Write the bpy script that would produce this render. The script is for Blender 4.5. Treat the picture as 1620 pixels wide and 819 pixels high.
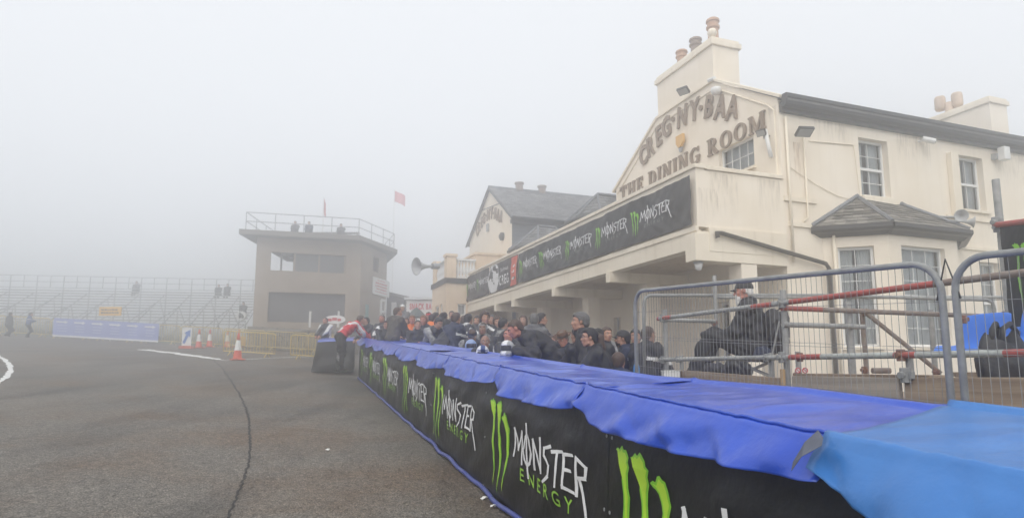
import bpy, bmesh, math, random
import numpy as np
from mathutils import Vector, Matrix, noise as mnoise

R = math.radians
random.seed(7)
rng = np.random.default_rng(7)
scene = bpy.context.scene
for o in list(bpy.data.objects):
    bpy.data.objects.remove(o)
COL = scene.collection

# ------------------------------------------------------------------ camera
FPX, PW, PH = 1005.0, 1620.0, 819.0          # focal length in photo pixels, photo size
PCX, PCY, HOR = 810.0, 450.0, 580.0          # principal point and horizon row
PITCH = math.atan((HOR - PCY) / FPX)
CAMZ = 1.6
cam_d = bpy.data.cameras.new('camera')
cam_d.sensor_width = 36.0
cam_d.lens = FPX / PW * 36.0
cam_d.shift_y = (PCY - PH / 2) / PW
cam_d.clip_start = 0.05
cam_d.clip_end = 2000
cam = bpy.data.objects.new('camera', cam_d)
COL.objects.link(cam)
cam.location = (0, 0, CAMZ)
cam.rotation_euler = (R(90) + PITCH, 0, 0)
scene.camera = cam

# ------------------------------------------------------------------ world: overcast, fog above
SUN_EL, SUN_AZ = R(48), R(-165)               # azimuth measured from +Y towards +X
w = bpy.data.worlds.new('World')
scene.world = w
w.use_nodes = True
nt = w.node_tree
nt.nodes.clear()
wo = nt.nodes.new('ShaderNodeOutputWorld')
bg = nt.nodes.new('ShaderNodeBackground')
sky = nt.nodes.new('ShaderNodeTexSky')
sky.sky_type = 'NISHITA'
sky.sun_disc = False
sky.sun_elevation = SUN_EL
sky.sun_rotation = SUN_AZ
sky.air_density = 1.0
sky.dust_density = 6.0
mix = nt.nodes.new('ShaderNodeMix')
mix.data_type = 'RGBA'
mix.inputs[0].default_value = 0.93
mix.inputs[7].default_value = (8.75, 8.95, 9.2, 1)   # even cloud cover
nt.links.new(sky.outputs[0], mix.inputs[6])
nt.links.new(mix.outputs[2], bg.inputs[0])
bg.inputs[1].default_value = 0.10
nt.links.new(bg.outputs[0], wo.inputs[0])

sun_d = bpy.data.lights.new('sun', 'SUN')
sun_d.energy = 1.5
sun_d.angle = R(60)
sun_d.color = (1.0, 0.96, 0.9)
sun = bpy.data.objects.new('sun', sun_d)
COL.objects.link(sun)
sd = Vector((math.sin(SUN_AZ) * math.cos(SUN_EL), math.cos(SUN_AZ) * math.cos(SUN_EL), math.sin(SUN_EL)))
sun.rotation_euler = sd.to_track_quat('Z', 'Y').to_euler()
sun.location = (0, 0, 60)

scene.view_settings.view_transform = 'Standard'
scene.view_settings.look = 'None'
scene.view_settings.gamma = 1.0
scene.view_settings.exposure = 0.19
scene.render.engine = 'CYCLES'
scene.cycles.use_denoising = True
scene.cycles.denoiser = 'OPENIMAGEDENOISE'
scene.cycles.denoising_prefilter = 'ACCURATE'
scene.cycles.adaptive_threshold = 0.004
scene.cycles.max_bounces = 8
scene.cycles.diffuse_bounces = 3
scene.cycles.glossy_bounces = 3
scene.cycles.transmission_bounces = 4
scene.cycles.transparent_max_bounces = 8
scene.cycles.volume_bounces = 5

# ------------------------------------------------------------------ measuring helpers
_c, _s = math.cos(PITCH), math.sin(PITCH)
def ray(x, y):
    a = (x - PCX) / FPX; u = (PCY - y) / FPX
    return np.array([a, _c - u * _s, _s + u * _c])
def at(x, y, Y):
    r = ray(x, y); P = r * Y / r[1]; P[2] += CAMZ
    return P
GX, GY = -0.0575, 0.0477                      # the road climbs away and banks up to the left
def gz(X, Y): return GX * X + GY * Y
def ground(x, y, dz=0.0):
    r = ray(x, y); t = (dz - CAMZ) / (r[2] - GX * r[0] - GY * r[1]); P = r * t; P[2] += CAMZ
    return P
U = np.array([-0.3454, 0.93845, 0.0]); V = np.array([0.93845, 0.3454, 0.0]); ZZ = np.array([0, 0, 1.0])
M0 = np.array([5.812, 13.272, CAMZ])          # house corner at eye level
def L(u, v, z): return M0 + u * U + v * V + z * ZZ
def uvz(x, y, v=None, u=None):
    """where the sight line meets the house plane v = const or u = const"""
    r = ray(x, y); n = V if v is not None else U; k = v if v is not None else u
    o = M0 - np.array([0, 0, CAMZ]) + k * n
    P = r * (o @ n) / (r @ n) - (M0 - np.array([0, 0, CAMZ]))
    return P @ U, P @ V, P[2]

# ------------------------------------------------------------------ tags
def tag(o, label=None, cat=None, group=None, kind=None):
    if label: o['label'] = label
    if cat: o['category'] = cat
    if group: o['group'] = group
    if kind: o['kind'] = kind
    return o
def empty(name, loc, label, cat, group=None, rz=0.0):
    o = bpy.data.objects.new(name, None); COL.objects.link(o)
    o.location = [float(c) for c in loc]; o.rotation_euler = (0, 0, rz); o.empty_display_size = 0.2
    return tag(o, label, cat, group)
def children(o): return [c for c in bpy.data.objects if c.parent == o]
def copy_tree(o, parent=None):
    c = o.copy(); COL.objects.link(c)
    if parent is not None: c.parent = parent
    for ch in list(o.children): copy_tree(ch, c)
    return c

# ------------------------------------------------------------------ materials
MATS = {}
def pieces(m, amt=.35):
    """each loose piece of a joined part (slate, stone) gets its own tone"""
    n = m.node_tree; b = n.nodes['Principled BSDF']; g = n.nodes.new('ShaderNodeNewGeometry'); mr = n.nodes.new('ShaderNodeMapRange'); mr.inputs[3].default_value = 1 - amt; mr.inputs[4].default_value = 1 + amt
    n.links.new(g.outputs['Random Per Island'], mr.inputs[0]); q = n.nodes.new('ShaderNodeMix'); q.data_type = 'RGBA'; q.blend_type = 'MULTIPLY'; q.inputs[0].default_value = 1.0
    src = b.inputs['Base Color'].links[0].from_socket; n.links.new(src, q.inputs[6]); n.links.new(mr.outputs[0], q.inputs[7]); n.links.new(q.outputs[2], b.inputs['Base Color']); return m
def mat(name, col, rough=0.6, var=0.0, vscale=6.0, bump=0.0, bscale=40.0, metal=0.0, spec=0.5, col2=None, dist=0.02, coat=0.0, obj=True, detail=6.0):
    if name in MATS: return MATS[name]
    m = bpy.data.materials.new(name); m.use_nodes = True
    n = m.node_tree; b = n.nodes['Principled BSDF']
    b.inputs['Roughness'].default_value = rough
    b.inputs['Metallic'].default_value = metal
    b.inputs['Specular IOR Level'].default_value = spec
    b.inputs['Coat Weight'].default_value = coat
    c = (*col, 1.0)
    b.inputs['Base Color'].default_value = c
    tc = n.nodes.new('ShaderNodeTexCoord'); co = tc.outputs['Object' if obj else 'Generated']
    if var > 0 or col2:
        t = n.nodes.new('ShaderNodeTexNoise'); t.inputs['Scale'].default_value = vscale; t.inputs['Detail'].default_value = detail
        t.inputs['Roughness'].default_value = 0.6
        n.links.new(co, t.inputs['Vector'])
        rmp = n.nodes.new('ShaderNodeValToRGB')
        rmp.color_ramp.elements[0].position = 0.3; rmp.color_ramp.elements[1].position = 0.7
        c2 = col2 if col2 else tuple(min(1, x * (1 + var)) for x in col)
        c1 = col if col2 else tuple(x * (1 - var) for x in col)
        rmp.color_ramp.elements[0].color = (*c1, 1); rmp.color_ramp.elements[1].color = (*c2, 1)
        n.links.new(t.outputs['Fac'], rmp.inputs[0]); n.links.new(rmp.outputs[0], b.inputs['Base Color'])
    if bump > 0:
        t2 = n.nodes.new('ShaderNodeTexNoise'); t2.inputs['Scale'].default_value = bscale; t2.inputs['Detail'].default_value = 4
        n.links.new(co, t2.inputs['Vector'])
        bp = n.nodes.new('ShaderNodeBump'); bp.inputs['Strength'].default_value = bump; bp.inputs['Distance'].default_value = dist
        n.links.new(t2.outputs['Fac'], bp.inputs['Height']); n.links.new(bp.outputs[0], b.inputs['Normal'])
    MATS[name] = m
    return m

# ------------------------------------------------------------------ mesh builder
class MB:
    def __init__(s): s.v = []; s.f = []; s.m = []; s.smooth = False
    def add(s, vs, fs, mi=0):
        k = len(s.v); s.v.extend([tuple(map(float, p)) for p in vs]); s.f.extend([tuple(i + k for i in f) for f in fs]); s.m.extend([mi] * len(fs)); return s
    def box(s, c, h, ax=None, mi=0):
        """box: centre, half sizes, three axes"""
        ax = ax if ax is not None else (np.array([1., 0, 0]), np.array([0, 1., 0]), ZZ); c = np.asarray(c, float)
        vs = [c + sx * h[0] * ax[0] + sy * h[1] * ax[1] + sz * h[2] * ax[2] for sx in (-1, 1) for sy in (-1, 1) for sz in (-1, 1)]
        return s.add(vs, [(0, 1, 3, 2), (4, 6, 7, 5), (0, 4, 5, 1), (2, 3, 7, 6), (0, 2, 6, 4), (1, 5, 7, 3)], mi)
    def lbox(s, u0, u1, v0, v1, z0, z1, mi=0):
        """box in house coordinates"""
        return s.box(L((u0 + u1) / 2, (v0 + v1) / 2, (z0 + z1) / 2), (abs(u1 - u0) / 2, abs(v1 - v0) / 2, abs(z1 - z0) / 2), (U, V, ZZ), mi)
    def tube(s, pts, r, n=8, mi=0, cap=True, r2=None):
        pts = [np.asarray(p, float) for p in pts]; m = len(pts); k = len(s.v); ref = None; vs = []
        for i, p in enumerate(pts):
            d = pts[min(i + 1, m - 1)] - pts[max(i - 1, 0)]; d = d / (np.linalg.norm(d) + 1e-9)
            if ref is None:
                ref = np.array([0, 0, 1.]) if abs(d[2]) < 0.9 else np.array([1., 0, 0])
            a = np.cross(d, ref); a /= np.linalg.norm(a) + 1e-9; b = np.cross(a, d); ref = b
            rr = r if r2 is None else r + (r2 - r) * i / max(1, m - 1)
            for j in range(n):
                t = 2 * math.pi * j / n; vs.append(p + rr * (math.cos(t) * a + math.sin(t) * b))
        fs = [(i * n + j, i * n + (j + 1) % n, (i + 1) * n + (j + 1) % n, (i + 1) * n + j) for i in range(m - 1) for j in range(n)]
        if cap: fs += [tuple(range(n - 1, -1, -1)), tuple((m - 1) * n + j for j in range(n))]
        return s.add(vs, fs, mi)
    def lathe(s, prof, c, axis=ZZ, n=16, mi=0, cap=True):
        axis = np.asarray(axis, float); axis /= np.linalg.norm(axis)
        ref = np.array([1., 0, 0]) if abs(axis[0]) < 0.9 else np.array([0, 1., 0])
        a = np.cross(axis, ref); a /= np.linalg.norm(a); b = np.cross(axis, a); c = np.asarray(c, float)
        vs = [c + h * axis + r * (math.cos(2 * math.pi * j / n) * a + math.sin(2 * math.pi * j / n) * b) for r, h in prof for j in range(n)]
        m = len(prof)
        fs = [(i * n + j, i * n + (j + 1) % n, (i + 1) * n + (j + 1) % n, (i + 1) * n + j) for i in range(m - 1) for j in range(n)]
        if cap: fs += [tuple(range(n - 1, -1, -1)), tuple((m - 1) * n + j for j in range(n))]
        return s.add(vs, fs, mi)
    def prism(s, poly, off, mi=0):
        """closed polygon (3D points) pushed along off"""
        off = np.asarray(off, float); n = len(poly); p = [np.asarray(q, float) for q in poly]
        vs = p + [q + off for q in p]
        fs = [tuple(range(n - 1, -1, -1)), tuple(range(n, 2 * n))] + [(i, (i + 1) % n, n + (i + 1) % n, n + i) for i in range(n)]
        return s.add(vs, fs, mi)
    def grid(s, P, mi=0, flip=False):
        """P: array (a, b, 3)"""
        a, b = P.shape[:2]
        fs = [(i * b + j, i * b + j + 1, (i + 1) * b + j + 1, (i + 1) * b + j) for i in range(a - 1) for j in range(b - 1)]
        if flip: fs = [f[::-1] for f in fs]
        return s.add(P.reshape(-1, 3), fs, mi)
    def build(s, name, mats, parent=None, label=None, cat=None, group=None, kind=None, smooth=None, origin=None, bevel=0.0, local=False, recalc=True):
        me = bpy.data.meshes.new(name)
        v = np.array(s.v, float).reshape(-1, 3)
        org = np.zeros(3)
        if not local:
            if parent is not None: org = np.array(parent.matrix_basis.translation) if parent.parent is None else np.array(parent.matrix_basis.translation) + np.array(parent.parent.matrix_basis.translation)
            elif origin is not None: org = np.asarray(origin, float)
            else: org = np.array([(v[:, 0].min() + v[:, 0].max()) / 2, (v[:, 1].min() + v[:, 1].max()) / 2, v[:, 2].min()])
        me.from_pydata([tuple(p) for p in (v - org)], [], s.f)
        mats = mats if isinstance(mats, (list, tuple)) else [mats]
        for m in mats: me.materials.append(m)
        if len(mats) > 1: me.polygons.foreach_set('material_index', s.m)
        if recalc or bevel > 0:
            bm = bmesh.new(); bm.from_mesh(me)
            if recalc: bmesh.ops.recalc_face_normals(bm, faces=bm.faces)
            if bevel > 0:
                bmesh.ops.bevel(bm, geom=[e for e in bm.edges if len(e.link_faces) == 2 and e.calc_face_angle(0) > 0.5], offset=bevel, segments=2, affect='EDGES', profile=0.5, clamp_overlap=True)
            bm.to_mesh(me); bm.free()
        if smooth if smooth is not None else s.smooth:
            me.polygons.foreach_set('use_smooth', [True] * len(me.polygons))
        me.update()
        o = bpy.data.objects.new(name, me); COL.objects.link(o)
        if parent is not None:
            o.parent = parent
        elif not local:
            o.location = org
        return tag(o, label, cat, group, kind)

def smooth_by_angle(o, ang=40):
    me = o.data
    me.polygons.foreach_set('use_smooth', [True] * len(me.polygons))
    bm = bmesh.new(); bm.from_mesh(me)
    for e in bm.edges:
        e.smooth = not (len(e.link_faces) == 2 and e.calc_face_angle(0) > R(ang))
    bm.to_mesh(me); bm.free()

# ------------------------------------------------------------------ lettering
_GL = {}
def glyph(ch, bold=0.0):
    """outline mesh of one character of the built-in typeface, as flat triangles (x, y) of unit size"""
    key = (ch, bold)
    if key not in _GL:
        cu = bpy.data.curves.new('glyph', 'FONT'); cu.body = ch; cu.size = 1.0; cu.offset = bold; cu.resolution_u = 3
        ob = bpy.data.objects.new('glyph', cu); COL.objects.link(ob)
        dg = bpy.context.evaluated_depsgraph_get(); me = ob.evaluated_get(dg).to_mesh()
        vs = np.array([tuple(v.co) for v in me.vertices]).reshape(-1, 3)[:, :2]
        fs = [tuple(p.vertices) for p in me.polygons]
        ob.evaluated_get(dg).to_mesh_clear()
        bpy.data.objects.remove(ob); bpy.data.curves.remove(cu)
        _GL[key] = (vs, fs)
    return _GL[key]
def text_flat(txt, height, bold=0.0, space=0.0, xs=1.0):
    """list of (verts2d, faces); cap height = height, starts at x = 0"""
    out = []; x = 0.0; k = height / 0.69
    for ch in txt:
        if ch == ' ': x += 0.3 * k * xs + space; continue
        vs, fs = glyph(ch, bold)
        if len(vs) == 0: continue
        mn = vs[:, 0].min(); q = vs.copy(); q[:, 0] = (q[:, 0] - mn) * k * xs + x; q[:, 1] *= k
        out.append((q, fs)); x = q[:, 0].max() + 0.07 * k + space
    return out, x
def solid_letter(vs2, fs, fn, t0, t1):
    """thick letter: fn(x, y, t) -> 3D"""
    n = len(vs2)
    vs = [fn(x, y, t1) for x, y in vs2] + [fn(x, y, t0) for x, y in vs2]
    ed = {}
    for f in fs:
        for i in range(len(f)):
            a, b = f[i], f[(i + 1) % len(f)]
            if (b, a) in ed: del ed[(b, a)]
            else: ed[(a, b)] = 1
    fc = [tuple(f) for f in fs] + [(a, b, n + b, n + a)[::-1] for a, b in ed]
    return vs, fc
# ================================================================== setting
def asphalt_mat():
    m = bpy.data.materials.new('worn_asphalt'); m.use_nodes = True; n = m.node_tree; b = n.nodes['Principled BSDF']
    tc = n.nodes.new('ShaderNodeTexCoord')
    def noise_(sc, det, ro=0.6):
        t = n.nodes.new('ShaderNodeTexNoise'); t.inputs['Scale'].default_value = sc; t.inputs['Detail'].default_value = det; t.inputs['Roughness'].default_value = ro
        n.links.new(tc.outputs['Object'], t.inputs['Vector']); return t.outputs['Fac']
    def ramp(f, p0, c0, p1, c1):
        r = n.nodes.new('ShaderNodeValToRGB'); e = r.color_ramp.elements
        e[0].position = p0; e[0].color = (*c0, 1); e[1].position = p1; e[1].color = (*c1, 1); n.links.new(f, r.inputs[0]); return r.outputs[0]
    def mx(fac, a, bb, mode='MIX'):
        q = n.nodes.new('ShaderNodeMix'); q.data_type = 'RGBA'; q.blend_type = mode
        if isinstance(fac, float): q.inputs[0].default_value = fac
        else: n.links.new(fac, q.inputs[0])
        n.links.new(a, q.inputs[6]); n.links.new(bb, q.inputs[7]); return q.outputs[2]
    big = ramp(noise_(0.22, 6), 0.38, (0.150, 0.142, 0.131), 0.66, (0.205, 0.189, 0.168))
    warm = ramp(noise_(0.42, 6, 0.65), 0.46, (0, 0, 0), 0.66, (0.85, 0.85, 0.85))
    rgb = n.nodes.new('ShaderNodeRGB'); rgb.outputs[0].default_value = (0.17, 0.125, 0.09, 1)
    base = mx(warm, big, rgb.outputs[0])
    vo = n.nodes.new('ShaderNodeTexVoronoi'); vo.inputs['Scale'].default_value = 62; n.links.new(tc.outputs['Object'], vo.inputs['Vector'])
    stone = ramp(vo.outputs['Color'], 0.1, (0.58, 0.58, 0.58), 0.95, (1.6, 1.56, 1.5))
    base = mx(0.85, base, stone, 'MULTIPLY')
    gap = ramp(vo.outputs['Distance'], 0.25, (1, 1, 1), 0.75, (0.35, 0.35, 0.35))
    base = mx(0.8, base, gap, 'MULTIPLY')
    fine = ramp(noise_(14, 8, 0.8), 0.38, (0.5, 0.5, 0.5), 0.64, (1.45, 1.45, 1.45))
    base = mx(0.7, base, fine, 'MULTIPLY')
    mp = n.nodes.new('ShaderNodeMapping'); mp.inputs['Scale'].default_value = (1.6, 0.35, 1); mp.inputs['Rotation'].default_value = (0, 0, 0.34); n.links.new(tc.outputs['Object'], mp.inputs[0])
    wear = n.nodes.new('ShaderNodeTexNoise'); wear.inputs['Scale'].default_value = 0.8; wear.inputs['Detail'].default_value = 5; n.links.new(mp.outputs[0], wear.inputs['Vector'])
    base = mx(0.75, base, ramp(wear.outputs['Fac'], 0.3, (0.52, 0.52, 0.53), 0.56, (1.08, 1.07, 1.05)), 'MULTIPLY')
    n.links.new(base, b.inputs['Base Color'])
    b.inputs['Roughness'].default_value = 0.75; b.inputs['Specular IOR Level'].default_value = 0.3
    bp = n.nodes.new('ShaderNodeBump'); bp.inputs['Strength'].default_value = 0.7; bp.inputs['Distance'].default_value = 0.006; bp.invert = True
    n.links.new(vo.outputs['Distance'], bp.inputs['Height']); n.links.new(bp.outputs[0], b.inputs['Normal'])
    return m

m_asphalt = asphalt_mat()
m_grass = mat('rough_grass', (0.055, 0.075, 0.03), 0.9, col2=(0.10, 0.11, 0.05), vscale=1.5, bump=0.8, bscale=12, dist=0.1)
m_white_paint = mat('road_paint', (0.62, 0.62, 0.60), 0.7, col2=(0.80, 0.80, 0.78), vscale=8, bump=0.4, bscale=60, dist=0.004)
m_crack = mat('crack_tar', (0.025, 0.024, 0.023), 0.85, var=0.3, vscale=20)
m_concrete = mat('concrete', (0.26, 0.25, 0.235), 0.85, var=0.18, vscale=2.5, bump=0.4, bscale=30, dist=0.01)

# hillside under everything, road sheet laid on it
mb = MB(); n = 60
xs = np.linspace(-95, 60, n); ys = np.linspace(-30, 135, n); P = np.zeros((n, n, 3))
for i, x in enumerate(xs):
    for j, y in enumerate(ys):
        P[i, j] = (x, y, gz(x, y) - 0.012)
mb.grid(P); mb.build('ground', m_grass, kind='structure')

road_edge = [(-44, -12), (-44, 36), (-26, 38.6), (-17, 37.4), (-13, 36.5), (-7.5, 36.5), (-4.0, 36.0), (2, 34), (9, 20), (14, 6), (14, -12)]
mb = MB(); mb.add([(x, y, gz(x, y)) for x, y in road_edge], [tuple(range(len(road_edge)))]); mb.build('road', m_asphalt, kind='structure')

def ground_strip(name, pix, widths, dz, m, jag=0.0, sub=1):
    pts = [ground(*p) for p in pix]; fine = []
    ww = []
    for i in range(len(pts) - 1):
        for k in range(sub):
            t = k / sub; fine.append(pts[i] * (1 - t) + pts[i + 1] * t); ww.append(widths[i] * (1 - t) + widths[i + 1] * t)
    fine.append(pts[-1]); ww.append(widths[-1])
    vs = []
    for i, p in enumerate(fine):
        d = fine[min(i + 1, len(fine) - 1)] - fine[max(i - 1, 0)]; d[2] = 0; d /= np.linalg.norm(d); nn = np.array([-d[1], d[0], 0])
        sh = random.uniform(-1, 1) * jag
        for sgn in (-1, 1):
            q = p + nn * (sgn * ww[i] / 2 * (1 + random.uniform(-1, 1) * (0.45 if jag else 0.04)) + sh)
            vs.append((q[0], q[1], gz(q[0], q[1]) + dz))
    mb = MB(); mb.add(vs, [(2 * i, 2 * i + 1, 2 * i + 3, 2 * i + 2) for i in range(len(fine) - 1)])
    return mb.build(name, m, kind='structure')
ground_strip('road_line', [(-60, 545), (-25, 553), (-3, 562.5), (6, 568), (12.5, 574), (16.5, 580), (16, 587), (12, 593), (6, 599), (-4, 606), (-30, 622), (-70, 640)], [0.12] * 12, 0.004, m_white_paint, 0.012, 5)
ground_strip('road_line', [(224, 552.5), (262, 556.5), (300, 561.5), (330, 566), (350, 568.8)], [0.62, 0.62, 0.6, 0.5, 0.34], 0.004, m_white_paint, 0.01, 5)
ground_strip('road_line', [(352, 569.2), (388, 568), (430, 566), (494, 563.5)], [0.12, 0.12, 0.12, 0.12], 0.004, m_white_paint, 0.01, 4)
ground_strip('road_crack', [(338, 570), (349, 579), (359.6, 593), (367, 604), (376, 618.6), (383, 632), (389, 645), (393, 659), (394.5, 673), (395.5, 702), (394.5, 728), (387, 754), (376, 780), (361, 817), (345, 860)],
             [0.06, 0.055, 0.05, 0.045, 0.04, 0.036, 0.034, 0.032, 0.029, 0.027, 0.025, 0.024, 0.022, 0.02, 0.02], 0.004, m_crack, 0.014, 14)

# slightly raised forecourt between the barrier and the pub
fc = [(2.9, -2.0), (0.75, 7.0), (-3.0, 19.4), (-2.6, 27), (1.2, 33), (10, 31), (14, 20), (13.9, -2)]
mb = MB(); mb.prism([(x, y, gz(x, y) - 0.02) for x, y in fc], (0, 0, 0.14)); mb.build('forecourt', mat('forecourt_paving', (0.15, 0.145, 0.14), 0.85, var=0.2, vscale=2), kind='structure')
FC = 0.12

# small things on the road: scraps of paper, dark patches
m_paper = mat('scrap_paper', (0.75, 0.75, 0.72), 0.8)
def litter(px, sx, sy, label, seed):
    rr = random.Random(seed); p = ground(*px); a = 9; vs = []
    for i in range(a):
        t = 2 * math.pi * i / a; k = rr.uniform(0.6, 1.2); vs.append((p[0] + sx * k * math.cos(t), p[1] + sy * k * math.sin(t), gz(p[0], p[1]) + 0.006 + rr.uniform(0, 0.03)))
    vs.append((p[0], p[1], gz(p[0], p[1]) + 0.035))
    mb = MB(); mb.add(vs, [(i, (i + 1) % a, a) for i in range(a)] + [tuple(range(a))[::-1]])
    mb.build('paper_scrap', m_paper, label=label, cat='litter', group='scraps of paper on the road')
litter((767, 790), 0.045, 0.03, 'larger white scrap of paper on the road beside the foot of the banner barrier', 1)
litter((781, 803), 0.035, 0.022, 'nearest small white paper scrap, right against the foot of the banner barrier', 2)
litter((519, 713), 0.035, 0.02, 'tiny lone paper scrap on open asphalt left of the barrier', 3)
# ================================================================== buildings
def render_mat(name, c1, c2, stain=0.35):
    """painted render: broad tone drift, faint vertical weather streaks, pitted relief"""
    m = bpy.data.materials.new(name); m.use_nodes = True; n = m.node_tree; b = n.nodes['Principled BSDF']
    tc = n.nodes.new('ShaderNodeTexCoord'); geo = n.nodes.new('ShaderNodeNewGeometry')
    a = n.nodes.new('ShaderNodeTexNoise'); a.inputs['Scale'].default_value = 0.9; a.inputs['Detail'].default_value = 7; n.links.new(geo.outputs['Position'], a.inputs['Vector'])
    r = n.nodes.new('ShaderNodeValToRGB'); r.color_ramp.elements[0].position = 0.35; r.color_ramp.elements[1].position = 0.68
    r.color_ramp.elements[0].color = (*c1, 1); r.color_ramp.elements[1].color = (*c2, 1); n.links.new(a.outputs['Fac'], r.inputs[0])
    mp = n.nodes.new('ShaderNodeMapping'); mp.inputs['Scale'].default_value = (5.0, 5.0, 0.35); n.links.new(geo.outputs['Position'], mp.inputs[0])
    s = n.nodes.new('ShaderNodeTexNoise'); s.inputs['Scale'].default_value = 1.3; s.inputs['Detail'].default_value = 5; n.links.new(mp.outputs[0], s.inputs['Vector'])
    r2 = n.nodes.new('ShaderNodeValToRGB'); r2.color_ramp.elements[0].position = 0.52; r2.color_ramp.elements[1].position = 0.78
    r2.color_ramp.elements[0].color = (0, 0, 0, 1); r2.color_ramp.elements[1].color = (stain, stain, stain, 1); n.links.new(s.outputs['Fac'], r2.inputs[0])
    q = n.nodes.new('ShaderNodeMix'); q.data_type = 'RGBA'; n.links.new(r2.outputs[0], q.inputs[0]); n.links.new(r.outputs[0], q.inputs[6]); q.inputs[7].default_value = (c1[0] * .55, c1[1] * .5, c1[2] * .42, 1)
    n.links.new(q.outputs[2], b.inputs['Base Color']); b.inputs['Roughness'].default_value = 0.85; b.inputs['Specular IOR Level'].default_value = 0.2
    d = n.nodes.new('ShaderNodeTexNoise'); d.inputs['Scale'].default_value = 35; d.inputs['Detail'].default_value = 5; n.links.new(geo.outputs['Position'], d.inputs['Vector'])
    bp = n.nodes.new('ShaderNodeBump'); bp.inputs['Strength'].default_value = 0.35; bp.inputs['Distance'].default_value = 0.01; n.links.new(d.outputs['Fac'], bp.inputs['Height']); n.links.new(bp.outputs[0], b.inputs['Normal'])
    return m
m_cream = render_mat('cream_render', (0.86, 0.765, 0.625), (0.91, 0.825, 0.70), 0.12)
m_cream2 = render_mat('cream_trim', (0.82, 0.73, 0.59), (0.89, 0.81, 0.67), 0.3)
m_peach = render_mat('peach_render', (0.76, 0.60, 0.43), (0.83, 0.68, 0.51))
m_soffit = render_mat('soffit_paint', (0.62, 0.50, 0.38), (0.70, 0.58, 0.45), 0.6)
m_frame = mat('window_frame_white', (0.82, 0.82, 0.80), 0.4)
m_slate = pieces(mat('slate', (0.075, 0.075, 0.08), 0.55, col2=(0.16, 0.155, 0.15), vscale=3.0, bump=0.5, bscale=25))
m_slate2 = pieces(mat('slate_pale', (0.12, 0.12, 0.125), 0.6, col2=(0.22, 0.22, 0.22), vscale=1.2, bump=0.4, bscale=20), .4)
m_lead = mat('lead_flashing', (0.17, 0.18, 0.20), 0.5, var=0.25, vscale=6)
m_gutter = mat('black_gutter', (0.03, 0.03, 0.033), 0.4, var=0.2, vscale=8)
m_clay = mat('clay_pot', (0.45, 0.26, 0.16), 0.8, col2=(0.55, 0.36, 0.24), vscale=5)
m_clay2 = mat('weathered_pot', (0.24, 0.18, 0.15), 0.85, col2=(0.33, 0.26, 0.21), vscale=5)
m_letter = mat('brown_letter', (0.23, 0.165, 0.115), 0.75, col2=(0.29, 0.215, 0.155), vscale=5)
m_net = mat('net_curtain', (0.70, 0.70, 0.68), 0.9, var=0.12, vscale=3)
m_dark = mat('dark_interior', (0.10, 0.105, 0.11), 0.9)
m_black = mat('black_plastic', (0.018, 0.018, 0.02), 0.45)
m_grey = mat('grey_metal', (0.33, 0.34, 0.35), 0.45, metal=0.4, var=0.15, vscale=8)
m_whitep = mat('white_plastic', (0.75, 0.75, 0.73), 0.4)
m_rust = mat('rust_stain', (0.42, 0.22, 0.09), 0.9)

def glass_mat():
    m = bpy.data.materials.new('window_glass'); m.use_nodes = True; n = m.node_tree; n.nodes.clear()
    o = n.nodes.new('ShaderNodeOutputMaterial'); mx = n.nodes.new('ShaderNodeMixShader'); t = n.nodes.new('ShaderNodeBsdfTransparent'); g = n.nodes.new('ShaderNodeBsdfGlossy')
    t.inputs[0].default_value = (0.78, 0.82, 0.84, 1); g.inputs['Roughness'].default_value = 0.04; g.inputs['Color'].default_value = (0.9, 0.92, 0.95, 1)
    fr = n.nodes.new('ShaderNodeFresnel'); fr.inputs[0].default_value = 1.45
    n.links.new(fr.outputs[0], mx.inputs[0]); n.links.new(t.outputs[0], mx.inputs[1]); n.links.new(g.outputs[0], mx.inputs[2]); n.links.new(mx.outputs[0], o.inputs[0])
    return m
m_glass = glass_mat()

def wall_holes(mb, o, ax, nrm, s0, s1, z0, z1, holes, reveal=0.16, mi=0):
    """flat wall with openings: o origin, ax along, nrm outward; holes (s0, s1, z0, z1) get reveals"""
    ss = sorted(set([s0, s1] + [h[0] for h in holes] + [h[1] for h in holes])); zs = sorted(set([z0, z1] + [h[2] for h in holes] + [h[3] for h in holes]))
    P = lambda s, z, d=0: o + s * ax + z * ZZ - d * nrm
    for i in range(len(ss) - 1):
        for j in range(len(zs) - 1):
            sm, zm = (ss[i] + ss[i + 1]) / 2, (zs[j] + zs[j + 1]) / 2
            if any(h[0] < sm < h[1] and h[2] < zm < h[3] for h in holes): continue
            mb.add([P(ss[i], zs[j]), P(ss[i + 1], zs[j]), P(ss[i + 1], zs[j + 1]), P(ss[i], zs[j + 1])], [(0, 1, 2, 3)], mi)
    for a, b, c, d in holes:
        for q in ([P(a, c), P(a, d), P(a, d, reveal), P(a, c, reveal)], [P(b, c), P(b, d), P(b, d, reveal), P(b, c, reveal)], [P(a, c), P(b, c), P(b, c, reveal), P(a, c, reveal)], [P(a, d), P(b, d), P(b, d, reveal), P(a, d, reveal)]):
            mb.add(q, [(0, 1, 2, 3)], mi)

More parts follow.
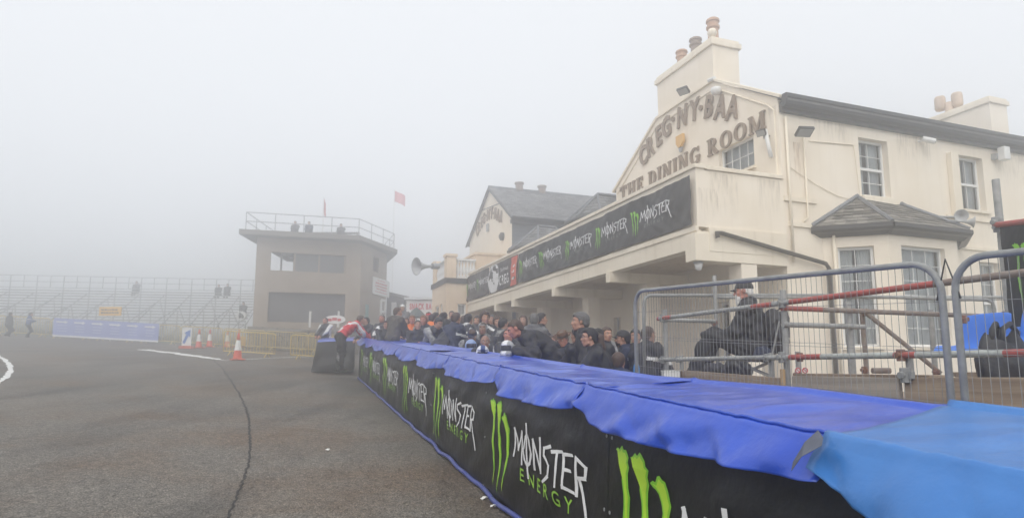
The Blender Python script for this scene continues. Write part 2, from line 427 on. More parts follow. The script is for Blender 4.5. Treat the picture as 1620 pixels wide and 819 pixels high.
def window(parent, o, ax, nrm, a, b, z0, z1, recess=0.13, rows=(2, 2), cols=2, fw=0.055, curtain='split', sill=True, name='window'):
    """sash window: frame and bars, panes, curtains and sill"""
    P = lambda s, z, d=0: o + s * ax + z * ZZ - d * nrm
    def bar(mb, s0, s1, y0, y1, d0, d1): mb.box(P((s0 + s1) / 2, (y0 + y1) / 2, (d0 + d1) / 2), (abs(s1 - s0) / 2, abs(y1 - y0) / 2, abs(d1 - d0) / 2), (ax, ZZ, nrm))
    mb = MB(); d0, d1 = recess, recess + 0.06
    bar(mb, a, a + fw, z0, z1, d0, d1); bar(mb, b - fw, b, z0, z1, d0, d1); bar(mb, a + fw, b - fw, z0, z0 + fw, d0, d1); bar(mb, a + fw, b - fw, z1 - fw, z1, d0, d1)
    n = len(rows); hh = (z1 - z0 - 2 * fw) / n
    for i in range(1, n): bar(mb, a + fw, b - fw, z0 + fw + i * hh - 0.03, z0 + fw + i * hh + 0.03, d0 - 0.012, d1 - 0.01)
    for i, rws in enumerate(rows):
        y0 = z0 + fw + i * hh; y1 = y0 + hh
        for k in range(1, rws): bar(mb, a + fw, b - fw, y0 + (y1 - y0) * k / rws - 0.007, y0 + (y1 - y0) * k / rws + 0.007, d0 + 0.015, d0 + 0.04)
    for k in range(1, cols): s = a + fw + (b - a - 2 * fw) * k / cols; bar(mb, s - 0.007, s + 0.007, z0 + fw, z1 - fw, d0 + 0.017, d0 + 0.042)
    f = mb.build(name, m_frame, parent)
    # one pane per light
    ncol, tot = cols, []
    for i, rws in enumerate(rows):
        y0 = z0 + fw + i * hh; y1 = y0 + hh
        for k in range(rws):
            for c in range(cols):
                tot.append((a + fw + (b - a - 2 * fw) * c / cols, a + fw + (b - a - 2 * fw) * (c + 1) / cols, y0 + (y1 - y0) * k / rws, y0 + (y1 - y0) * (k + 1) / rws))
    for s0, s1, y0, y1 in tot:
        mb = MB(); t = random.uniform(-.002, .002); mb.add([P(s0, y0, d0 + .03 + t), P(s1, y0, d0 + .03), P(s1, y1, d0 + .03 - t), P(s0, y1, d0 + .03)], [(0, 1, 2, 3) if np.cross(ax, ZZ) @ nrm > 0 else (3, 2, 1, 0)]); mb.build('pane', m_glass, f, recalc=False)
    mb = MB(); dd = d1 + 0.22
    q = [P(s_, z_, d_) for d_ in (d0 + .05, dd) for s_, z_ in ((a - .02, z0 - .02), (b + .02, z0 - .02), (b + .02, z1 + .02), (a - .02, z1 + .02))]
    mb.add(q, [(4, 5, 6, 7), (0, 1, 5, 4), (1, 2, 6, 5), (2, 3, 7, 6), (3, 0, 4, 7)]); mb.build('dark_room', m_dark, f, recalc=False)
    if curtain:
        spans = {'split': [(a, a + (b - a) * .45), (b - (b - a) * .43, b)], 'full': [(a, b)], 'right': [(b - (b - a) * .4, b)]}[curtain]
        for q0, q1 in spans:
            nn = 22; G = np.zeros((nn, 2, 3))
            for i in range(nn):
                s = q0 + (q1 - q0) * i / (nn - 1); d = d1 + 0.06 + 0.018 * math.sin(i * 1.9) + 0.01 * math.sin(i * .7)
                G[i, 0] = P(s, z0 + .02, d); G[i, 1] = P(s, z1 - .02, d)
            mb = MB(); mb.grid(G); mb.build('curtain', m_net, f, smooth=True)
    if sill:
        mb = MB(); mb.box(P((a + b) / 2, z0 - 0.035, recess / 2 - 0.02), ((b - a) / 2 + 0.05, 0.033, recess / 2 + 0.05), (ax, ZZ, nrm)); mb.build('sill', m_cream2, f, bevel=0.006)
    return f

def slates(mb, e0, e1, t0, t1, rows, wd=0.25, thick=0.012, seed=0):
    """courses of single slates on the plane with eave e0-e1 and top t0-t1"""
    rr = random.Random(seed); e0, e1, t0, t1 = [np.asarray(q, float) for q in (e0, e1, t0, t1)]
    nn = np.cross(e1 - e0, (t0 + t1) / 2 - (e0 + e1) / 2); nn /= np.linalg.norm(nn)
    if nn[2] < 0: nn = -nn
    for r in range(rows):
        f0, f1 = r / rows, min(1, (r + 1.25) / rows)
        a0, b0 = e0 + (t0 - e0) * f0, e1 + (t1 - e1) * f0; a1, b1 = e0 + (t0 - e0) * f1, e1 + (t1 - e1) * f1
        w = np.linalg.norm(b0 - a0); k = max(1, int(round(w / wd))); off = 0.5 * (r % 2)
        cuts = sorted(set([0.0, 1.0] + [min(1, max(0, (i + off) / k)) for i in range(k + 1)]))
        for i in range(len(cuts) - 1):
            c0, c1 = cuts[i], cuts[i + 1]
            if c1 - c0 < 1e-3: continue
            g = 0.006 / max(w, .1); c0 += g; c1 -= g; j = rr.uniform(0, 0.006); lo = thick + 0.010 + j
            q = [a0 + (b0 - a0) * c0 + nn * lo, a0 + (b0 - a0) * c1 + nn * lo, a1 + (b1 - a1) * c1 + nn * 0.006, a1 + (b1 - a1) * c0 + nn * 0.006]
            q2 = [q[0] - nn * thick, q[1] - nn * thick]
            mb.add(q + q2, [(0, 1, 2, 3), (4, 5, 1, 0), (4, 0, 3), (5, 2, 1)])

# ------------------------------------------------------------------ the pub
pub = empty('pub_building', L(0, 0, -1.35), 'large cream rendered pub with raised gable lettering, bay window and long balcony over its porch', 'pub')
BACK, LEN = 7.1, 11.2
ZB = -2.2
EAV = 5.80
mb = MB()
# side wall (u = 0, faces the scaffolding)
w1 = (2.29, 3.2, 3.86, 5.24); w2 = (5.6, 6.45, 3.83, 5.21); w3 = (5.98, 6.72, 0.55, 2.55)
wall_holes(mb, L(0, 0, 0), V, -U, 0, LEN, ZB, EAV, [w1, w2, w3], 0.2)
# gable wall (v = 0, faces the road)
gw = (0.80, 2.02, 4.55, 5.30)
door1 = (9.0, 9.9, ZB, 1.2); pw = [(5.2, 5.75, -0.3, 1.55), (1.9, 2.3, -0.3, 1.55), (7.0, 7.45, -.3, 1.55)]
wall_holes(mb, L(0, 0, 0), U, -V, 0, 16.3, ZB, 2.6, [door1] + pw, 0.2)
wall_holes(mb, L(0, 0, 0), U, -V, 0, BACK, 2.6, 5.66, [gw], 0.2)
mb.add([L(0, 0, 5.66), L(0, 0, 5.83), L(2.1, 0, 7.13), L(4.64, 0, 7.1), L(BACK, 0, 5.66)], [(0, 1, 2, 3, 4)])
mb.add([L(0, LEN, ZB), L(BACK, LEN, ZB), L(BACK, LEN, 5.66), L(3.5, LEN, 7.7), L(0, LEN, 5.8)], [(0, 1, 2, 3, 4)])
mb.add([L(BACK, 0, ZB), L(BACK, LEN, ZB), L(BACK, LEN, 5.66), L(BACK, 0, 5.66)], [(0, 1, 2, 3)])
mb.build('wall', m_cream, pub, recalc=False)
# roof: two slopes running back from the gable
mb = MB(); RU = 3.55; RZ = 5.80 + RU * 0.56
for a, b in (((-0.28, 5.68), (RU, RZ)), ((RU, RZ), (BACK + .1, 5.60))):
    mb.prism([L(a[0], 0.02, a[1]), L(b[0], 0.02, b[1]), L(b[0], LEN, b[1]), L(a[0], LEN, a[1])], ZZ * 0.05)
roof = mb.build('roof', m_slate, pub)
mb = MB(); slates(mb, L(-.3, 0.05, 5.74), L(-.3, LEN, 5.74), L(RU, 0.05, RZ + .05), L(RU, LEN, RZ + .05), 22, 0.3, seed=3)
mb.build('slates', m_slate, roof, kind='stuff')
# gable coping
mb = MB()
cop = [(-0.12, 5.82), (2.08, 7.17), (4.66, 7.13), (BACK + .16, 5.62)]
for (a, b) in zip(cop[:-1], cop[1:]):
    d = np.array([b[0] - a[0], b[1] - a[1]]); ln = np.hypot(*d); d /= ln; axu = d[0] * U + d[1] * ZZ; axn = -d[1] * U + d[0] * ZZ
    mb.box(L((a[0] + b[0]) / 2, 0.10, (a[1] + b[1]) / 2), (ln / 2 + .005, 0.16, 0.03), (axu, V, axn))
mb.build('coping', m_cream2, roof)
mb = MB(); mb.tube([L(2.0, -.05, 7.17), L(2.22, -.05, 7.2)], 0.055, 8); mb.build('ridge_end', m_whitep, roof)
# thin verge board (raised line inside the gable edge)
mb = MB(); ver = [(0.12, 2.65), (0.12, 5.60), (0.3, 5.78), (2.06, 6.93), (4.66, 6.9), (7.0, 5.5)]
mb.tube([L(a, -.012, b) for a, b in ver], 0.022, 6); mb.build('verge_pipe', m_cream2, pub)
# gutter and fascia along the side eave
mb = MB(); mb.lbox(-0.10, 0.0, 0.03, LEN + .1, 5.50, 5.72); mb.build('fascia', m_gutter, pub)
mb = MB(); prof = [(-.26, 5.86), (-.26, 5.72), (-.235, 5.63), (-.18, 5.585), (-.11, 5.57), (-.11, 5.86)]
mb.prism([L(a, 0.0, b) for a, b in prof], V * (LEN + .1)); mb.build('gutter', m_gutter, pub)
# chimneys
def chimney(u0, u1, v0, v1, zb, zt, pots, label=None):
    mb = MB(); mb.lbox(u0, u1, v0, v1, zb, zt); c = mb.build('chimney', m_cream, pub)
    mb = MB(); mb.lbox(u0 - .06, u1 + .06, v0 - .06, v1 + .06, zt, zt + .14); mb.lbox(u0 - .02, u1 + .02, v0 - .02, v1 + .02, zt + .14, zt + .22); mb.build('chimney_cap', m_cream2, c, bevel=0.01)
    for (u, r, h, m_) in pots:
        prof = [(r * .98, 0), (r * .85, h * .12), (r * .78, h * .62), (r * 1.02, h * .66), (r * 1.02, h * .72), (r * .85, h * .74), (r * .85, h * .86), (r * 1.04, h * .88), (r * 1.0, h * .95), (r * .7, h)]
        mb = MB(); mb.lathe(prof, L(u, (v0 + v1) / 2, zt + .2), n=18); mb.build('chimney_pot', m_, c, smooth=False); smooth_by_angle(children(c)[-1] if False else bpy.data.objects[c.children[-1].name], 35)
    return c
ch1 = chimney(2.1, 4.6, 0.004, 0.82, 5.9, 8.12, [(2.55, .17, .82, m_clay), (3.3, .17, .66, m_clay2), (3.95, .165, .62, m_clay)])
mb = MB(); mb.lathe([(0.02, -.12), (.09, -.08), (.125, 0), (.09, .09), (.02, .125)], L(2.2, .1, 8.5), n=14); mb.build('globe_cap', m_cream2, ch1, smooth=True)
ch2 = chimney(2.1, 4.7, 10.35, 11.15, 5.9, 8.12, [])
mb = MB(); mb.lathe([(.15, 0), (.13, .1), (.12, .45)], L(3.6, 10.75, 8.33), n=16); mb.build('cowl_stem', mat('pale_clay', (.56, .43, .32), .8, var=.1), ch2, smooth=True)
for du, dv in ((0.22, -.10), (-.20, .12)):
    mb = MB(); mb.lathe([(.14, -.02), (.17, .06), (.165, .38), (.14, .45)], L(3.6 + du, 10.75 + dv, 8.6), n=16); mb.build('cowl', MATS['pale_clay'], ch2, smooth=True)
# string courses, ledges
mb = MB(); mb = None
for q in ((-.045, 0.0, 0.9, 3.53, 3.63), (-.05, 4.95, LEN, 3.55, 3.64), (-.045, 0.1, 0.95, 2.98, 3.07), (-.04, 5.0, LEN, 2.82, 2.90)):
    mb = MB(); mb.lbox(q[0], 0, *q[1:]); mb.build('string_course', m_cream2, pub)
# windows
window(pub, L(0, 0, 0), V, -U, *w1, recess=0.15)
window(pub, L(0, 0, 0), V, -U, *w2, recess=0.15, rows=(1, 1), cols=2, curtain='right')
window(pub, L(0, 0, 0), V, -U, *w3, recess=0.15, rows=(2, 2), cols=2)
window(pub, L(0, 0, 0), U, -V, *gw, recess=0.10, rows=(2,), cols=4, curtain='full')
for q in pw: window(pub, L(0, 0, 0), U, -V, *q, recess=0.12, rows=(1, 1), cols=1, curtain=None)
mb = MB(); mb.lbox(door1[0], door1[1], 0.14, 0.2, ZB, 1.2); dr = mb.build('door', m_black, pub)
mb = MB(); mb.lbox(9.1, 9.8, 0.125, 0.138, 0.0, 1.05); mb.build('pane', mat('door_pane', (.03, .032, .035), .1), dr)
# beige box pipe and drainpipes on the side wall
mb = MB(); mb.lbox(-.13, 0, 5.15, 5.42, 3.64, 5.2); mb.build('flue_box', m_cream2, pub, bevel=0.015)
mb = MB(); mb.tube([L(-.06, 0.14, 5.4), L(-.06, 0.14, 2.2)], 0.03, 8); mb.tube([L(-.05, 0.62, 5.1), L(-.05, 0.62, 3.2), L(-.05, .5, 3.1)], 0.022, 8); mb.build('drainpipe', m_cream2, pub, smooth=True)
mb = MB(); mb.tube([L(-.02, .8, 4.95), L(-.02, 2.1, 5.02)], 0.012, 6); mb.tube([L(-.02, 2.12, 5.0), L(-.02, 2.2, 3.85)], 0.008, 6); mb.build('conduit', m_cream2, pub)
mb = MB(); mb.tube([L(-.02, .2, 4.3), L(-.02, .9, 3.98), L(-.02, 1.5, 3.78), L(-.02, 2.1, 3.7)], 0.008, 5); mb.build('cable', m_cream2, pub)
# dark downpipe that leaves the porch roof and drops beside the bay
pA, pB, pC = uvz(1134, 368, u=-.12), uvz(1311, 417, u=-.12), uvz(1319, 585, u=-.12)
mb = MB(); mb.tube([L(-.12, pA[1] + .02, pA[2] - .10), L(-.12, pA[1], pA[2]), L(-.12, pA[1] + .12, pA[2] - .0), L(-.12, pB[1] - .08, pB[2]), L(-.12, pB[1], pB[2] - .1), L(-.12, pB[1] + .01, -1.2)], 0.045, 10)
mb.build('downpipe', mat('brown_pipe', (0.06, 0.055, 0.05), 0.5), pub, smooth=True)

# ---- bay window
D = 0.78
bp = [(0.0, 1.02), (-D, 2.02), (-D, 4.12), (0.0, 5.12)]
Zt = 2.86
def facet(i):
    a, b = bp[i], bp[i + 1]; p0, p1 = L(a[0], a[1], 0), L(b[0], b[1], 0); ax = (p1 - p0); ln = np.linalg.norm(ax); ax = ax / ln; nn = np.cross(ax, ZZ)
    return p0, ax, nn, ln
mb = MB(); hs = []
for i in range(3):
    p0, ax, nn, ln = facet(i); m_ = 0.36 if i == 1 else 0.34
    h = (0.36, 1.68, 0.42, 2.58) if i == 1 else (ln - .98, ln - .28, 0.42, 2.56) if i == 0 else (.28, .98, .42, 2.56)
    hs.append(h); wall_holes(mb, p0, ax, nn, 0, ln, ZB, Zt, [h], 0.14)
bay = mb.build('bay_window', m_cream, pub, recalc=False)
for i in range(2):
    p0, ax, nn, ln = facet(i)
    f = window(pub, p0, ax, nn, *hs[i], recess=0.10, rows=(3, 3), cols=3 if i == 1 else 2, curtain='full' if i == 1 else 'split')
# bay roof: hipped, slates in courses, lead hips, black gutter
ev = [(0.0, 0.72), (-D - .2, 1.93), (-D - .2, 4.28), (0.0, 5.5)]; ze = 3.0
a0, a1 = L(0.0, 2.12, 3.80), L(0.0, 3.46, 3.74)
E_ = [L(q[0], q[1], ze) for q in ev]
mb = MB(); mb.add(E_ + [a0, a1], [(0, 1, 4), (1, 2, 5, 4), (2, 3, 5)]); mb.add([L(q[0], q[1], ze - .03) for q in ev], [(0, 1, 2, 3)])
br = mb.build('bay_roof', m_slate, pub)
mb = MB(); slates(mb, E_[0], E_[1], a0, a0, 9, .22, seed=1); slates(mb, E_[1], E_[2], a0, a1, 9, .24, seed=2); slates(mb, E_[2], E_[3], a1, a1, 9, .22, seed=4); mb.build('slates', pieces(mat('mossy_slate', (0.10, 0.097, 0.093), 0.6, col2=(0.27, 0.25, 0.22), vscale=4, bump=.5, bscale=30), .5), br, kind='stuff')
mb = MB()
for p, q in ((E_[1], a0), (E_[2], a1), (E_[0] - U * .02, a0 - U * .03), (a1 - U * .03, E_[3] - U * .02)): mb = MB(); mb.tube([p + ZZ * .03, q + ZZ * .03], 0.05, 6); mb.build('hip_flashing', m_lead, br)
mb = MB(); mb.lbox(-.10, 0.0, 2.26, 3.24, 3.66, 3.86); mb.build('sill_block', m_cream2, br, bevel=.02)
mb = MB()
for (a, b) in zip(ev[:-1], ev[1:]):
    p, q = L(a[0], a[1], ze - .06), L(b[0], b[1], ze - .06); ax = q - p; ln = np.linalg.norm(ax); ax /= ln; nn = np.cross(ax, ZZ)
    mb.prism([p + nn * .06 + ZZ * .06, p + nn * .06 - ZZ * .02, p + nn * .02 - ZZ * .07, p - nn * .05 - ZZ * .09, p - nn * .16 - ZZ * .16, p - nn * .16 + ZZ * .03], ax * ln)
mb.build('gutter', m_gutter, br)
mb = MB(); p0, ax, nn, ln = facet(0); q = p0 + ax * .22 + nn * .06; mb.tube([q + ZZ * 2.85, q + ZZ * -1.2], .035, 8); mb.build('drainpipe', m_cream2, pub, smooth=True)

# ---- porch and balcony
BV = -2.235; BU = 16.3
mb = MB()
mb.lbox(-.02, BU, BV, BV + .2, 2.79, 4.0)                                     # parapet
mb.lbox(-.018, .2, BV + .2, -.002, 2.79, 3.98)                                # return parapet
par = mb.build('balcony_parapet', m_cream, pub)
mb = MB(); mb.lbox(-.06, BU, BV - .05, BV + .25, 4.002, 4.09); mb.lbox(-.06, .25, BV + .25, -.002, 3.99, 4.075); mb.build('balcony_coping', m_cream2, pub, bevel=.01)
mb = MB(); mb.lbox(-.03, BU, BV - .06, BV + .02, 2.70, 2.80); mb.lbox(-.03, BU, BV - .03, BV + .25, 2.36, 2.702); mb.lbox(-.05, .2, BV + .25, -.002, 2.3, 2.79)
mb.build('balcony_beam', m_cream2, pub)
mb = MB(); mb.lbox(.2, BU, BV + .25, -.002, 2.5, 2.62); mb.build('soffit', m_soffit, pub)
for k, u in enumerate((0.13, 3.55, 6.95, 10.5, 12.4)):
    mb = MB(); w_ = .17 if k == 0 else .11
    mb.lbox(u - w_, u + w_, BV - .085, -.003, 2.10, 2.36 if k else 2.66); mb.build('cross_beam', m_cream2, pub, bevel=.008)
for u, v in ((.18, -1.0), (3.6, -1.1), (6.95, -1.05), (10.5, -1.1), (12.4, -1.1)):
    mb = MB(); mb.lbox(u - .2, u + .2, v - .2, v + .2, ZB, 2.098); mb.build('column', m_cream, pub, bevel=.012)
mb = MB(); mb.lbox(2.9, 7.2, -.05, -.003, 4.15, 4.22); mb.build('ledge', m_cream2, pub)

# ---- raised lettering
def serif_glyph(ch):
    """bold slab-serif capitals as solid pieces, cap height 1"""
    st, th, sf = 0.22, 0.10, 0.08; P = []
    box = lambda x0, x1, y0, y1: P.append([(x0, y0), (x1, y0), (x1, y1), (x0, y1)])
    def stem(x, w=st, y0=0, y1=1): box(x - w / 2, x + w / 2, y0 + th, y1 - th); box(x - w / 2 - sf, x + w / 2 + sf, y0, y0 + th); box(x - w / 2 - sf, x + w / 2 + sf, y1 - th, y1)
    def arc(cx, cy, rx, ry, a0, a1, w0=.11, w1=.21, n=12):
        pts = []
        for i in range(n):
            for k in (0, 1):
                pass
        A = [a0 + (a1 - a0) * i / n for i in range(n + 1)]
        for i in range(n):
            q = []
            for t, o in ((A[i], 0), (A[i + 1], 0), (A[i + 1], 1), (A[i], 1)):
                c, s = math.cos(R(t)), math.sin(R(t)); w_ = w0 + (w1 - w0) * abs(c); rr = 1 - o * 1.0
                q.append((cx + c * (rx - o * w_), cy + s * (ry - o * w0)))
            P.append(q)
    if ch == 'T': stem(.42); box(0, .31, 1 - th, 1 + .001); box(.53, .84, 1 - th, 1.001); box(0, .08, .72, .9); box(.76, .84, .72, .9); wd = .84
    elif ch == 'H': stem(.19); stem(.75); box(.30, .64, .45, .55); wd = .94
    elif ch == 'E': stem(.19); box(.38, .74, 0, th); box(.38, .72, 1 - th, 1); box(.30, .55, .45, .55); box(.66, .74, .1, .28); box(.64, .72, .72, .9); box(.5, .56, .36, .64); wd = .74
    elif ch == 'D': stem(.19); arc(.36, .5, .48, .5, -90, 90); wd = .84
    elif ch == 'I': stem(.19); wd = .38
    elif ch == 'N': stem(.14, .12); stem(.74, .12); P.append([(.06, 1), (.28, 1), (.80, .0), (.60, .0)]); wd = .90
    elif ch == 'G': arc(.46, .5, .46, .5, 50, 318); box(.55, .9, .36, .46); box(.66, .84, .06, .36); box(.74, .82, .72, .98); wd = .92
    elif ch == 'R': stem(.19); arc(.34, .74, .38, .26, -90, 90, .09, .18); P.append([(.34, .48), (.54, .48), (.84, .1), (.60, 0)]); box(.6, .9, 0, .1); wd = .88
    elif ch == 'O': arc(.46, .5, .46, .5, 0, 360, n=22); wd = .92
    elif ch == 'M': stem(.13, .12); stem(.97, .2); P.append([(.06, 1), (.28, 1), (.60, .12), (.48, .0)]); P.append([(.88, 1), (1.0, 1), (.60, .0), (.48, .0)]); wd = 1.15
    return P, wd
def put_letter(parent, pieces, fn, t0, t1, m_):
    mb = MB()
    for k, poly in enumerate(pieces):
        n = len(poly); e = 0.0006 * (k % 5)
        vs, fs = solid_letter(poly, [tuple(range(n))], fn, t0, t1 + e); mb.add(vs, fs)
    return mb.build('letter', m_, parent)
# THE DINING ROOM : left end at u 6.75, right end at u .36, heights of the two rows read off the wall
def row_dining(parent, uo=0.0, scale=1.0):
    txt = 'THE DINING ROOM'; tot = 0; adv = []
    for ch in txt:
        if ch == ' ': adv.append((ch, None, .5)); tot += .5; continue
        P, wd = serif_glyph(ch); adv.append((ch, P, wd + .20)); tot += wd + .20
    tot -= .2
    u0, u1 = 6.78, 0.36; z0, z1 = 5.17, 5.28; h0, h1 = .46, .42
    x = 0
    for ch, P, a in adv:
        if P:
            def fn(px, py, t, x=x):
                f = (x + px) / tot; return L(uo + u0 + (u1 - u0) * f, -t, z0 + (z1 - z0) * f + (py + .10 * math.sin(f * 3.14) * 0) * (h0 + (h1 - h0) * f))
            put_letter(parent, P, fn, 0.012, 0.058, m_letter)
        x += a
row_dining(pub)
# CREG-NY-BAA on an arch: pixel centre and tilt of each letter on the gable plane
arch = [('C', 1019.5, 246), ('R', 1031, 231), ('E', 1044, 215), ('G', 1056, 201), ('.', 1066.5, 189), ('N', 1081, 184), ('Y', 1100.5, 174), ('.', 1110.5, 171), ('B', 1124, 168), ('A', 1142, 169), ('A', 1161, 170)]
AR = []
for ch, px, py in arch:
    u_, _, z_ = uvz(px, py, v=0); AR.append([ch, u_, z_])
def row_arch(parent, du=0.0, dz=0.0, k=1.0, cu=None, cz=None):
    for i, (ch, u_, z_) in enumerate(AR):
        j0, j1 = max(0, i - 1), min(len(AR) - 1, i + 1)
        sl = math.atan2(AR[j1][2] - AR[j0][2], -(AR[j1][1] - AR[j0][1])) * 0.5
        if ch == '.':
            poly = [(.07 * math.cos(t * math.pi / 5), .07 * math.sin(t * math.pi / 5)) for t in range(10)]; vs2, fs = np.array(poly), [tuple(range(10))]
        else:
            vs2, fs = glyph(ch, 0.028); vs2 = vs2.copy(); vs2[:, 0] -= (vs2[:, 0].max() + vs2[:, 0].min()) / 2; vs2[:, 1] -= .345; vs2 *= 0.79; vs2[:, 0] += vs2[:, 1] * 0.10; vs2[:, 0] *= 0.74
        c, s = math.cos(sl), math.sin(sl)
        def fn(x, y, t): return L((u_ - (x * c - y * s)) * k + du, -t, (z_ + (x * s + y * c)) * k + dz)
        vs, fc = solid_letter(vs2, fs, fn, 0.012, 0.062); mb = MB(); mb.add(vs, fc); mb.build('letter', m_letter, parent)
row_arch(pub)

# ---- fittings fixed to the pub but pieces of kit of their own
def floodlight(p, aim, label, size=.15, grp='floodlights on the pub'):
    t = empty('floodlight', p, label, 'floodlight', grp)
    aim = np.array(aim, float); aim /= np.linalg.norm(aim); sx = np.cross(ZZ, aim); sx /= np.linalg.norm(sx); sz = np.cross(aim, sx); p = np.asarray(p, float)
    mb = MB(); mb.box(p, (size, .035, size * .72), (sx, aim, sz))
    for k in range(5): mb.box(p - aim * .045 + sx * size * (k - 2) * .36, (.006, .02, size * .6), (sx, aim, sz))
    mb.build('housing', m_black, t, bevel=.006)
    mb = MB(); mb.box(p + aim * .037, (size * .86, .004, size * .58), (sx, aim, sz)); mb.build('lens', mat('lamp_lens', (.35, .36, .36), .15), t)
    mb = MB(); mb.tube([p - aim * .05, p - aim * .14 - ZZ * .06, p - aim * .16 - ZZ * .2], .014, 6); mb.build('bracket', m_grey, t)
floodlight(L(-.28, .42, 5.02), (.05, -.55, -1.0), 'black floodlight on the side wall just right of the house corner, rust streak below it', .17)
floodlight(L(2.95, -.3, 7.2) + 0 * U, (-.5, -.5, -1.2), 'small floodlight at the foot of the big chimney above the curved lettering', .15)
floodlight(L(.30, -.22, 5.12), (-.6, -.6, -.6), 'small black floodlight above the white vertical tube by the word ROOM', .10)
floodlight(L(7.15, -.25, 4.95), (-.9, -.3, -.3), 'small black floodlight at the left end of the gable beside the word THE', .10)
mb = MB(); c = uvz(1211, 214, v=-.12); c2 = uvz(1220, 249, v=-.12); mb.tube([L(c[0], -.12, c[2] + .12), L(c2[0], -.12, c2[2])], .045, 10); tube_l = mb.build('tube_light', m_whitep, label='white vertical tube light right of the word ROOM on the gable', cat='light', smooth=True)
mb = MB(); mb.tube([L(c[0], 0, c[2]), L(c[0], -.12, c[2])], .015, 6); mb.build('bracket', m_grey, tube_l)
t = empty('alarm_box', L(*[uvz(1078, 222, v=-.06)[0], -.06, uvz(1078, 222, v=-.06)[2]]), 'orange alarm box in the middle of the gable between the two lines of letters', 'alarm box')
q = np.array(t.location); mb = MB(); mb.prism([q + a * U + b * ZZ for a, b in ((-.16, .14), (.16, .14), (.16, -.08), (.06, -.2), (-.06, -.2), (-.16, -.08))], -V * .08); mb.build('cover', mat('amber_plastic', (.72, .42, .12), .5), t, bevel=.012)
mb = MB(); mb.prism([q - ZZ * .21 + a * U + b * ZZ for a, b in ((-.07, .0), (.07, .0), (.03, -.12), (-.03, -.12))], -V * .06); mb.build('strobe', m_grey, t)
# white lamp at BAA top
mb = MB(); c = uvz(1135, 146, v=-.1); mb.lathe([(.02, -.02), (.1, 0), (.13, .08), (.12, .16), (.02, .2)], L(c[0], -.14, c[2] - .06), n=14); mb.tube([L(c[0], 0, c[2] + .05), L(c[0], -.14, c[2] + .05)], .02, 6)
mb.build('dome_camera', m_whitep, label='white dome camera above the letters BAA near the gable top', cat='camera', smooth=True)
# cctv camera on side wall
c = uvz(1468, 222, u=-.18); t = empty('security_camera', L(-.18, c[1], c[2]), 'white bullet camera under the eave between the two upper side windows', 'camera')
q = L(-.2, c[1], c[2]); mb = MB(); ax = (V * .75 - U * .5 - ZZ * .3); ax /= np.linalg.norm(ax); mb.tube([q - ax * .14, q + ax * .14], .065, 12); mb.build('housing', m_whitep, t, smooth=False)
mb = MB(); mb.tube([q + ax * .141, q + ax * .15], .05, 12); mb.build('lens', m_black, t)
mb = MB(); mb.tube([L(0, c[1] - .1, c[2] + .02), q], .02, 6); mb.build('bracket', m_whitep, t)
c = uvz(1584, 245, u=-.15); t = empty('security_light', L(-.12, c[1], c[2]), 'white box lamp on the side wall right of the upper windows', 'light')
mb = MB(); mb.lbox(-.3, -.12, c[1] - .1, c[1] + .12, c[2] - .16, c[2] + .18); mb.build('housing', m_whitep, t, bevel=.02); mb = MB(); mb.lbox(-.12, 0, c[1] - .16, c[1] - .02, c[2] - .1, c[2] + .04); mb.build('bracket', m_grey, t)
# ceiling lamp beneath the end bracket
q = L(.13, BV + .1, 2.10); t = empty('bulkhead_lamp', q, 'clear glass lamp under the end bracket of the balcony', 'lamp')
mb = MB(); mb.lathe([(.10, 0), (.10, -.03), (.085, -.03)], q, n=14); mb.build('base', m_grey, t); mb = MB(); mb.lathe([(.085, -.031), (.075, -.10), (.05, -.17), (.01, -.18)], q, n=14); mb.build('shade', mat('frosted_glass', (.75, .75, .74), .2), t, smooth=True)
# horn loudspeakers on the side wall above the bay
def horn(p, aim, r, ln, m_, label, mount, grp=None):
    t = empty('horn_loudspeaker', p, label, 'loudspeaker', grp); aim = np.array(aim, float); aim /= np.linalg.norm(aim); p = np.asarray(p, float)
    prof = [(r * .16, -ln), (r * .2, -ln * .7), (r * .3, -ln * .45), (r * .55, -ln * .2), (r * .8, -ln * .06), (r, 0), (r * 1.03, 0.01), (r * .95, 0), (r * .7, -ln * .1), (r * .4, -ln * .3), (r * .12, -ln * .45)]
    mb = MB(); mb.lathe(prof, p, aim, n=22); mb.build('horn', m_, t, smooth=True)
    mb = MB(); mb.tube([p - aim * ln * .95, p - aim * ln * 1.35], r * .34, 12); mb.build('driver', m_grey, t)
    mb = MB(); mb.tube([p - aim * ln * 1.1, mount], .025, 8); mb.build('arm', m_grey, t, smooth=True)
    return t
m_horn = mat('pale_horn', (.42, .43, .43), .5)
q = uvz(1512, 346, u=-.75); horn(L(-.95, q[1] - .1, q[2] + .02), (-.5, -.85, -.05), .135, .26, m_horn, 'grey horn loudspeaker over the bay roof facing the camera', L(0, q[1] - .5, q[2] + .2), 'horn loudspeakers over the bay roof')
q = uvz(1537, 352, u=-.75); horn(L(-.8, q[1] + .0, q[2] + .0), (.8, -.4, -.15), .13, .28, m_horn, 'grey horn loudspeaker over the bay roof facing right', L(0, q[1] - .9, q[2] + .22), 'horn loudspeakers over the bay roof')
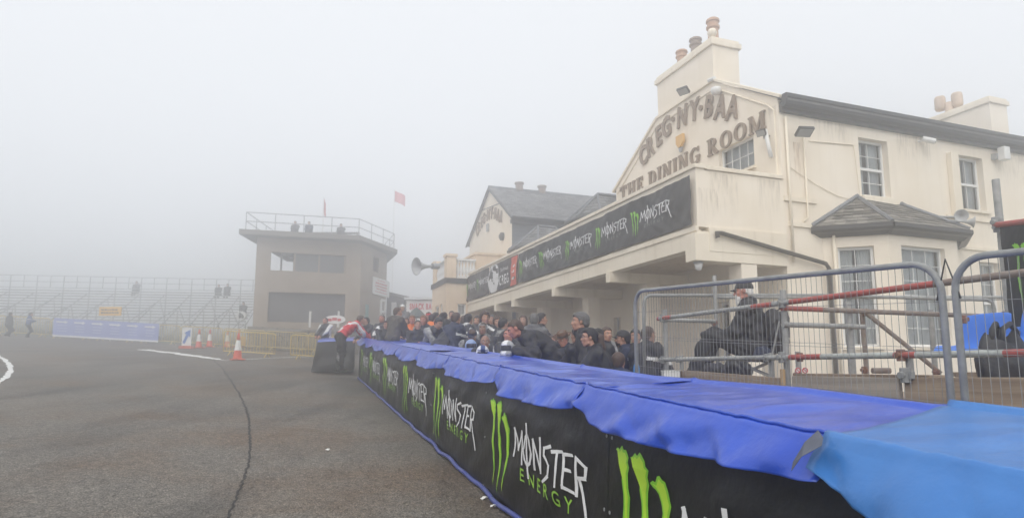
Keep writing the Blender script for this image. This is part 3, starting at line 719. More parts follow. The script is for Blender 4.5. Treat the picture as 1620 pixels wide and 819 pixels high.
# ---- weather marks: rust under the floodlight, grime under sills and the gutter (thin films just proud of the wall)
def stain_mat(name, col, amt):
    m = bpy.data.materials.new(name); m.use_nodes = True; n = m.node_tree; b = n.nodes['Principled BSDF']; b.inputs['Base Color'].default_value = (*col, 1); b.inputs['Roughness'].default_value = .9
    tc = n.nodes.new('ShaderNodeTexCoord'); sp = n.nodes.new('ShaderNodeSeparateXYZ'); n.links.new(tc.outputs['Generated'], sp.inputs[0])
    mp = n.nodes.new('ShaderNodeMapping'); mp.inputs['Scale'].default_value = (9, 9, 1.2); n.links.new(tc.outputs['Object'], mp.inputs[0])
    t = n.nodes.new('ShaderNodeTexNoise'); t.inputs['Scale'].default_value = 2.2; t.inputs['Detail'].default_value = 5; n.links.new(mp.outputs[0], t.inputs['Vector'])
    r = n.nodes.new('ShaderNodeMapRange'); r.inputs[1].default_value = .42; r.inputs[2].default_value = .72; n.links.new(t.outputs['Fac'], r.inputs[0])
    a = n.nodes.new('ShaderNodeMath'); a.operation = 'MULTIPLY'; n.links.new(r.outputs[0], a.inputs[0]); n.links.new(sp.outputs['Z'], a.inputs[1])
    c = n.nodes.new('ShaderNodeMath'); c.operation = 'MULTIPLY'; c.inputs[1].default_value = amt; n.links.new(a.outputs[0], c.inputs[0]); n.links.new(c.outputs[0], b.inputs['Alpha']); return m
m_rs, m_gr = stain_mat('rust_streak_film', (.50, .25, .09), .7), stain_mat('grime_film', (.30, .25, .19), .28)
def stain(v0, v1, z0, z1, m, u=None, o=-.006):
    mb = MB(); q = [L(o, v0, z0), L(o, v1, z0), L(o, v1, z1), L(o, v0, z1)] if u is None else [L(u[0], o, z0), L(u[1], o, z0), L(u[1], o, z1), L(u[0], o, z1)]
    mb.add(q, [(0, 1, 2, 3)]); mb.build('weather_stain', m, pub)
stain(.36, .56, 3.9, 4.88, m_rs); stain(.18, .27, 3.7, 5.3, m_gr)
for a, b in ((2.2, 2.5), (2.95, 3.3), (5.5, 5.75), (6.3, 6.6)): stain(a, b, 2.95 if a > 5 else 3.3, 3.82, m_gr)
stain(3.5, 4.6, 4.6, 5.5, m_gr); stain(6.9, 8.4, 4.4, 5.5, m_gr); stain(1.0, 2.0, 4.9, 5.52, m_gr)
stain(0, 0, 3.3, 3.98, m_gr, u=(.4, 1.6), o=BV - .006) if False else None
stain(0, 0, 4.2, 5.1, m_gr, u=(3.2, 4.3)); stain(0, 0, 6.2, 7.0, m_gr, u=(2.3, 3.6)); stain(0, 0, 5.0, 5.7, m_gr, u=(.05, .5))
for v0, v1, z0, z1 in ((-1.9, -1.2, 2.95, 3.95), (-.7, -.1, 3.1, 3.95), (-2.2, -1.7, 2.9, 3.6)):
    mb = MB(); mb.add([L(-.026, v0, z0), L(-.026, v1, z0), L(-.026, v1, z1), L(-.026, v0, z1)], [(0, 1, 2, 3)]); mb.build('weather_stain', m_gr, pub)
nrm_ = lambda v: v / np.linalg.norm(v)
# ---- range between the two gables: flat roof, two hipped bay roofs behind the balcony
mid = empty('flat_roofed_range', L(12, 0, -1.3), 'low cream range behind the balcony with two small hipped slate bay roofs', 'building')
mb = MB(); mb.lbox(7.12, 16.78, 0.3, 6, 2.4, 2.6); mb.build('flat_roof', m_lead, mid)
mb = MB(); mb.lbox(7.12, 16.78, 6.0, 6.2, ZB, 2.6); mb.build('wall', m_cream, mid)
def bay_roof(pe, pa, seed, back):
    """half-octagon bay with a peaked slate roof; left eave corner and peak as seen from the road"""
    ua, _, za = uvz(*pa, v=.15); ap = L(ua, .15, za); vd = nrm_(ap * (1, 1, 0)); lf = np.array([-vd[1], vd[0], 0]); k_ = 8; rad = abs(pa[0] - pe[0]) / FPX * np.linalg.norm(ap[:2]) * 1.02
    zc = at(pe[0], pe[1], (ap + lf * rad)[1])[2]; ring = []
    for i in range(k_):
        t = 2 * math.pi * (i + .5) / k_; q = ap + rad * 1.04 * (math.cos(t) * U + math.sin(t) * V); q = q + V * (.8 if math.sin(t) > 0 else 0); q[2] = zc; ring.append(q)
    b = ap + V * .8
    top = [b if math.sin(2 * math.pi * (i + .5) / k_) > 0 else ap for i in range(k_)]
    mb = MB(); mb.add(ring + [ap, b], [tuple(dict.fromkeys((i, (i + 1) % k_, k_ + (top[(i + 1) % k_] is b), k_ + (top[i] is b)))) for i in range(k_)]); mb.add(ring, [tuple(range(k_))]); r = mb.build('roof', m_slate, mid)
    mb = MB()
    for i in range(k_): j = (i + 1) % k_; slates(mb, ring[i], ring[j], top[i], top[j], 7, .26, seed=seed + i)
    mb.build('slates', m_slate2, r, kind='stuff')
    for i in range(k_): mb = MB(); mb.tube([ring[i] + ZZ * .03, top[i] + ZZ * .05], .04, 6); mb.build('hip', m_lead, r)
    mb = MB(); mb.tube([ap + ZZ * .05, b + ZZ * .05], .055, 6); mb.build('ridge', m_lead, r)
    mb = MB(); mb.tube([p - ZZ * .06 for p in ring] + [ring[0] - ZZ * .06], .07, 8); mb.build('gutter', m_gutter, r)
    cc = (ap + b) / 2; k = [cc * (1, 1, 0) + (p - cc) * (1, 1, 0) * .84 for p in ring]; mb = MB()
    for i in range(k_): p, q = k[i], k[(i + 1) % k_]; mb.add([p + ZZ * (2.62 + CAMZ), q + ZZ * (2.62 + CAMZ), q + ZZ * (zc - .05), p + ZZ * (zc - .05)], [(0, 1, 2, 3)])
    mb.build('bay_wall', m_cream, mid)
bay_roof((897, 353), (945, 309), 11, 0)
bay_roof((806, 396), (851, 359), 21, 0)

# ---- second gabled building
g2u0, g2u1 = 16.83, 23.8
gab = empty('gabled_building', L(20, 0, -1), 'farther cream gabled building with a slate roof, dark slate-hung side and curved lettering', 'building')
mb = MB(); dwin = (19.2, 20.9, 4.4, 5.35)
wall_holes(mb, L(0, 0, 0), U, -V, g2u0, g2u1, ZB, 6.95, [dwin], .15)
mb.add([L(g2u0, 0, 6.95), L(g2u0, 0, 7.05), L(20.06, 0, 9.19), L(g2u1, 0, 7.0), L(g2u1, 0, 6.95)], [(0, 1, 2, 3, 4)])
mb.add([L(g2u1, 0, ZB), L(g2u1, 9, ZB), L(g2u1, 9, 7.0), L(g2u1, 0, 7.0)], [(0, 1, 2, 3)]); mb.add([L(g2u0, 9, ZB), L(g2u1, 9, ZB), L(g2u1, 9, 7), L(20.06, 9, 9.19), L(g2u0, 9, 7.05)], [(0, 1, 2, 3, 4)])
mb.build('wall', m_cream, gab, recalc=False)
window(gab, L(0, 0, 0), U, -V, *dwin, recess=.1, rows=(2,), cols=4, curtain='full')
mb = MB(); mb.add([L(g2u0, 0, ZB), L(g2u0, 9, ZB), L(g2u0, 9, 7.05), L(g2u0, 0, 7.05)], [(0, 1, 2, 3)])
sw = mb.build('side_wall', mat('hung_slate', (.10, .115, .135), .6, col2=(.15, .165, .19), vscale=2.5), gab)
mb = MB(); slates(mb, L(g2u0 - .01, 9, 2.6), L(g2u0 - .01, 0, 2.6), L(g2u0 - .012, 9, 6.85), L(g2u0 - .012, 0, 6.85), 22, .3, seed=31); mb.build('slates', MATS['hung_slate'], sw, kind='stuff')
mb = MB()
for a, b in (((g2u0 - .3, 6.86), (20.06, 9.19)), ((20.06, 9.19), (g2u1 + .3, 6.82))):
    mb.prism([L(a[0], -.12, a[1]), L(b[0], -.12, b[1]), L(b[0], 9, b[1]), L(a[0], 9, a[1])], ZZ * .06)
rf = mb.build('roof', m_slate2, gab)
mb = MB(); slates(mb, L(g2u0 - .32, -.1, 6.92), L(g2u0 - .32, 9, 6.92), L(20.06, -.1, 9.25), L(20.06, 9, 9.25), 20, .32, seed=33); mb.build('slates', m_slate2, rf, kind='stuff')
mb = MB(); mb.tube([L(20.06, -.12, 9.27), L(20.06, 9, 9.27)], .07, 8); mb.build('ridge_tiles', m_lead, rf)
mb = MB(); mb.tube([L(g2u0 - .34, -.1, 6.86), L(g2u0 - .34, 9, 6.86)], .08, 8); mb.lbox(g2u0 - .22, g2u0 - .02, -.1, 9, 6.62, 6.82); mb.build('gutter', m_gutter, gab)
mb = MB()
for a, b in (((g2u0 - .3, 6.84), (20.06, 9.16)), ((20.06, 9.16), (g2u1 + .3, 6.80))): mb.tube([L(a[0], -.13, a[1]), L(b[0], -.13, b[1])], .05, 6)
mb.build('barge_board', m_gutter, rf)
for i, (px, py) in enumerate(((806, 296), (826, 299))):
    c = uvz(px, py + 6, v=1.6 + 1.3 * i); mb = MB(); mb.lathe([(.2, -.35), (.2, .0), (.25, .02), (.25, .1), (.18, .12)], L(20.06, c[1], 9.55 if i == 0 else 9.5), n=12); mb.build('chimney_pot', m_clay2, rf)
mb = MB(); mb.tube([L(18.4, -.03, 8.0), L(21.4, -.03, 8.35)], .02, 5); mb.build('cable', m_gutter, gab)
uC, _, zC = uvz(756, 365, v=0); uA, _, zA = uvz(793.5, 343, v=0)
kk = (uA - uC) / (AR[-1][1] - AR[0][1]); row_arch(gab, uC - AR[0][1] * kk, (zC + zA) / 2 - kk * (AR[0][2] + AR[-1][2]) / 2, kk)
mb = MB(); c = uvz(773, 360, v=0); mb.lbox(c[0] - .12, c[0] + .12, -.1, 0, c[2] - .2, c[2] + .2); mb.build('alarm_box', m_grey, gab, bevel=.02)
mb = MB(); c = uvz(796, 374, v=0); mb.lathe([(.2, 0), (.2, .12), (.1, .2)], L(c[0], 0, c[2]), -V, 14); mb.build('vent', m_gutter, gab)

# ---- terrace with balustrade
tv = uvz(706, 441, u=16.32)[1]; zt = uvz(742, 441, u=16.32)[2]
ue = uvz(684, 456, v=tv)[0]
ter = empty('roof_terrace', L(17, tv + 1, -1), 'cream walled terrace with black band and white balustrade at the balcony\'s far end', 'terrace')
mb = MB(); hw = [(-(uvz(722, 478, u=16.32)[1]), 0, 0, 0)]
b0, b1 = uvz(724, 480, u=16.32), uvz(737, 499, u=16.32)
wall_holes(mb, L(16.32, tv, 0), V, -U, 0, BV - tv + .6, ZB, zt, [(b0[1] - tv, b1[1] - tv, b1[2], b0[2])], .12)
s0, s1 = uvz(694, 483, v=tv), uvz(688, 500, v=tv); s2, s3 = uvz(700, 480, v=tv), uvz(696, 500, v=tv)
sh_ = [(min(a[0], b[0]), max(a[0], b[0]), b[2], a[2]) for a, b in ((s0, s1), (s2, s3))]
wall_holes(mb, L(0, tv, 0), U, -V, 16.32, ue, ZB, zt, sh_, .12)
mb.add([L(16.32, tv, zt), L(ue, tv, zt), L(ue, 0, zt), L(16.32, 0, zt)], [(0, 1, 2, 3)]); mb.add([L(ue, tv, ZB), L(ue, 0, ZB), L(ue, 0, zt), L(ue, tv, zt)], [(0, 1, 2, 3)])
mb.build('wall', m_peach, ter, recalc=False)
window(ter, L(16.32, tv, 0), V, -U, b0[1] - tv, b1[1] - tv, b1[2], b0[2], recess=.06, rows=(1,), cols=2, curtain='full')
for q in sh_: window(ter, L(0, tv, 0), U, -V, *q, recess=.06, rows=(1,), cols=1, curtain=None)
zb_ = uvz(742, 449, u=16.32)[2]
mb = MB(); mb.lbox(16.26, 16.32, tv - .06, BV + .5, zb_, zt); mb.lbox(16.32, ue + .06, tv - .06, tv, zb_, zt); mb.build('band', m_gutter, ter)
ztp = uvz(714, 406, u=16.4)[2]
mb = MB(); pv = uvz(722, 420, u=16.3)[1]; mb.lbox(16.3, 16.3 + (pv - tv), tv + .01, pv, zt, ztp); mb.lbox(16.25, 16.35 + (pv - tv), tv - .04, pv + .05, ztp, ztp + .12); mb.build('pier', m_peach, ter, bevel=.01)
ps = uvz(684, 420, v=tv + .05)[0]; mb = MB(); mb.lbox(ue - .45, ue, tv + .01, tv + .4, zt, ztp); mb.lbox(ue - .5, ue + .05, tv - .04, tv + .45, ztp, ztp + .12); mb.build('pier', m_peach, ter, bevel=.01)
# long parapet block beyond
bx0, bx1 = uvz(752, 410, u=16.6)[1], uvz(800, 410, u=16.6)[1]
zq = uvz(752, 402, u=16.6)[2]; mb = MB(); mb.lbox(16.6, 19.8, bx0, min(bx1, -.02), zt, zq); mb.lbox(16.55, 19.85, bx0 - .05, min(bx1, -.01), zq, zq + .09); mb.build('parapet', m_peach, ter)
bal_prof = [(.045, 0), (.045, .05), (.03, .07), (.055, .22), (.06, .3), (.035, .5), (.03, .62), (.045, .66), (.045, .72)]
hb = ztp - .06 - zt; kz = (hb - .16) / .72
for (ax0, p0, p1, n_) in (('v', pv + .04, bx0 - .04, 6), ('u', 16.3 + (pv - tv) + .1, ue - .5, 9)):
    mb = MB()
    for zz in ((zt, zt + .08), (zt + hb - .08, zt + hb)):
        if ax0 == 'v': mb.lbox(16.36, 16.58, p0, p1, *zz)
        else: mb.lbox(p0, p1, tv + .05, tv + .25, *zz)
    mb.build('rail', m_whitep, ter)
    for i in range(n_):
        f = (i + .5) / n_; c = L(16.47, p0 + (p1 - p0) * f, zt + .08) if ax0 == 'v' else L(p0 + (p1 - p0) * f, tv + .15, zt + .08)
        mb = MB(); mb.lathe([(r * 1.5, h * kz) for r, h in bal_prof], c, n=10); mb.build('baluster', m_whitep, ter, smooth=True)
# horn loudspeaker on its arm
hp = uvz(659, 421, v=tv - 1.6); hm = uvz(686, 414, v=tv)
horn(L(hp[0], tv - 1.6, hp[2]), -V * .9 - U * .35 - ZZ * .1, .36, .8, m_horn, 'large grey horn loudspeaker reaching out from the terrace corner', L(hm[0], tv + .1, hm[2]))

# ------------------------------------------------------------------ control tower
m_tower = mat('tower_render', (.30, .24, .18), .9, col2=(.38, .315, .245), vscale=.8, obj=True, bump=.3, bscale=12)  # wall tones lightened to paint in part of the distance fog fade
m_tdark = mat('dark_shutter', (.12, .12, .125), .7, var=.15, vscale=2)  # dark colour raised to imitate the fog veil in front of it
F = [at(403, 450, 38)[:2], at(570, 450, 40)[:2]]; F.append(np.array([F[1][0] + .214 * 4.0, 44.0])); F.append(F[2] + np.array([-2.4, 6.5])); F.append(F[0] + np.array([-.4, 8.5]))
tz1 = at(575, 385, 40)[2]; tz0 = 2.6; tz2 = at(575, 377, 40)[2]
tow = empty('viewing_tower', (F[1][0] - 3, F[1][1] + 2, 3.4), 'two-storey brown viewing tower with a flat roof terrace, half lost in the fog', 'tower')
V3 = lambda p, z: np.array([p[0], p[1], z])
def fpt(px, py):
    """pixel on the tower's front face"""
    a, b = F[0], F[1]; d = b - a; nn = np.array([d[1], -d[0], 0]); r = ray(px, py); o = V3(a, 0) - np.array([0, 0, CAMZ]); P = r * (o @ nn) / (r @ nn); return np.linalg.norm(P[:2] - a), P[2] + CAMZ
def rpt(px, py):
    a, b = F[1], F[2]; d = b - a; nn = np.array([d[1], -d[0], 0]); r = ray(px, py); o = V3(a, 0) - np.array([0, 0, CAMZ]); P = r * (o @ nn) / (r @ nn); return np.linalg.norm(P[:2] - a), P[2] + CAMZ
d01 = F[1] - F[0]; l01 = np.linalg.norm(d01); ax01 = V3(d01 / l01, 0); n01 = np.array([ax01[1], -ax01[0], 0])
d12 = F[2] - F[1]; l12 = np.linalg.norm(d12); ax12 = V3(d12 / l12, 0); n12 = np.array([ax12[1], -ax12[0], 0])
uo = fpt(429, 398), fpt(547, 432.5); lo = fpt(425, 461), fpt(545, 511)
mb = MB(); H1 = (uo[0][0], uo[1][0], uo[1][1], uo[0][1]); H2 = (lo[0][0], lo[1][0], lo[1][1], lo[0][1])
wall_holes(mb, V3(F[0], 0), ax01, n01, 0, l01, tz0, tz1, [H1, H2], .3)
r0, r1 = rpt(591, 405), rpt(599, 432); H3 = (r0[0], r1[0], r1[1], r0[1])
wall_holes(mb, V3(F[1], 0), ax12, n12, 0, l12, tz0, tz1, [H3], .2)
mb.add([V3(F[2], tz0), V3(F[3], tz0), V3(F[3], tz1), V3(F[2], tz1)], [(0, 1, 2, 3)])
# rear wall with the far window that lets the sky show through
nb = -n01; ax = ax01; o = V3(F[0], 0) - n01 * 4.2
def bpt(px, py):
    r = ray(px, py); oo = o - np.array([0, 0, CAMZ]); P = r * (oo @ n01) / (r @ n01); P[2] += CAMZ; return (P - o) @ ax, P[2]
q0, q1 = bpt(427, 396), bpt(463, 434)
wall_holes(mb, o, ax, nb, 0, l01 + 1.5, tz0, tz1, [(.1, max(q1[0], .3), q1[1], q0[1])], .12)
wall_holes(mb, V3(F[0], 0), -n01, -ax01, 0, 4.2, tz0, tz1, [(.25, 3.9, H1[2] - .25, H1[3] + .1)], .12)
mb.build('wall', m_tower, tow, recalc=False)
mb = MB(); m0, m1 = bpt(446, 396), bpt(446, 434); mb.box(o + ax * m0[0] + ZZ * (m0[1] + m1[1]) / 2, (.06, .06, abs(m0[1] - m1[1]) / 2), (ax, nb, ZZ))
c0, c1 = bpt(447, 402), bpt(463, 408); mb.tube([o + ax * c0[0] + ZZ * c0[1], o + ax * c1[0] + ZZ * c1[1]], .06, 6); mb.build('window_frame', m_frame, tow)
gl0 = fpt(466, 399), fpt(546, 432)
mb = MB(); P = lambda s, z, d: V3(F[0], 0) + ax01 * s + ZZ * z - n01 * d
mb.add([P(gl0[0][0], gl0[1][1], .31), P(gl0[1][0], gl0[1][1], .31), P(gl0[1][0], gl0[0][1], .31), P(gl0[0][0], gl0[0][1], .31)], [(0, 1, 2, 3)]); mb.build('pane', mat('tower_blind', (.13, .135, .135), .3), tow)
for s in (466, 505, 546):
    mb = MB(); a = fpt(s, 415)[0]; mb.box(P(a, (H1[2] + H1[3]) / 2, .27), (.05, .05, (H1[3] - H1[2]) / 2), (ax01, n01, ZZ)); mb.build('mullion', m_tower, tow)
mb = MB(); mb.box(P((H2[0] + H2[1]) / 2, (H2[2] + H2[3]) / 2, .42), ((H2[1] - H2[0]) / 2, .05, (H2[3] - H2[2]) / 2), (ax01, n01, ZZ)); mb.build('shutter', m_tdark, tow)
slab = [F[0] + (-.75, -.9), F[1] + (.15, -1.0), F[2] + (.75, -.15), F[3] + (.4, .7), F[4] + (-1, .5)]
mb = MB(); mb.prism([V3(p, tz1) for p in slab], ZZ * (tz2 - tz1)); mb.build('roof_slab', mat('slab_dark', (.17, .15, .125), .85), tow, bevel=.03)
mb = MB(); rail = [np.array(p) for p in slab]; cen = sum(rail) / 5; rail = [p + (cen - p) * .06 for p in rail]; rp = rail + [rail[0]]
for a, b in zip(rp[:-1], rp[1:]):
    for z in (.55, 1.1): mb.tube([V3(a, tz2 + z), V3(b, tz2 + z)], .03, 5)
    n_ = int(np.linalg.norm(b - a) / 1.9) + 1
    for i in range(n_): q = a + (b - a) * i / n_; mb.tube([V3(q, tz2), V3(q, tz2 + 1.1)], .03, 5)
mb.build('railing', m_grey, tow)
mb = MB(); mb.box(V3(F[1], 0) + ax12 * 1.0 - n12 * -.04 + ZZ * 4.2, (.14, .05, 1.4), (ax12, n12, ZZ)); mb.build('pipe', mat('teal_pipe', (.10, .26, .25), .6), tow)
w0, w1_ = rpt(602, 474), rpt(608, 512); P = lambda s, z, d: V3(F[1], 0) + ax12 * s + ZZ * z - n12 * d
mb = MB()
for s in (w0[0], w1_[0]): mb.box(P(s, (w0[1] + w1_[1]) / 2, -.04), (.09, .05, (w0[1] - w1_[1]) / 2), (ax12, n12, ZZ))
for z in (w0[1], w1_[1], (w0[1] + w1_[1]) / 2): mb.box(P((w0[0] + w1_[0]) / 2, z, -.04), (abs(w1_[0] - w0[0]) / 2 - .09, .05, .08), (ax12, n12, ZZ))
mb.build('door_frame', m_frame, tow)
# benches on the roof
for px in (430, 452, 508, 528, 556):
    c = at(px, 371, 40.5); t = empty('bench', (c[0], c[1], tz2), 'grey bench on the tower roof, %s' % {430: 'leftmost of five', 452: 'left of the first spectator', 508: 'just left of the middle', 528: 'just left of the rightmost spectator', 556: 'rightmost of five'}[px], 'bench', 'benches on the tower roof')
    mb = MB(); mb.box((c[0], c[1], tz2 + .45), (.5, .2, .03)); mb.build('seat', m_concrete, t); mb = MB()
    for s in (-.4, .4): mb.box((c[0] + s, c[1], tz2 + .21), (.04, .16, .21))
    mb.build('leg', m_concrete, t)
# notice board on the right face
n0, n1 = rpt(588, 437), rpt(613, 471); sg = empty('notice_board', P(n0[0], n1[1], -.06), 'white notice board with red lines of writing on the right face of the tower', 'sign')
mb = MB(); mb.box(P((n0[0] + n1[0]) / 2, (n0[1] + n1[1]) / 2, -.09), ((n1[0] - n0[0]) / 2, .03, (n0[1] - n1[1]) / 2), (ax12, n12, ZZ)); mb.build('board', m_whitep, sg)
m_red = mat('red_print', (.55, .05, .06), .6)
mb = MB(); hgt = n0[1] - n1[1]; rr = random.Random(4)
for r_, (ln, hh_) in enumerate(((.5, .05), (.72, .10), (.74, .08), (.6, .08), (.74, .05))):
    x = (1 - ln) / 2
    while x < (1 + ln) / 2 - .04:
        wl = rr.uniform(.03, .07); s = n0[0] + (n1[0] - n0[0]) * (x + wl / 2); z = n0[1] - hgt * (.14 + .17 * r_)
        mb.box(P(s, z, -.126), (wl / 2 * (n1[0] - n0[0]) * .8, .004, hh_ * hgt * .45), (ax12, n12, ZZ)); x += wl + .015
mb.build('lettering', m_red, sg, kind='stuff')
# flags
m_flag = mat('red_flag', (.60, .12, .13), .8)
def flag(base, top, w, h, droop, label):
    t = empty('flag', base, label, 'flag'); base = np.asarray(base, float)
    mb = MB(); mb.tube([base, base + ZZ * top], .035, 8); mb.build('pole', m_whitep, t)
    G = np.zeros((12, 7, 3))
    for i in range(12):
        f = i / 11
        for j in range(7):
            g = j / 6; G[i, j] = base + ZZ * (top - .05 - g * h - droop * f) + np.array([f * w, .12 * math.sin(f * 6 + g), 0])
    mb = MB(); mb.grid(G); mb.build('cloth', m_flag, t, smooth=True)
c = at(620, 470, 54); zt_ = at(620, 300, 54)[2]; flag(c, zt_ - c[2], .95, .95, .5, 'red flag flying on the tall pole right of the tower')
c = at(511, 352, 43); c[2] = tz2; zt_ = at(511, 312, 43)[2]; flag(c, zt_ - c[2], .16, 1.0, .4, 'limp red flag on the short pole on the tower roof')

# annex, snack cabin
c = at(628, 520, 47); an = empty('annex_hut', c, 'low dark hut with a sloping roof against the tower', 'hut')
mb = MB(); a0, a1 = at(612, 465, 46), at(643, 474, 46); zb0 = 2.5
mb.prism([(a0[0], 46, zb0), (a1[0], 46, zb0), (a1[0], 46, a1[2]), (a0[0], 46, a0[2])], (-.5, 4, 0)); mb.build('wall', mat('hut_grey', (.12, .115, .11), .85, var=.2, vscale=1.5), an)
mb = MB(); mb.prism([(a0[0] - .1, 45.7, a0[2] + .01), (a1[0] + .25, 45.7, a1[2] + .01), (a1[0] + .25, 45.7, a1[2] + .2), (a0[0] - .1, 45.7, a0[2] + .2)], (-.5, 4.6, 0)); mb.build('roof', m_slate, an)
p = at(639, 478, 45.9); mb = MB(); mb.tube([p - ZZ * 2.5, p, p + np.array([.35, 0, .35])], .09, 8); mb.build('flue', m_gutter, an, smooth=True)
p = at(623, 490, 45.9); mb = MB(); mb.box(p, (.18, .05, .55)); mb.build('window', m_frame, an)
Ys = 33.0; c0, c1 = at(643, 474, Ys), at(702, 474, Ys); zb0 = gz(c0[0], Ys)
sn = empty('snack_cabin', (c0[0], Ys, zb0), 'white snack cabin with red lettering, partly behind the terrace wall', 'kiosk')
mb = MB(); mb.box(((c0[0] + c1[0]) / 2, Ys + 1.2, (zb0 + c0[2]) / 2), ((c1[0] - c0[0]) / 2, 1.2, (c0[2] - zb0) / 2)); mb.build('body', m_whitep, sn, bevel=.04)
mb = MB(); mb.box(((c0[0] + c1[0]) / 2, Ys + 1.2, c0[2] + .06), ((c1[0] - c0[0]) / 2 + .1, 1.35, .06)); mb.build('roof', mat('pale_roof', (.6, .62, .65), .5), sn)
l0 = at(648, 489, Ys); hl = at(648, 480, Ys)[2] - l0[2]; gl_, wl = text_flat('SNACK BAR', hl, .03, .02)
kx = (at(683, 480, Ys)[0] - l0[0]) / (wl * 8 / 9.2); mb = MB()
for vs2, fs in gl_:
    vs, fc = solid_letter(vs2, fs, lambda x, y, t: np.array([l0[0] + x * kx, Ys - t, l0[2] + y]), .005, .03); mb.add(vs, fc)
mb.build('lettering', m_red, sn)
c = at(660, 502, 27); tp = at(659, 486, 27)
t = empty('parasol', (c[0], c[1], gz(c[0], c[1])), 'small dark green parasol standing in front of the white snack cabin', 'parasol')
mb = MB(); mb.lathe([(.42, c[2] - tp[2]), (.36, (c[2] - tp[2]) * .7), (.16, (c[2] - tp[2]) * .25), (.02, 0)], tp, n=8); mb.build('canopy', mat('green_canvas', (.10, .13, .12), .85), t); mb = MB(); mb.tube([(c[0], c[1], gz(c[0], c[1])), tp], .025, 6); mb.build('pole', m_grey, t)

# ------------------------------------------------------------------ scaffold grandstand
m_stand = mat('stand_steel', (.36, .37, .38), .6, var=.2, vscale=2)  # steel colour paled so fog fade is partly painted into it
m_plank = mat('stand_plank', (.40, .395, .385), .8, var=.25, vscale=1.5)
gA, gB = np.array([-50.0, 45.0]), np.array([-19.6, 50.0]); gd = (gB - gA); gl = np.linalg.norm(gd); gd /= gl; gn = np.array([gd[1], -gd[0]])   # gn towards the road
nb_ = 17; bw = gl / nb_; zt_ = at(0, 433, 46.5)[2]
gs = empty('grandstand', (gA[0], gA[1], 3.0), 'long empty scaffold grandstand on the bank across the road, fading into fog', 'grandstand')
GP = lambda s, d, z: np.array([*(gA + gd * s + gn * d), z])
zr = lambda k: zt_ - 1.15 - .25 * k          # bench heights, k rows down from the back
post_me = {}
for i in range(nb_ + 1):
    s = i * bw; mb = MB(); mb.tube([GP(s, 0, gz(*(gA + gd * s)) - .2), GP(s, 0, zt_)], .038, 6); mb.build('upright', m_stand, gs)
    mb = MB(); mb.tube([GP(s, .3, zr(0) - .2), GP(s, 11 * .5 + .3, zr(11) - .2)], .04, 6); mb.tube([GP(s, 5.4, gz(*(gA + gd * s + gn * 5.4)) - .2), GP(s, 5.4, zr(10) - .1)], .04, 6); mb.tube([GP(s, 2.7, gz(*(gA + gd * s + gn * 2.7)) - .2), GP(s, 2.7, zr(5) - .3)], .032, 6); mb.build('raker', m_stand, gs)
for i in range(nb_):
    s0, s1 = i * bw + .02, (i + 1) * bw - .02; mb = MB()
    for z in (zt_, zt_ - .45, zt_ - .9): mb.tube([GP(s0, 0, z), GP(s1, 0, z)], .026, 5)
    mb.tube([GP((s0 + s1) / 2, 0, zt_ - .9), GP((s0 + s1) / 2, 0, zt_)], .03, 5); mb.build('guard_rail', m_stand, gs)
    for k in range(12):
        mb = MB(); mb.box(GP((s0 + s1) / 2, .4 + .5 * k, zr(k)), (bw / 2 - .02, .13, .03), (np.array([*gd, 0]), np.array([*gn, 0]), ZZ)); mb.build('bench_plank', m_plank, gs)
    mb = MB(); a, b = (s0, s1) if i % 2 else (s1, s0); zg = gz(*(gA + gd * s0 + gn * 5))
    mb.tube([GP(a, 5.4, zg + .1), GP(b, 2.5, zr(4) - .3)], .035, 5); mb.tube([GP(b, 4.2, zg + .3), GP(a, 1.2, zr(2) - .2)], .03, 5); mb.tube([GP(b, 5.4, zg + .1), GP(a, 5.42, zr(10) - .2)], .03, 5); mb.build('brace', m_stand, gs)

# low stone wall in front of the tower
m_stone = mat('wall_stone', (.13, .12, .105), .9, col2=(.24, .22, .19), vscale=1.2, bump=.5, bscale=9, obj=True)
sA, sB = np.array([-15.6, 37.6]), np.array([-7.2, 37.6]); sw_ = empty('stone_wall', (-11, 37.6, 2.0), 'low rubble stone wall below the tower', 'wall'); rr = random.Random(5)
mb = MB(); n_ = 26
mb.box((-11.4, 37.75, 2.9), (4.2, .25, .78)); mb.build('core', m_stone, sw_)
for r_ in range(5):
    x = sA[0]
    while x < sB[0] - .1:
        wl = rr.uniform(.25, .55); zz = gz(x, 37.6) + .12 + r_ * .26
        mb = MB(); mb.box((x + wl / 2, 37.48 + rr.uniform(-.04, .03), zz), (wl / 2 - .012, .1, .118)); mb.build('stone', m_stone, sw_, bevel=.025); x += wl
mb = MB(); mb.box((-11.4, 37.7, 3.72), (4.3, .42, .05)); mb.build('coping', m_concrete, sw_)

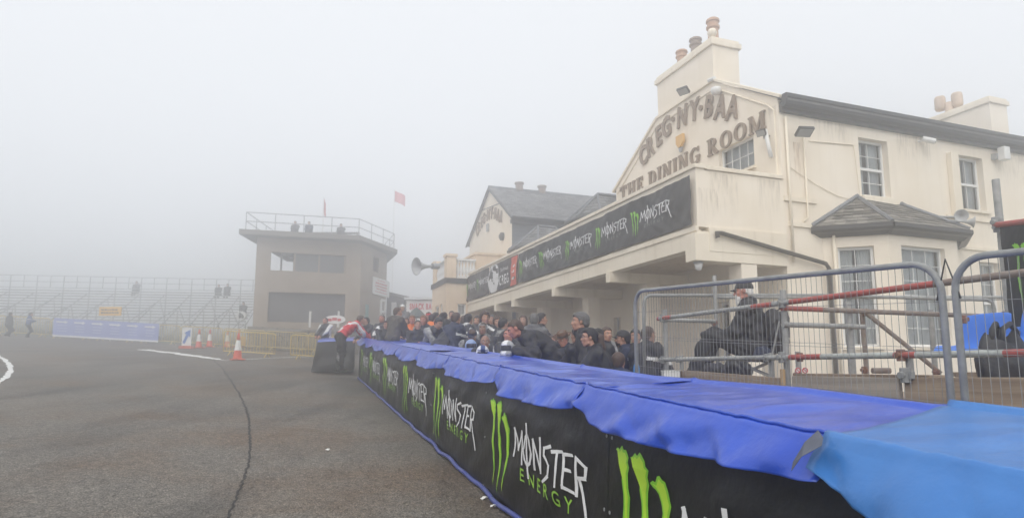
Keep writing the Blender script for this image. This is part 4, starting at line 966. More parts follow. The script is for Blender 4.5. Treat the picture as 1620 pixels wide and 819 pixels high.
# ------------------------------------------------------------------ crowd barriers
m_yel = mat('barrier_cream', (.66, .48, .13), .5, col2=(.70, .56, .24), vscale=4)
def crowd_barrier(cx, cy, ang, ln, label, grp='steel crowd barriers at the edge of the road', m_=None, h=1.1):
    m_ = m_ or m_yel
    t = empty('crowd_barrier', (cx, cy, gz(cx, cy)), label, 'barrier', grp); d = np.array([math.cos(ang), math.sin(ang), 0]); d[2] = GX * d[0] + GY * d[1]; q = np.array([-d[1], d[0], 0]); o = np.array([cx, cy, gz(cx, cy)])
    hl = ln / 2; r = .12; pts = []
    for sx, sz in ((-1, -1), (-1, 1), (1, 1), (1, -1)):
        pass
    a = [o + d * (-hl) + ZZ * .2, o + d * (-hl) + ZZ * (h - r), o + d * (-hl + r * .3) + ZZ * (h - r * .3), o + d * (-hl + r) + ZZ * h, o + d * (hl - r) + ZZ * h, o + d * (hl - r * .3) + ZZ * (h - r * .3), o + d * hl + ZZ * (h - r), o + d * hl + ZZ * .2, o - d * hl + ZZ * .2]
    mb = MB(); mb.tube(a, .022, 8); mb.build('frame', m_, t, smooth=True)
    k = int(ln / .13)
    mb = MB(); p = o + d * (-hl + ln / k); mb.tube([p + ZZ * .2, p + ZZ * h], .01, 5, cap=False); b0_ = mb.build('bar', m_, t)
    for i in range(2, k):
        c = b0_.copy(); COL.objects.link(c); c.parent = t; c.location = [float(x) for x in d * (ln / k) * (i - 1)]
    for s in (-.7, .7):
        mb = MB(); p = o + d * hl * s; mb.tube([p - q * .33 + ZZ * .01, p - q * .05 + ZZ * .2, p + q * .05 + ZZ * .2, p + q * .33 + ZZ * .01], .02, 6); mb.build('foot', m_, t)
    return t
row = [(-29.6, 35.6), (-27.2, 35.75), (-24.8, 35.85), (-22.4, 35.95), (-20.0, 36.05), (-17.6, 36.1), (-15.2, 36.15), (-12.8, 36.2), (-10.4, 36.2)]
desc = ['crowd barrier behind the two bystanders at the left edge', 'crowd barrier just right of the two bystanders', 'crowd barrier under the left end of the blue banner', 'crowd barrier under the middle of the blue banner', 'crowd barrier under the right end of the blue banner', 'crowd barrier between the blue banner and the traffic cones', 'crowd barrier directly behind the group of traffic cones', 'far crowd barrier in front of the stone wall, behind the nearer yellow barriers', 'rightmost far crowd barrier below the tower']
for (x, y), dsc in zip(row, desc): crowd_barrier(x, y, .05, 2.3, 'pale yellow ' + dsc)
for (xa, xb, dsc) in ((351, 436, 'nearer yellow crowd barrier standing by the foremost traffic cone'), (458, 546, 'nearer yellow crowd barrier beside the black end of the foam barrier')):
    a, b = ground(xa, 565), ground(xb, 565); a = at(xa, 565, 28.6); b = at(xb, 565, 28.8); crowd_barrier((a[0] + b[0]) / 2, 28.7, .0, b[0] - a[0], dsc, 'steel crowd barriers at the edge of the road', mat('barrier_yellow', (.70, .52, .12), .5))

# blue banner with white arrows on the barriers
m_bban = mat('blue_banner', (.26, .31, .60), .6, var=.1, vscale=1); m_bwhite = mat('banner_white', (.75, .76, .8), .6)
x0, x1 = at(83, 525, 35.6)[0], at(251, 525, 35.8)[0]
def bpos(s, z, t=0):
    X = x0 + (x1 - x0) * s; Y = 35.62 + .2 * s; return np.array([X, Y - t - .015 * math.sin(s * 40), gz(X, Y) + z])
bb = empty('arrow_banner', bpos(.5, .1), 'blue banner with six white arrows hung along the far crowd barriers', 'banner')
G = np.array([[bpos(i / 60, .22 + .93 * j / 5) for j in range(6)] for i in range(61)]); mb = MB(); mb.grid(G); mb.build('sheet', m_bban, bb, smooth=True)
G = np.array([[bpos(i / 60, .12 + .1 * j, .004) for j in range(2)] for i in range(61)]); mb = MB(); mb.grid(G); mb.build('hem', m_bwhite, bb, smooth=True)
for k in range(6):
    mb = MB(); s = (k + .5) / 6; wd = .055; za = .95
    mb.add([bpos(s + a, za + b, .012) for a, b in ((-wd, .04), (.02, .04), (.02, .09), (wd, 0), (.02, -.09), (.02, -.04), (-wd, -.04))], [(0, 1, 5, 6), (2, 3, 4)]); mb.build('arrow', m_bwhite, bb)
    mb = MB(); rr = random.Random(k)
    for r_ in range(3):
        x = -.04
        while x < .035: wl = rr.uniform(.006, .014); mb.add([bpos(s + x + a, .72 - .15 * r_ + b, .012) for a, b in ((0, 0), (wl, 0), (wl, .06), (0, .06))], [(0, 1, 2, 3)]); x += wl + .004
    mb.build('lettering', mat('faded_print', (.48, .53, .75), .6), bb)

# yellow road sign
c = at(173, 545, 35.9); c[2] = gz(c[0], c[1]); s0, s1 = at(157, 485, 35.8), at(191, 499, 35.8)
t = empty('road_sign', c, 'small orange-yellow road sign on a white post behind the blue banner', 'sign'); mb = MB(); mb.tube([c, (c[0], c[1], s0[2] + .2)], .04, 8); mb.build('post', m_whitep, t)
mb = MB(); mb.box(((s0[0] + s1[0]) / 2, c[1] - .07, (s0[2] + s1[2]) / 2), ((s1[0] - s0[0]) / 2, .02, (s0[2] - s1[2]) / 2)); mb.build('plate', mat('sign_yellow', (.72, .42, .06), .5), t)
mb = MB(); rr = random.Random(2)
for r_ in range(2):
    x = s0[0] + .12
    while x < s1[0] - .2: wl = rr.uniform(.06, .16); mb.box((x + wl / 2, c[1] - .092, s0[2] - .17 - .17 * r_), (wl / 2, .003, .04)); x += wl + .04
mb.build('lettering', m_black, t)

# traffic cones
m_cone = mat('cone_red', (.72, .10, .05), .5, var=.12, vscale=4); m_conew = mat('cone_sleeve', (.78, .78, .76), .45, var=.06, vscale=5); m_base = mat('cone_base', (.55, .10, .05), .7, var=.3, vscale=5)
def cone_meshes():
    t = empty('traffic_cone', (0, 0, 0), 'x', 'traffic cone', 'traffic cones')
    rr = lambda z: .17 - .135 * z
    mb = MB(); mb.lathe([(rr(.05), .05), (rr(.36), .36)], (0, 0, 0), n=20, cap=False); mb.lathe([(rr(.74), .74), (rr(1.0) + .003, .985), (.03, 1.0), (.01, 1.0)], (0, 0, 0), n=20); mb.build('cone_body', m_cone, t, local=True, smooth=True)
    mb = MB(); mb.lathe([(rr(.36) + .004, .36), (rr(.74) + .004, .74)], (0, 0, 0), n=20, cap=False); mb.build('white_sleeve', m_conew, t, local=True, smooth=True)
    mb = MB(); mb.box((0, 0, .025), (.24, .24, .025)); mb.lathe([(.2, .05), (.17, .07)], (0, 0, 0), n=20); mb.build('base', m_base, t, local=True, bevel=.01)
    return t
cone0 = cone_meshes()
cones = [(314, 550.5, 'traffic cone just right of the blue arrow sign', 1.0), (331, 549, 'traffic cone third from the left, at the right of the left-hand pair', 1.0), (359, 549, 'traffic cone behind the left half of the nearer yellow barrier', .95), (377, 549, 'traffic cone directly behind the foremost cone, its red top showing', 1.05), (375.5, 569.5, 'foremost traffic cone, nearest to the camera beside the white road line', 1.08), (411.5, 549, 'traffic cone behind the right end of the nearer yellow barrier', .9), (456.5, 548, 'rightmost traffic cone in the gap between the two nearer yellow barriers', .9), (295, 549.5, 'traffic cone half hidden by the blue arrow sign', .8)]
for i, (px, py, lab, k) in enumerate(cones):
    p = ground(px, py); t = cone0 if i == 0 else copy_tree(cone0); t.location = (p[0], p[1], gz(p[0], p[1]) + .004); t['label'] = 'red and white ' + lab; t.scale = (k, k, k); t.rotation_euler = (0, 0, random.uniform(0, 1.5))
p = ground(294.5, 551.5); t = empty('arrow_sign', p, 'white traffic panel with a blue diagonal arrow left of the cones', 'sign'); mb = MB(); mb.box(p + ZZ * .62, (.24, .02, .46)); mb.build('plate', m_whitep, t)
mb = MB(); mb.box(p + ZZ * .08, (.32, .14, .07)); mb.build('base', m_base, t)
mb = MB(); mb.prism([p + np.array([a, -.026, .62 + b]) for a, b in ((-.2, -.3), (-.1, -.38), (.1, .05), (.18, -.02), (.17, .36), (-.14, .2), (-.02, .12))], (0, -.006, 0)); mb.build('arrow', mat('sign_blue', (.03, .15, .50), .5), t)
p = ground(383, 549); t = empty('warning_board', p, 'small yellow warning board standing behind the foremost cone', 'sign'); mb = MB(); mb.box(p + ZZ * .38, (.2, .015, .28)); mb.build('plate', MATS['sign_yellow'], t); mb = MB(); mb.box(p + ZZ * .04, (.2, .16, .04)); mb.tube([p - np.array([.12, -.12, 0]), p + np.array([0, .03, .6])], .015, 5); mb.build('stand', m_black, t)
# white boarded sign on posts by the tower
for px, py, lab in ((351, 500, 0),):
    pass
c = at(530, 505, 30); t = empty('notice_sign', (c[0], c[1], gz(c[0], c[1])), 'white oval notice with red marks on a post behind the far end of the barrier', 'sign')
mb = MB(); mb.prism([c + np.array([.5 * math.cos(a * .3927), 0, .2 * math.sin(a * .3927)]) for a in range(16)], (0, .05, 0)); mb.build('plate', m_whitep, t); mb = MB()
for dx, r_ in ((-.25, .09), (-.02, .11), (.2, .08)): mb.box(c + np.array([dx, -.006, random.uniform(-.03, .03)]), (r_, .004, .06))
mb.build('marks', m_red, t); mb = MB(); mb.tube([(c[0], c[1] + .08, gz(c[0], c[1])), (c[0], c[1] + .08, c[2])], .035, 6); mb.build('post', m_grey, t)
for px, lab in ((490, 'white post left of the oval notice in front of the dark tower opening'), (535, 'white post right of the oval notice in front of the dark tower opening')):
    a, b = at(px, 512, 37.0), at(px + 1, 492, 37.0); mb = MB(); mb.tube([a - ZZ * .2, b], .07, 8); mb.build('marker_post', m_whitep, label=lab, cat='post')
# ================================================================== foam barrier along the road
BN = np.array([.9473, .3205, 0.]); BD = np.array([.3205, -.9473, 0.])       # away from the road; along it towards the camera
def FL(Y): return np.array([2.018 - .3383 * Y, Y, gz(2.018 - .3383 * Y, Y)])
def BP(Y, h, off=0.0): return FL(Y) + h * ZZ + off * BN
nz = lambda x, y, z=0.0: mnoise.noise(Vector((x, y, z)))
def vinyl(name, c1, c2, rough=.38, coat=.12):
    m = mat(name, c1, rough, col2=c2, vscale=1.7, bump=.35, bscale=11, dist=.02, spec=.6, coat=coat); m.node_tree.nodes['Principled BSDF'].inputs['Coat Roughness'].default_value = .16
    n = m.node_tree; t = n.nodes.new('ShaderNodeTexNoise'); t.noise_type = 'RIDGED_MULTIFRACTAL'; t.inputs['Scale'].default_value = 1.9; t.inputs['Detail'].default_value = 3.0; t.inputs['Distortion'].default_value = .5
    tc = n.nodes.new('ShaderNodeTexCoord'); mp = n.nodes.new('ShaderNodeMapping'); mp.inputs['Rotation'].default_value = (0, 0, .35); mp.inputs['Scale'].default_value = (.8, 1.5, 1.2); n.links.new(tc.outputs['Object'], mp.inputs[0]); n.links.new(mp.outputs[0], t.inputs['Vector'])
    bp = n.nodes.new('ShaderNodeBump'); bp.inputs['Strength'].default_value = .55; bp.inputs['Distance'].default_value = .045; n.links.new(t.outputs['Fac'], bp.inputs['Height']); b = n.nodes['Principled BSDF']; old = b.inputs['Normal'].links[0].from_socket; n.links.new(old, bp.inputs['Normal']); n.links.new(bp.outputs[0], b.inputs['Normal'])
    return m
m_blue = vinyl('blue_vinyl', (.007, .050, .43), (.014, .080, .55), .28, .3); m_light = vinyl('sky_blue_vinyl', (.024, .135, .42), (.042, .19, .52), .38, .1)
m_foam = mat('black_vinyl', (.011, .011, .012), .42, var=.25, vscale=2, bump=.25, bscale=7, dist=.03)
m_banner = mat('black_banner', (.008, .008, .008), .36, var=.3, vscale=1.2, bump=.25, bscale=8, dist=.03, spec=.32)
m_lime = mat('lime_print', (.26, .62, .03), .5, col2=(.20, .55, .03), vscale=6); m_lime2 = mat('yellow_green_print', (.45, .72, .04), .5); m_wprint = mat('white_print', (.78, .78, .78), .5)
m_lime3 = mat('green_text_print', (.30, .58, .05), .5)
m_foot = mat('dirty_blue_tube', (.03, .05, .30), .5, col2=(.10, .12, .30), vscale=5)

# ---- printed emblem: three torn claw strokes, jagged word and spaced word, all as flat print following the sheet
CL = [[(.00, .955), (.035, .975), (.06, .965), (.10, 1.0), (.125, .975), (.165, .98), (.215, .935), (.205, .90), (.225, .87), (.20, .82), (.195, .72), (.21, .66), (.195, .58), (.185, .50), (.195, .42), (.185, .30), (.18, .2), (.17, .1), (.155, .0), (.15, .08), (.14, .2), (.125, .30), (.135, .36), (.12, .44), (.105, .50), (.12, .58), (.125, .66), (.115, .76), (.125, .81), (.10, .86), (.105, .90), (.07, .915), (.05, .94)],
      [(.235, .94), (.27, .955), (.30, .985), (.33, .97), (.36, 1.0), (.39, .985), (.43, .955), (.44, .92), (.475, .90), (.45, .85), (.455, .80), (.425, .74), (.42, .66), (.435, .58), (.42, .50), (.425, .40), (.41, .32), (.415, .2), (.40, .08), (.375, -.06), (.365, .06), (.36, .2), (.345, .30), (.355, .40), (.335, .5), (.35, .58), (.345, .66), (.33, .74), (.345, .80), (.32, .86), (.325, .90), (.28, .91), (.265, .935)],
      [(.47, .82), (.51, .845), (.54, .84), (.57, .885), (.60, .895), (.63, .875), (.665, .87), (.685, .82), (.70, .76), (.715, .73), (.685, .66), (.675, .58), (.65, .50), (.655, .44), (.63, .38), (.635, .30), (.615, .2), (.60, .1), (.575, .02), (.58, .12), (.575, .24), (.555, .32), (.57, .40), (.57, .5), (.595, .58), (.60, .66), (.585, .72), (.565, .77), (.535, .79), (.50, .80)]]
def tri_poly(poly, cell):
    """triangulate a polygon and slice it so that it can follow a creased sheet"""
    bm = bmesh.new(); vs = [bm.verts.new((x, y, 0)) for x, y in poly]; f = bm.faces.new(vs); bmesh.ops.triangulate(bm, faces=[f])
    xs_ = [p[0] for p in poly]; ys_ = [p[1] for p in poly]
    x = min(xs_) + cell
    while x < max(xs_): bmesh.ops.bisect_plane(bm, geom=bm.verts[:] + bm.edges[:] + bm.faces[:], plane_co=(x, 0, 0), plane_no=(1, 0, 0)); x += cell
    y = min(ys_) + cell
    while y < max(ys_): bmesh.ops.bisect_plane(bm, geom=bm.verts[:] + bm.edges[:] + bm.faces[:], plane_co=(0, y, 0), plane_no=(0, 1, 0)); y += cell
    bm.verts.index_update(); out = [tuple(v.co)[:2] for v in bm.verts], [tuple(v.index for v in f.verts) for f in bm.faces]; bm.free(); return out
def shrink(poly, d):
    n = len(poly); out = []
    for i in range(n):
        a, b, c = np.array(poly[i - 1]), np.array(poly[i]), np.array(poly[(i + 1) % n]); t = c - a; t /= np.linalg.norm(t) + 1e-9
        out.append(tuple(b + d * np.array([t[1], -t[0]])))
    return out
def stroke(a, b, w0, w1):
    a, b = np.array(a), np.array(b); d = b - a; d /= np.linalg.norm(d); q = np.array([-d[1], d[0]]); e = d * .035
    return [tuple(a - e + q * w0), tuple(a - e * .3 - q * w0), tuple((a + b) / 2 - q * (w0 + w1) * .44), tuple(b + e - q * w1), tuple(b + e * .4 + q * w1), tuple((a + b) / 2 + q * (w0 + w1) * .56)]
SG = {'M': ([((.02, .0), (.10, .98)), ((.08, 1.0), (.33, .30)), ((.33, .30), (.60, 1.02)), ((.60, .98), (.68, -.08))], .74),
      'O': ([((.02, .48), (.12, .86)), ((.12, .86), (.26, 1.0)), ((.26, 1.0), (.42, .84)), ((.42, .84), (.52, .46)), ((.52, .46), (.42, .12)), ((.42, .12), (.27, -.02)), ((.27, -.02), (.12, .14)), ((.12, .14), (.02, .48)), ((.26, 1.36), (.28, -.42))], .62),
      'N': ([((.03, -.02), (.06, .96)), ((.05, .96), (.40, .02)), ((.41, .0), (.43, 1.1))], .52),
      'S': ([((.42, .98), (.10, .84)), ((.10, .86), (.08, .60)), ((.08, .62), (.40, .40)), ((.40, .42), (.34, .06)), ((.36, .08), (.0, -.22))], .48),
      'T': ([((.0, .84), (.56, 1.0)), ((.30, .94), (.24, -.1))], .54),
      'E': ([((.06, .96), (.02, -.02)), ((.04, .94), (.42, 1.02)), ((.04, .52), (.34, .56)), ((.01, .02), (.44, .0))], .50),
      'R': ([((.02, -.05), (.05, 1.0)), ((.03, 1.0), (.42, .84)), ((.42, .86), (.36, .52)), ((.38, .54), (.05, .46)), ((.14, .48), (.52, -.72))], .56)}
def emblem(parent, fn, *a, cell=.07, small=None):
    return _emblem(parent, fn, *a, cell=cell, small=small)
def _emblem(parent, fn, claw_w, claw_h, word_x, word_w, word_h, word_y, en_x, en_w, en_y, en_h, cell=.07, small=None):
    """fn(x, y, t): metres along, up, and off the sheet"""
    k = claw_w / .715
    for c in CL:
        for j, (pl, m_, t) in enumerate(((c, m_lime, .0045), (shrink(c, .022), m_lime2, .0065))):
            if j and claw_h < .7: continue
            vs, fs = tri_poly([(x * k, y * claw_h) for x, y in pl], cell); mb = MB(); mb.add([fn(x, y, t) for x, y in vs], fs); mb.build('claw_stroke', m_, parent, recalc=False)
    tot = sum(SG[c][1] for c in 'MONSTER'); kx = word_w / tot; x = 0
    for ch in 'MONSTER':
        mb = MB()
        for j, (a, b) in enumerate(SG[ch][0]):
            vs, fs = tri_poly([(word_x + (x + q[0]) * kx, word_y + q[1] * word_h) for q in stroke(a, b, .056, .042)], cell); mb.add([fn(p, q, .004 + .0006 * j) for p, q in vs], fs)
        mb.build('letter', m_wprint, parent, recalc=False); x += SG[ch][1]
    gl_, wl = text_flat('ENERGY', en_h, .008, en_h * .62, 1.15); kx = en_w / wl
    for vs2, fs in gl_:
        mb = MB(); mb.add([fn(en_x + p[0] * kx, en_y + p[1], .004) for p in vs2], fs); mb.build('letter', small or m_lime3, parent, recalc=False)

def sag(Y, h):
    """creases of the hung sheet, metres towards the road"""
    a = .026 * nz(Y * .9, h * 1.2, 3.1) + .028 * nz(Y * 2.2 + h * 2.5, h * .9 - Y * .6, 7.7) + .010 * nz(Y * 4 + h * 6, h * 2, 1.2) + .02 * abs(nz(Y * 1.6 - h * 2.0, h * .7, 5.5))
    return (.030 + a * (1.0 if h > .15 else h / .15)) * (1 - .72 * min(1, max(0, (h - .88) / .14)))
def BS(Y, h, t=0.0): return BP(Y, h, -(sag(Y, h) + t))
panels = [(-1.05, 4.115, 'nearest black sponsor banner on the foam barrier, emblem cut off by the picture\'s bottom edge'), (4.125, 9.29, 'second black sponsor banner along the foam barrier, with two complete green and white emblems'), (9.30, 14.5, 'third black sponsor banner along the foam barrier, beyond the two big emblems'), (14.51, 19.92, 'farthest black sponsor banner on the foam barrier, by the rider in red and white')]
logos = [[1.14, 3.72], [6.20, 8.88], [11.45, 14.1], [16.75, 19.2]]
for (ya, yb, lab), lg in zip(panels, logos):
    t = empty('sponsor_banner', BP((ya + yb) / 2, .05), lab, 'banner', 'black sponsor banners along the foam barrier')
    n_ = int((yb - ya) / .05); G = np.array([[BS(ya + (yb - ya) * i / n_, .04 + 1.14 * j / 26) for j in range(27)] for i in range(n_ + 1)])
    mb = MB(); mb.grid(G); mb.build('sheet', m_banner, t, smooth=True)
    for Yc in lg:
        s0 = Yc + .31                          # left edge of the claws
        emblem(t, lambda x, y, tt: BS(s0 - x * .9473, .15 + y, tt), .60, .83, .69, 1.58, .25, .385, .92, 1.16, .225, .105)
    for Y in (ya + .03, yb - .03, (ya + yb) / 2):
        for h in (.07, .55, 1.0):
            mb = MB(); mb.lathe([(.012, 0), (.011, .003), (.006, .003)], BS(Y, h, .002), -BN, 10); mb.build('eyelet', m_grey, t)
# ---- barrier modules: black foam body, blue vinyl cover with drooping flap, blue tube at the foot
bounds = [(-1.2, 2.47, 'near'), (2.44, 4.50), (4.48, 6.35), (6.32, 8.45), (8.42, 10.4), (10.38, 12.4), (12.38, 14.4), (14.38, 16.3), (16.28, 18.2), (18.18, 19.95)]
blab = ['nearest foam barrier block with a faded sky blue cover in the bottom right corner', 'foam barrier block with a royal blue cover, next to the sky blue one', 'royal blue covered foam barrier block in front of the woman with the ponytail', 'royal blue covered foam barrier block the big man in black leans on', 'royal blue covered foam barrier block in front of the smiling bald man', 'royal blue covered foam barrier block in front of the hunched person in a padded jacket', 'royal blue covered foam barrier block just right of the man in olive', 'royal blue covered foam barrier block just left of the man in olive', 'last but one royal blue foam barrier block, near the rider in red and white', 'last royal blue foam barrier block of the row, beside the rider in red and white']
def cover(ya, yb, mt, parent, seed, near=False):
    nY = max(24, int((yb - ya) / .035)); L_ = yb - ya; rows_ = []
    def skew(Y): return (.17 * max(0, 1 - abs(Y - 2.46) / 2.0))
    for i in range(nY + 1):
        Y = yb - L_ * i / nY; t = i / nY if not near else min(1, (yb - Y) / 1.9)
        roll = .012 + .055 * min(1, max(0, (5.0 - Y) / 1.6)) if not near else .012
        # hem height: tucked at the far end, deepest in the middle, lifting at the near end
        hb = 1.17 - .11 * min(1, t / .14) + .005 * math.sin(t * 3) + (.075 * max(0, (t - .5) / .5) ** 1.5 if not near else 0)
        if near: hb = 1.18 - .13 * min(1, (yb - Y) / .3) - .03 * min(1, max(0, (yb - Y - .3) / .8))
        hb += .018 * nz(Y * 2.2, seed)
        bul = (.06 - .045 * (t > .9) * (t - .9) / .1 * (yb < 4.6) if not near else .10) + .05 * math.sin(math.pi * min(1, max(0, t))) ** .7 + (.03 * math.exp(-((t - 1) / .05) ** 2)) + .012 * math.exp(-(t / .05) ** 2) 
        bk = .055 * min(1, max(0, (5.0 - Y) / 1.6)) if not near else .062
        pr = [(1.0, 1.08), (1.005, 1.2), (1.005, 1.275 + bk), (.995, 1.30 + bk), (.975, 1.31 + bk), (.955, 1.30 + bk), (.94, 1.283 + bk)]
        pr += [(.94 - .86 * k / 22, 1.283 - .012 * k / 22 + bk * (1 - k / 22)) for k in range(1, 23)]
        pr += [(.06, 1.274), (.045, 1.286), (.03, 1.29), (.012, 1.284), (.0, 1.268)]
        nf = 16; pr += [(-.0 - bul * ((k / nf) ** .8), 1.262 + (hb - 1.262) * k / nf) for k in range(1, nf + 1)]
        line = []
        for k, (o_, h) in enumerate(pr):
            dz = 0.0; do = 0.0
            if 6 <= k <= 29:
                w_ = math.sin((k - 6) / 23 * math.pi) ** .5
                dz = w_ * (.016 * nz(Y * 3.4 + o_ * 1.2, o_ * 2.2, seed) + .020 * nz(Y * 6 + o_ * 2.6, o_ * .9, seed + 5) + .009 * nz(Y * 15 + o_ * 5, o_ * 1.4, seed + 2) - .018 * abs(nz(Y * 1.6 - o_ * 2, o_ * 2.2, seed + 9)))
                if near: dz *= .75
            elif k > 33:
                f = (k - 33) / nf; do = -f * (.05 * nz(Y * 3.2 + h * 4, h * 5, seed) + .03 * abs(nz(Y * 4.5 - h * 5, h * 3, seed + 3)) + .007 * nz(Y * 12 + h * 10, h * 8, seed + 6)) ; dz = .004 * nz(Y * 6, h * 3, seed); do *= (2.3 if near else 1.25 + .5 * min(1, max(0, (7 - Y) / 3))); do -= (f * (.045 * abs(nz(Y * 5.5 - h * 2.5, h * 1.2, 31.0)) + .02 * nz(Y * 13 - h * 4, h * 2, 8.0)) if near else 0)
            elif k > 29: dz = .006 * nz(Y * 16, seed, 2) + .004 * nz(Y * 40, seed)
            if not near:
                e = max(math.exp(-(t / .03) ** 2), math.exp(-((1 - t) / .03) ** 2)); dz += e * .010 * (1 if k < 34 else .3)
            else: dz += .022 if k < 34 else .010
            line.append(BP(Y + skew(Y) * max(0, o_) ** 1.2, h + dz, (o_ * .93 if o_ > 0 else o_) + do))
        rows_.append(line)
    mb = MB(); mb.grid(np.array(rows_)); o = mb.build('cover', mt, parent, smooth=True)
    if not near:
        mb = MB(); mb.tube([r_[31] + ZZ * (.006 + .004 * nz(i * .35, seed)) + BN * .02 * nz(i * .12, seed, 4) for i, r_ in enumerate(rows_)][1:-1], .009, 6); mb.build('piping', mt, o, smooth=True)
    sm = o.modifiers.new('thick', 'SOLIDIFY'); sm.thickness = .003; sm.offset = -1
    return o
for i, (b, lab) in enumerate(zip(bounds, blab)):
    ya, yb = b[0], b[1]; t = empty('foam_barrier', BP((ya + yb) / 2, 0, .5), lab, 'barrier', 'foam barrier blocks along the road')
    mb = MB(); e = .02
    P8 = [BP(Y, h, o_) for Y in (ya + e, yb - e) for h in (.03, 1.22) for o_ in (.05, .95)]; mb.add(P8, [(0, 1, 3, 2), (4, 6, 7, 5), (0, 4, 5, 1), (2, 3, 7, 6), (0, 2, 6, 4), (1, 5, 7, 3)]); mb.build('foam_body', m_foam, t, bevel=.03)
    if i == 0: first_barrier = t
    cover(ya, yb, m_light if i == 0 else m_blue, t, 11.3 * i + 1.7, near=i == 0)
    pts = [BP(ya + (yb - ya) * k / 20, .045 + .018 * nz((ya + (yb - ya) * k / 20) * 2.3, 4.4), -.06 - .03 * nz((ya + (yb - ya) * k / 20) * 1.7, 9)) for k in range(21)]
    mb = MB(); mb.tube(pts, .024, 8); mb.build('foot_tube', m_foot, t, smooth=True)
# turned-back corner of the sky blue cover: its grey underside shows
q = [BP(2.47, 1.312, -.02), BP(2.42, 1.295, -.05), BP(2.39, 1.272, -.09), BP(2.44, 1.225, -.135), BP(2.47, 1.17, -.155), BP(2.475, 1.20, -.14), BP(2.475, 1.27, -.08)]
mb = MB(); mb.prism(q, -BN * .003); mb.build('turned_corner', mat('grey_underside', (.09, .10, .13), .6, var=.15), first_barrier)
# far return block behind the end of the row
pa, pb = ground(493, 588), ground(556, 591); pa[1] = 21.3; pb[1] = 21.5; pa[0] = at(493, 588, 21.3)[0]; pb[0] = at(560, 588, 21.5)[0]
t = empty('foam_barrier', (pa + pb) / 2, 'foam barrier block turned across the far end of the row, black front and blue top', 'barrier', 'foam barrier blocks along the road')
za, zb = at(500, 588, 21.3)[2], at(556, 588, 21.5)[2]; zt1, zt2 = at(500, 541, 21.3)[2], at(556, 539, 21.5)[2]
G = np.zeros((15, 9, 3)); dp = np.array([-.6, 2.6, .17]) 
for i in range(15):
    for j in range(9):
        f, g_ = i / 14, j / 8; x = pa[0] + (pb[0] - pa[0]) * f; fl = 0
        G[i, j] = (x + .16 * g_ * (1 - f) ** 2, 21.3 + .2 * f - .06 * nz(f * 5, g_ * 3, 2) - (1 - g_) * .08, (za * (1 - f) + zb * f) * (1 - g_) + (zt1 * (1 - f) + zt2 * f) * g_)
mb = MB(); mb.grid(G); top = G[:, -1]
nb2 = np.array([top, top + dp * .05 + ZZ * .05] + [top + dp * k / 6 + ZZ * (.06 + .02 * k / 6) for k in range(1, 7)])
mb.build('front_sheet', m_foam, t, smooth=True)
mb = MB(); mb.grid(nb2 + ZZ * .006); mb.build('cover', m_blue, t, smooth=True)
mb = MB(); mb.add([G[0, 0], G[0, 0] + dp, top[0] + dp + ZZ * .08, top[0]], [(0, 1, 2, 3)]); mb.add([G[-1, 0], G[-1, 0] + dp, top[-1] + dp + ZZ * .08, top[-1]], [(0, 1, 2, 3)]); mb.add([G[0, 0] + dp, G[-1, 0] + dp, top[-1] + dp + ZZ * .08, top[0] + dp + ZZ * .08], [(0, 1, 2, 3)]); mb.build('side_sheet', m_foam, t)

# ---- banners on the balcony
m_greyp = mat('grey_print', (.22, .23, .22), .6)
m_bban2 = mat('black_mesh_banner', (.045, .045, .048), .6, var=.2, vscale=1.5, bump=.2, bscale=15)
def balc(u0, u1, zlo, zhi, seed):
    def fn(s, h, t=0.0):
        u = u0 + s; f = abs(s) / abs(u1 - u0); lo = zlo - .0; z = lo + h
        fold = .06 * nz(u * 1.3 + h * 1.4, h * 1.1, seed) + .05 * abs(nz(u * 2.0 - h * 3.0, h * .8, seed + 4)) + .02 * nz(u * 6 + h * 4, h * 3, seed)
        return L(u, BV - .085 - fold - t, z + .02 * nz(u * .8, seed, 1) * (1 if h < .5 else .3))
    return fn
def balcony_banner(u0, u1, zlo, zhi, lab, seed, draw):
    fn = balc(u0, u1, zlo, zhi, seed); t = empty('balcony_banner', L((u0 + u1) / 2, BV - .1, zlo), lab, 'banner', 'banners along the balcony'); n_ = int(abs(u1 - u0) / .06); H = zhi - zlo
    G = np.array([[fn((u1 - u0) * i / n_, H * j / 18) for j in range(19)] for i in range(n_ + 1)]); mb = MB(); mb.grid(G); mb.build('sheet', m_bban2, t, smooth=True); draw(t, fn); return t
def five(t, fn):
    for uc in (1.62, 3.42, 5.28, 7.18, 8.98):
        emblem(t, lambda x, y, tt: fn(uc - x - .03 + .75, .17 + y, tt + .004), .30, .60, .36, 1.30, .23, .30, .56, .86, .13, .08, cell=.12, small=m_greyp)
balcony_banner(.03, 9.85, 2.84, 3.86, 'long black banner with five sponsor emblems on the near half of the balcony', 3.3, five)
def two(t, fn):
    for uc in (1.15, 2.75):
        emblem(t, lambda x, y, tt: fn(uc - x + .45, .22 + y, tt + .004), .25, .55, .30, 1.15, .21, .28, .45, .75, .13, .07, cell=.14, small=m_greyp)
balcony_banner(13.1, 16.28, 2.84, 3.9, 'black banner with two sponsor emblems at the far end of the balcony', 8.1, two)
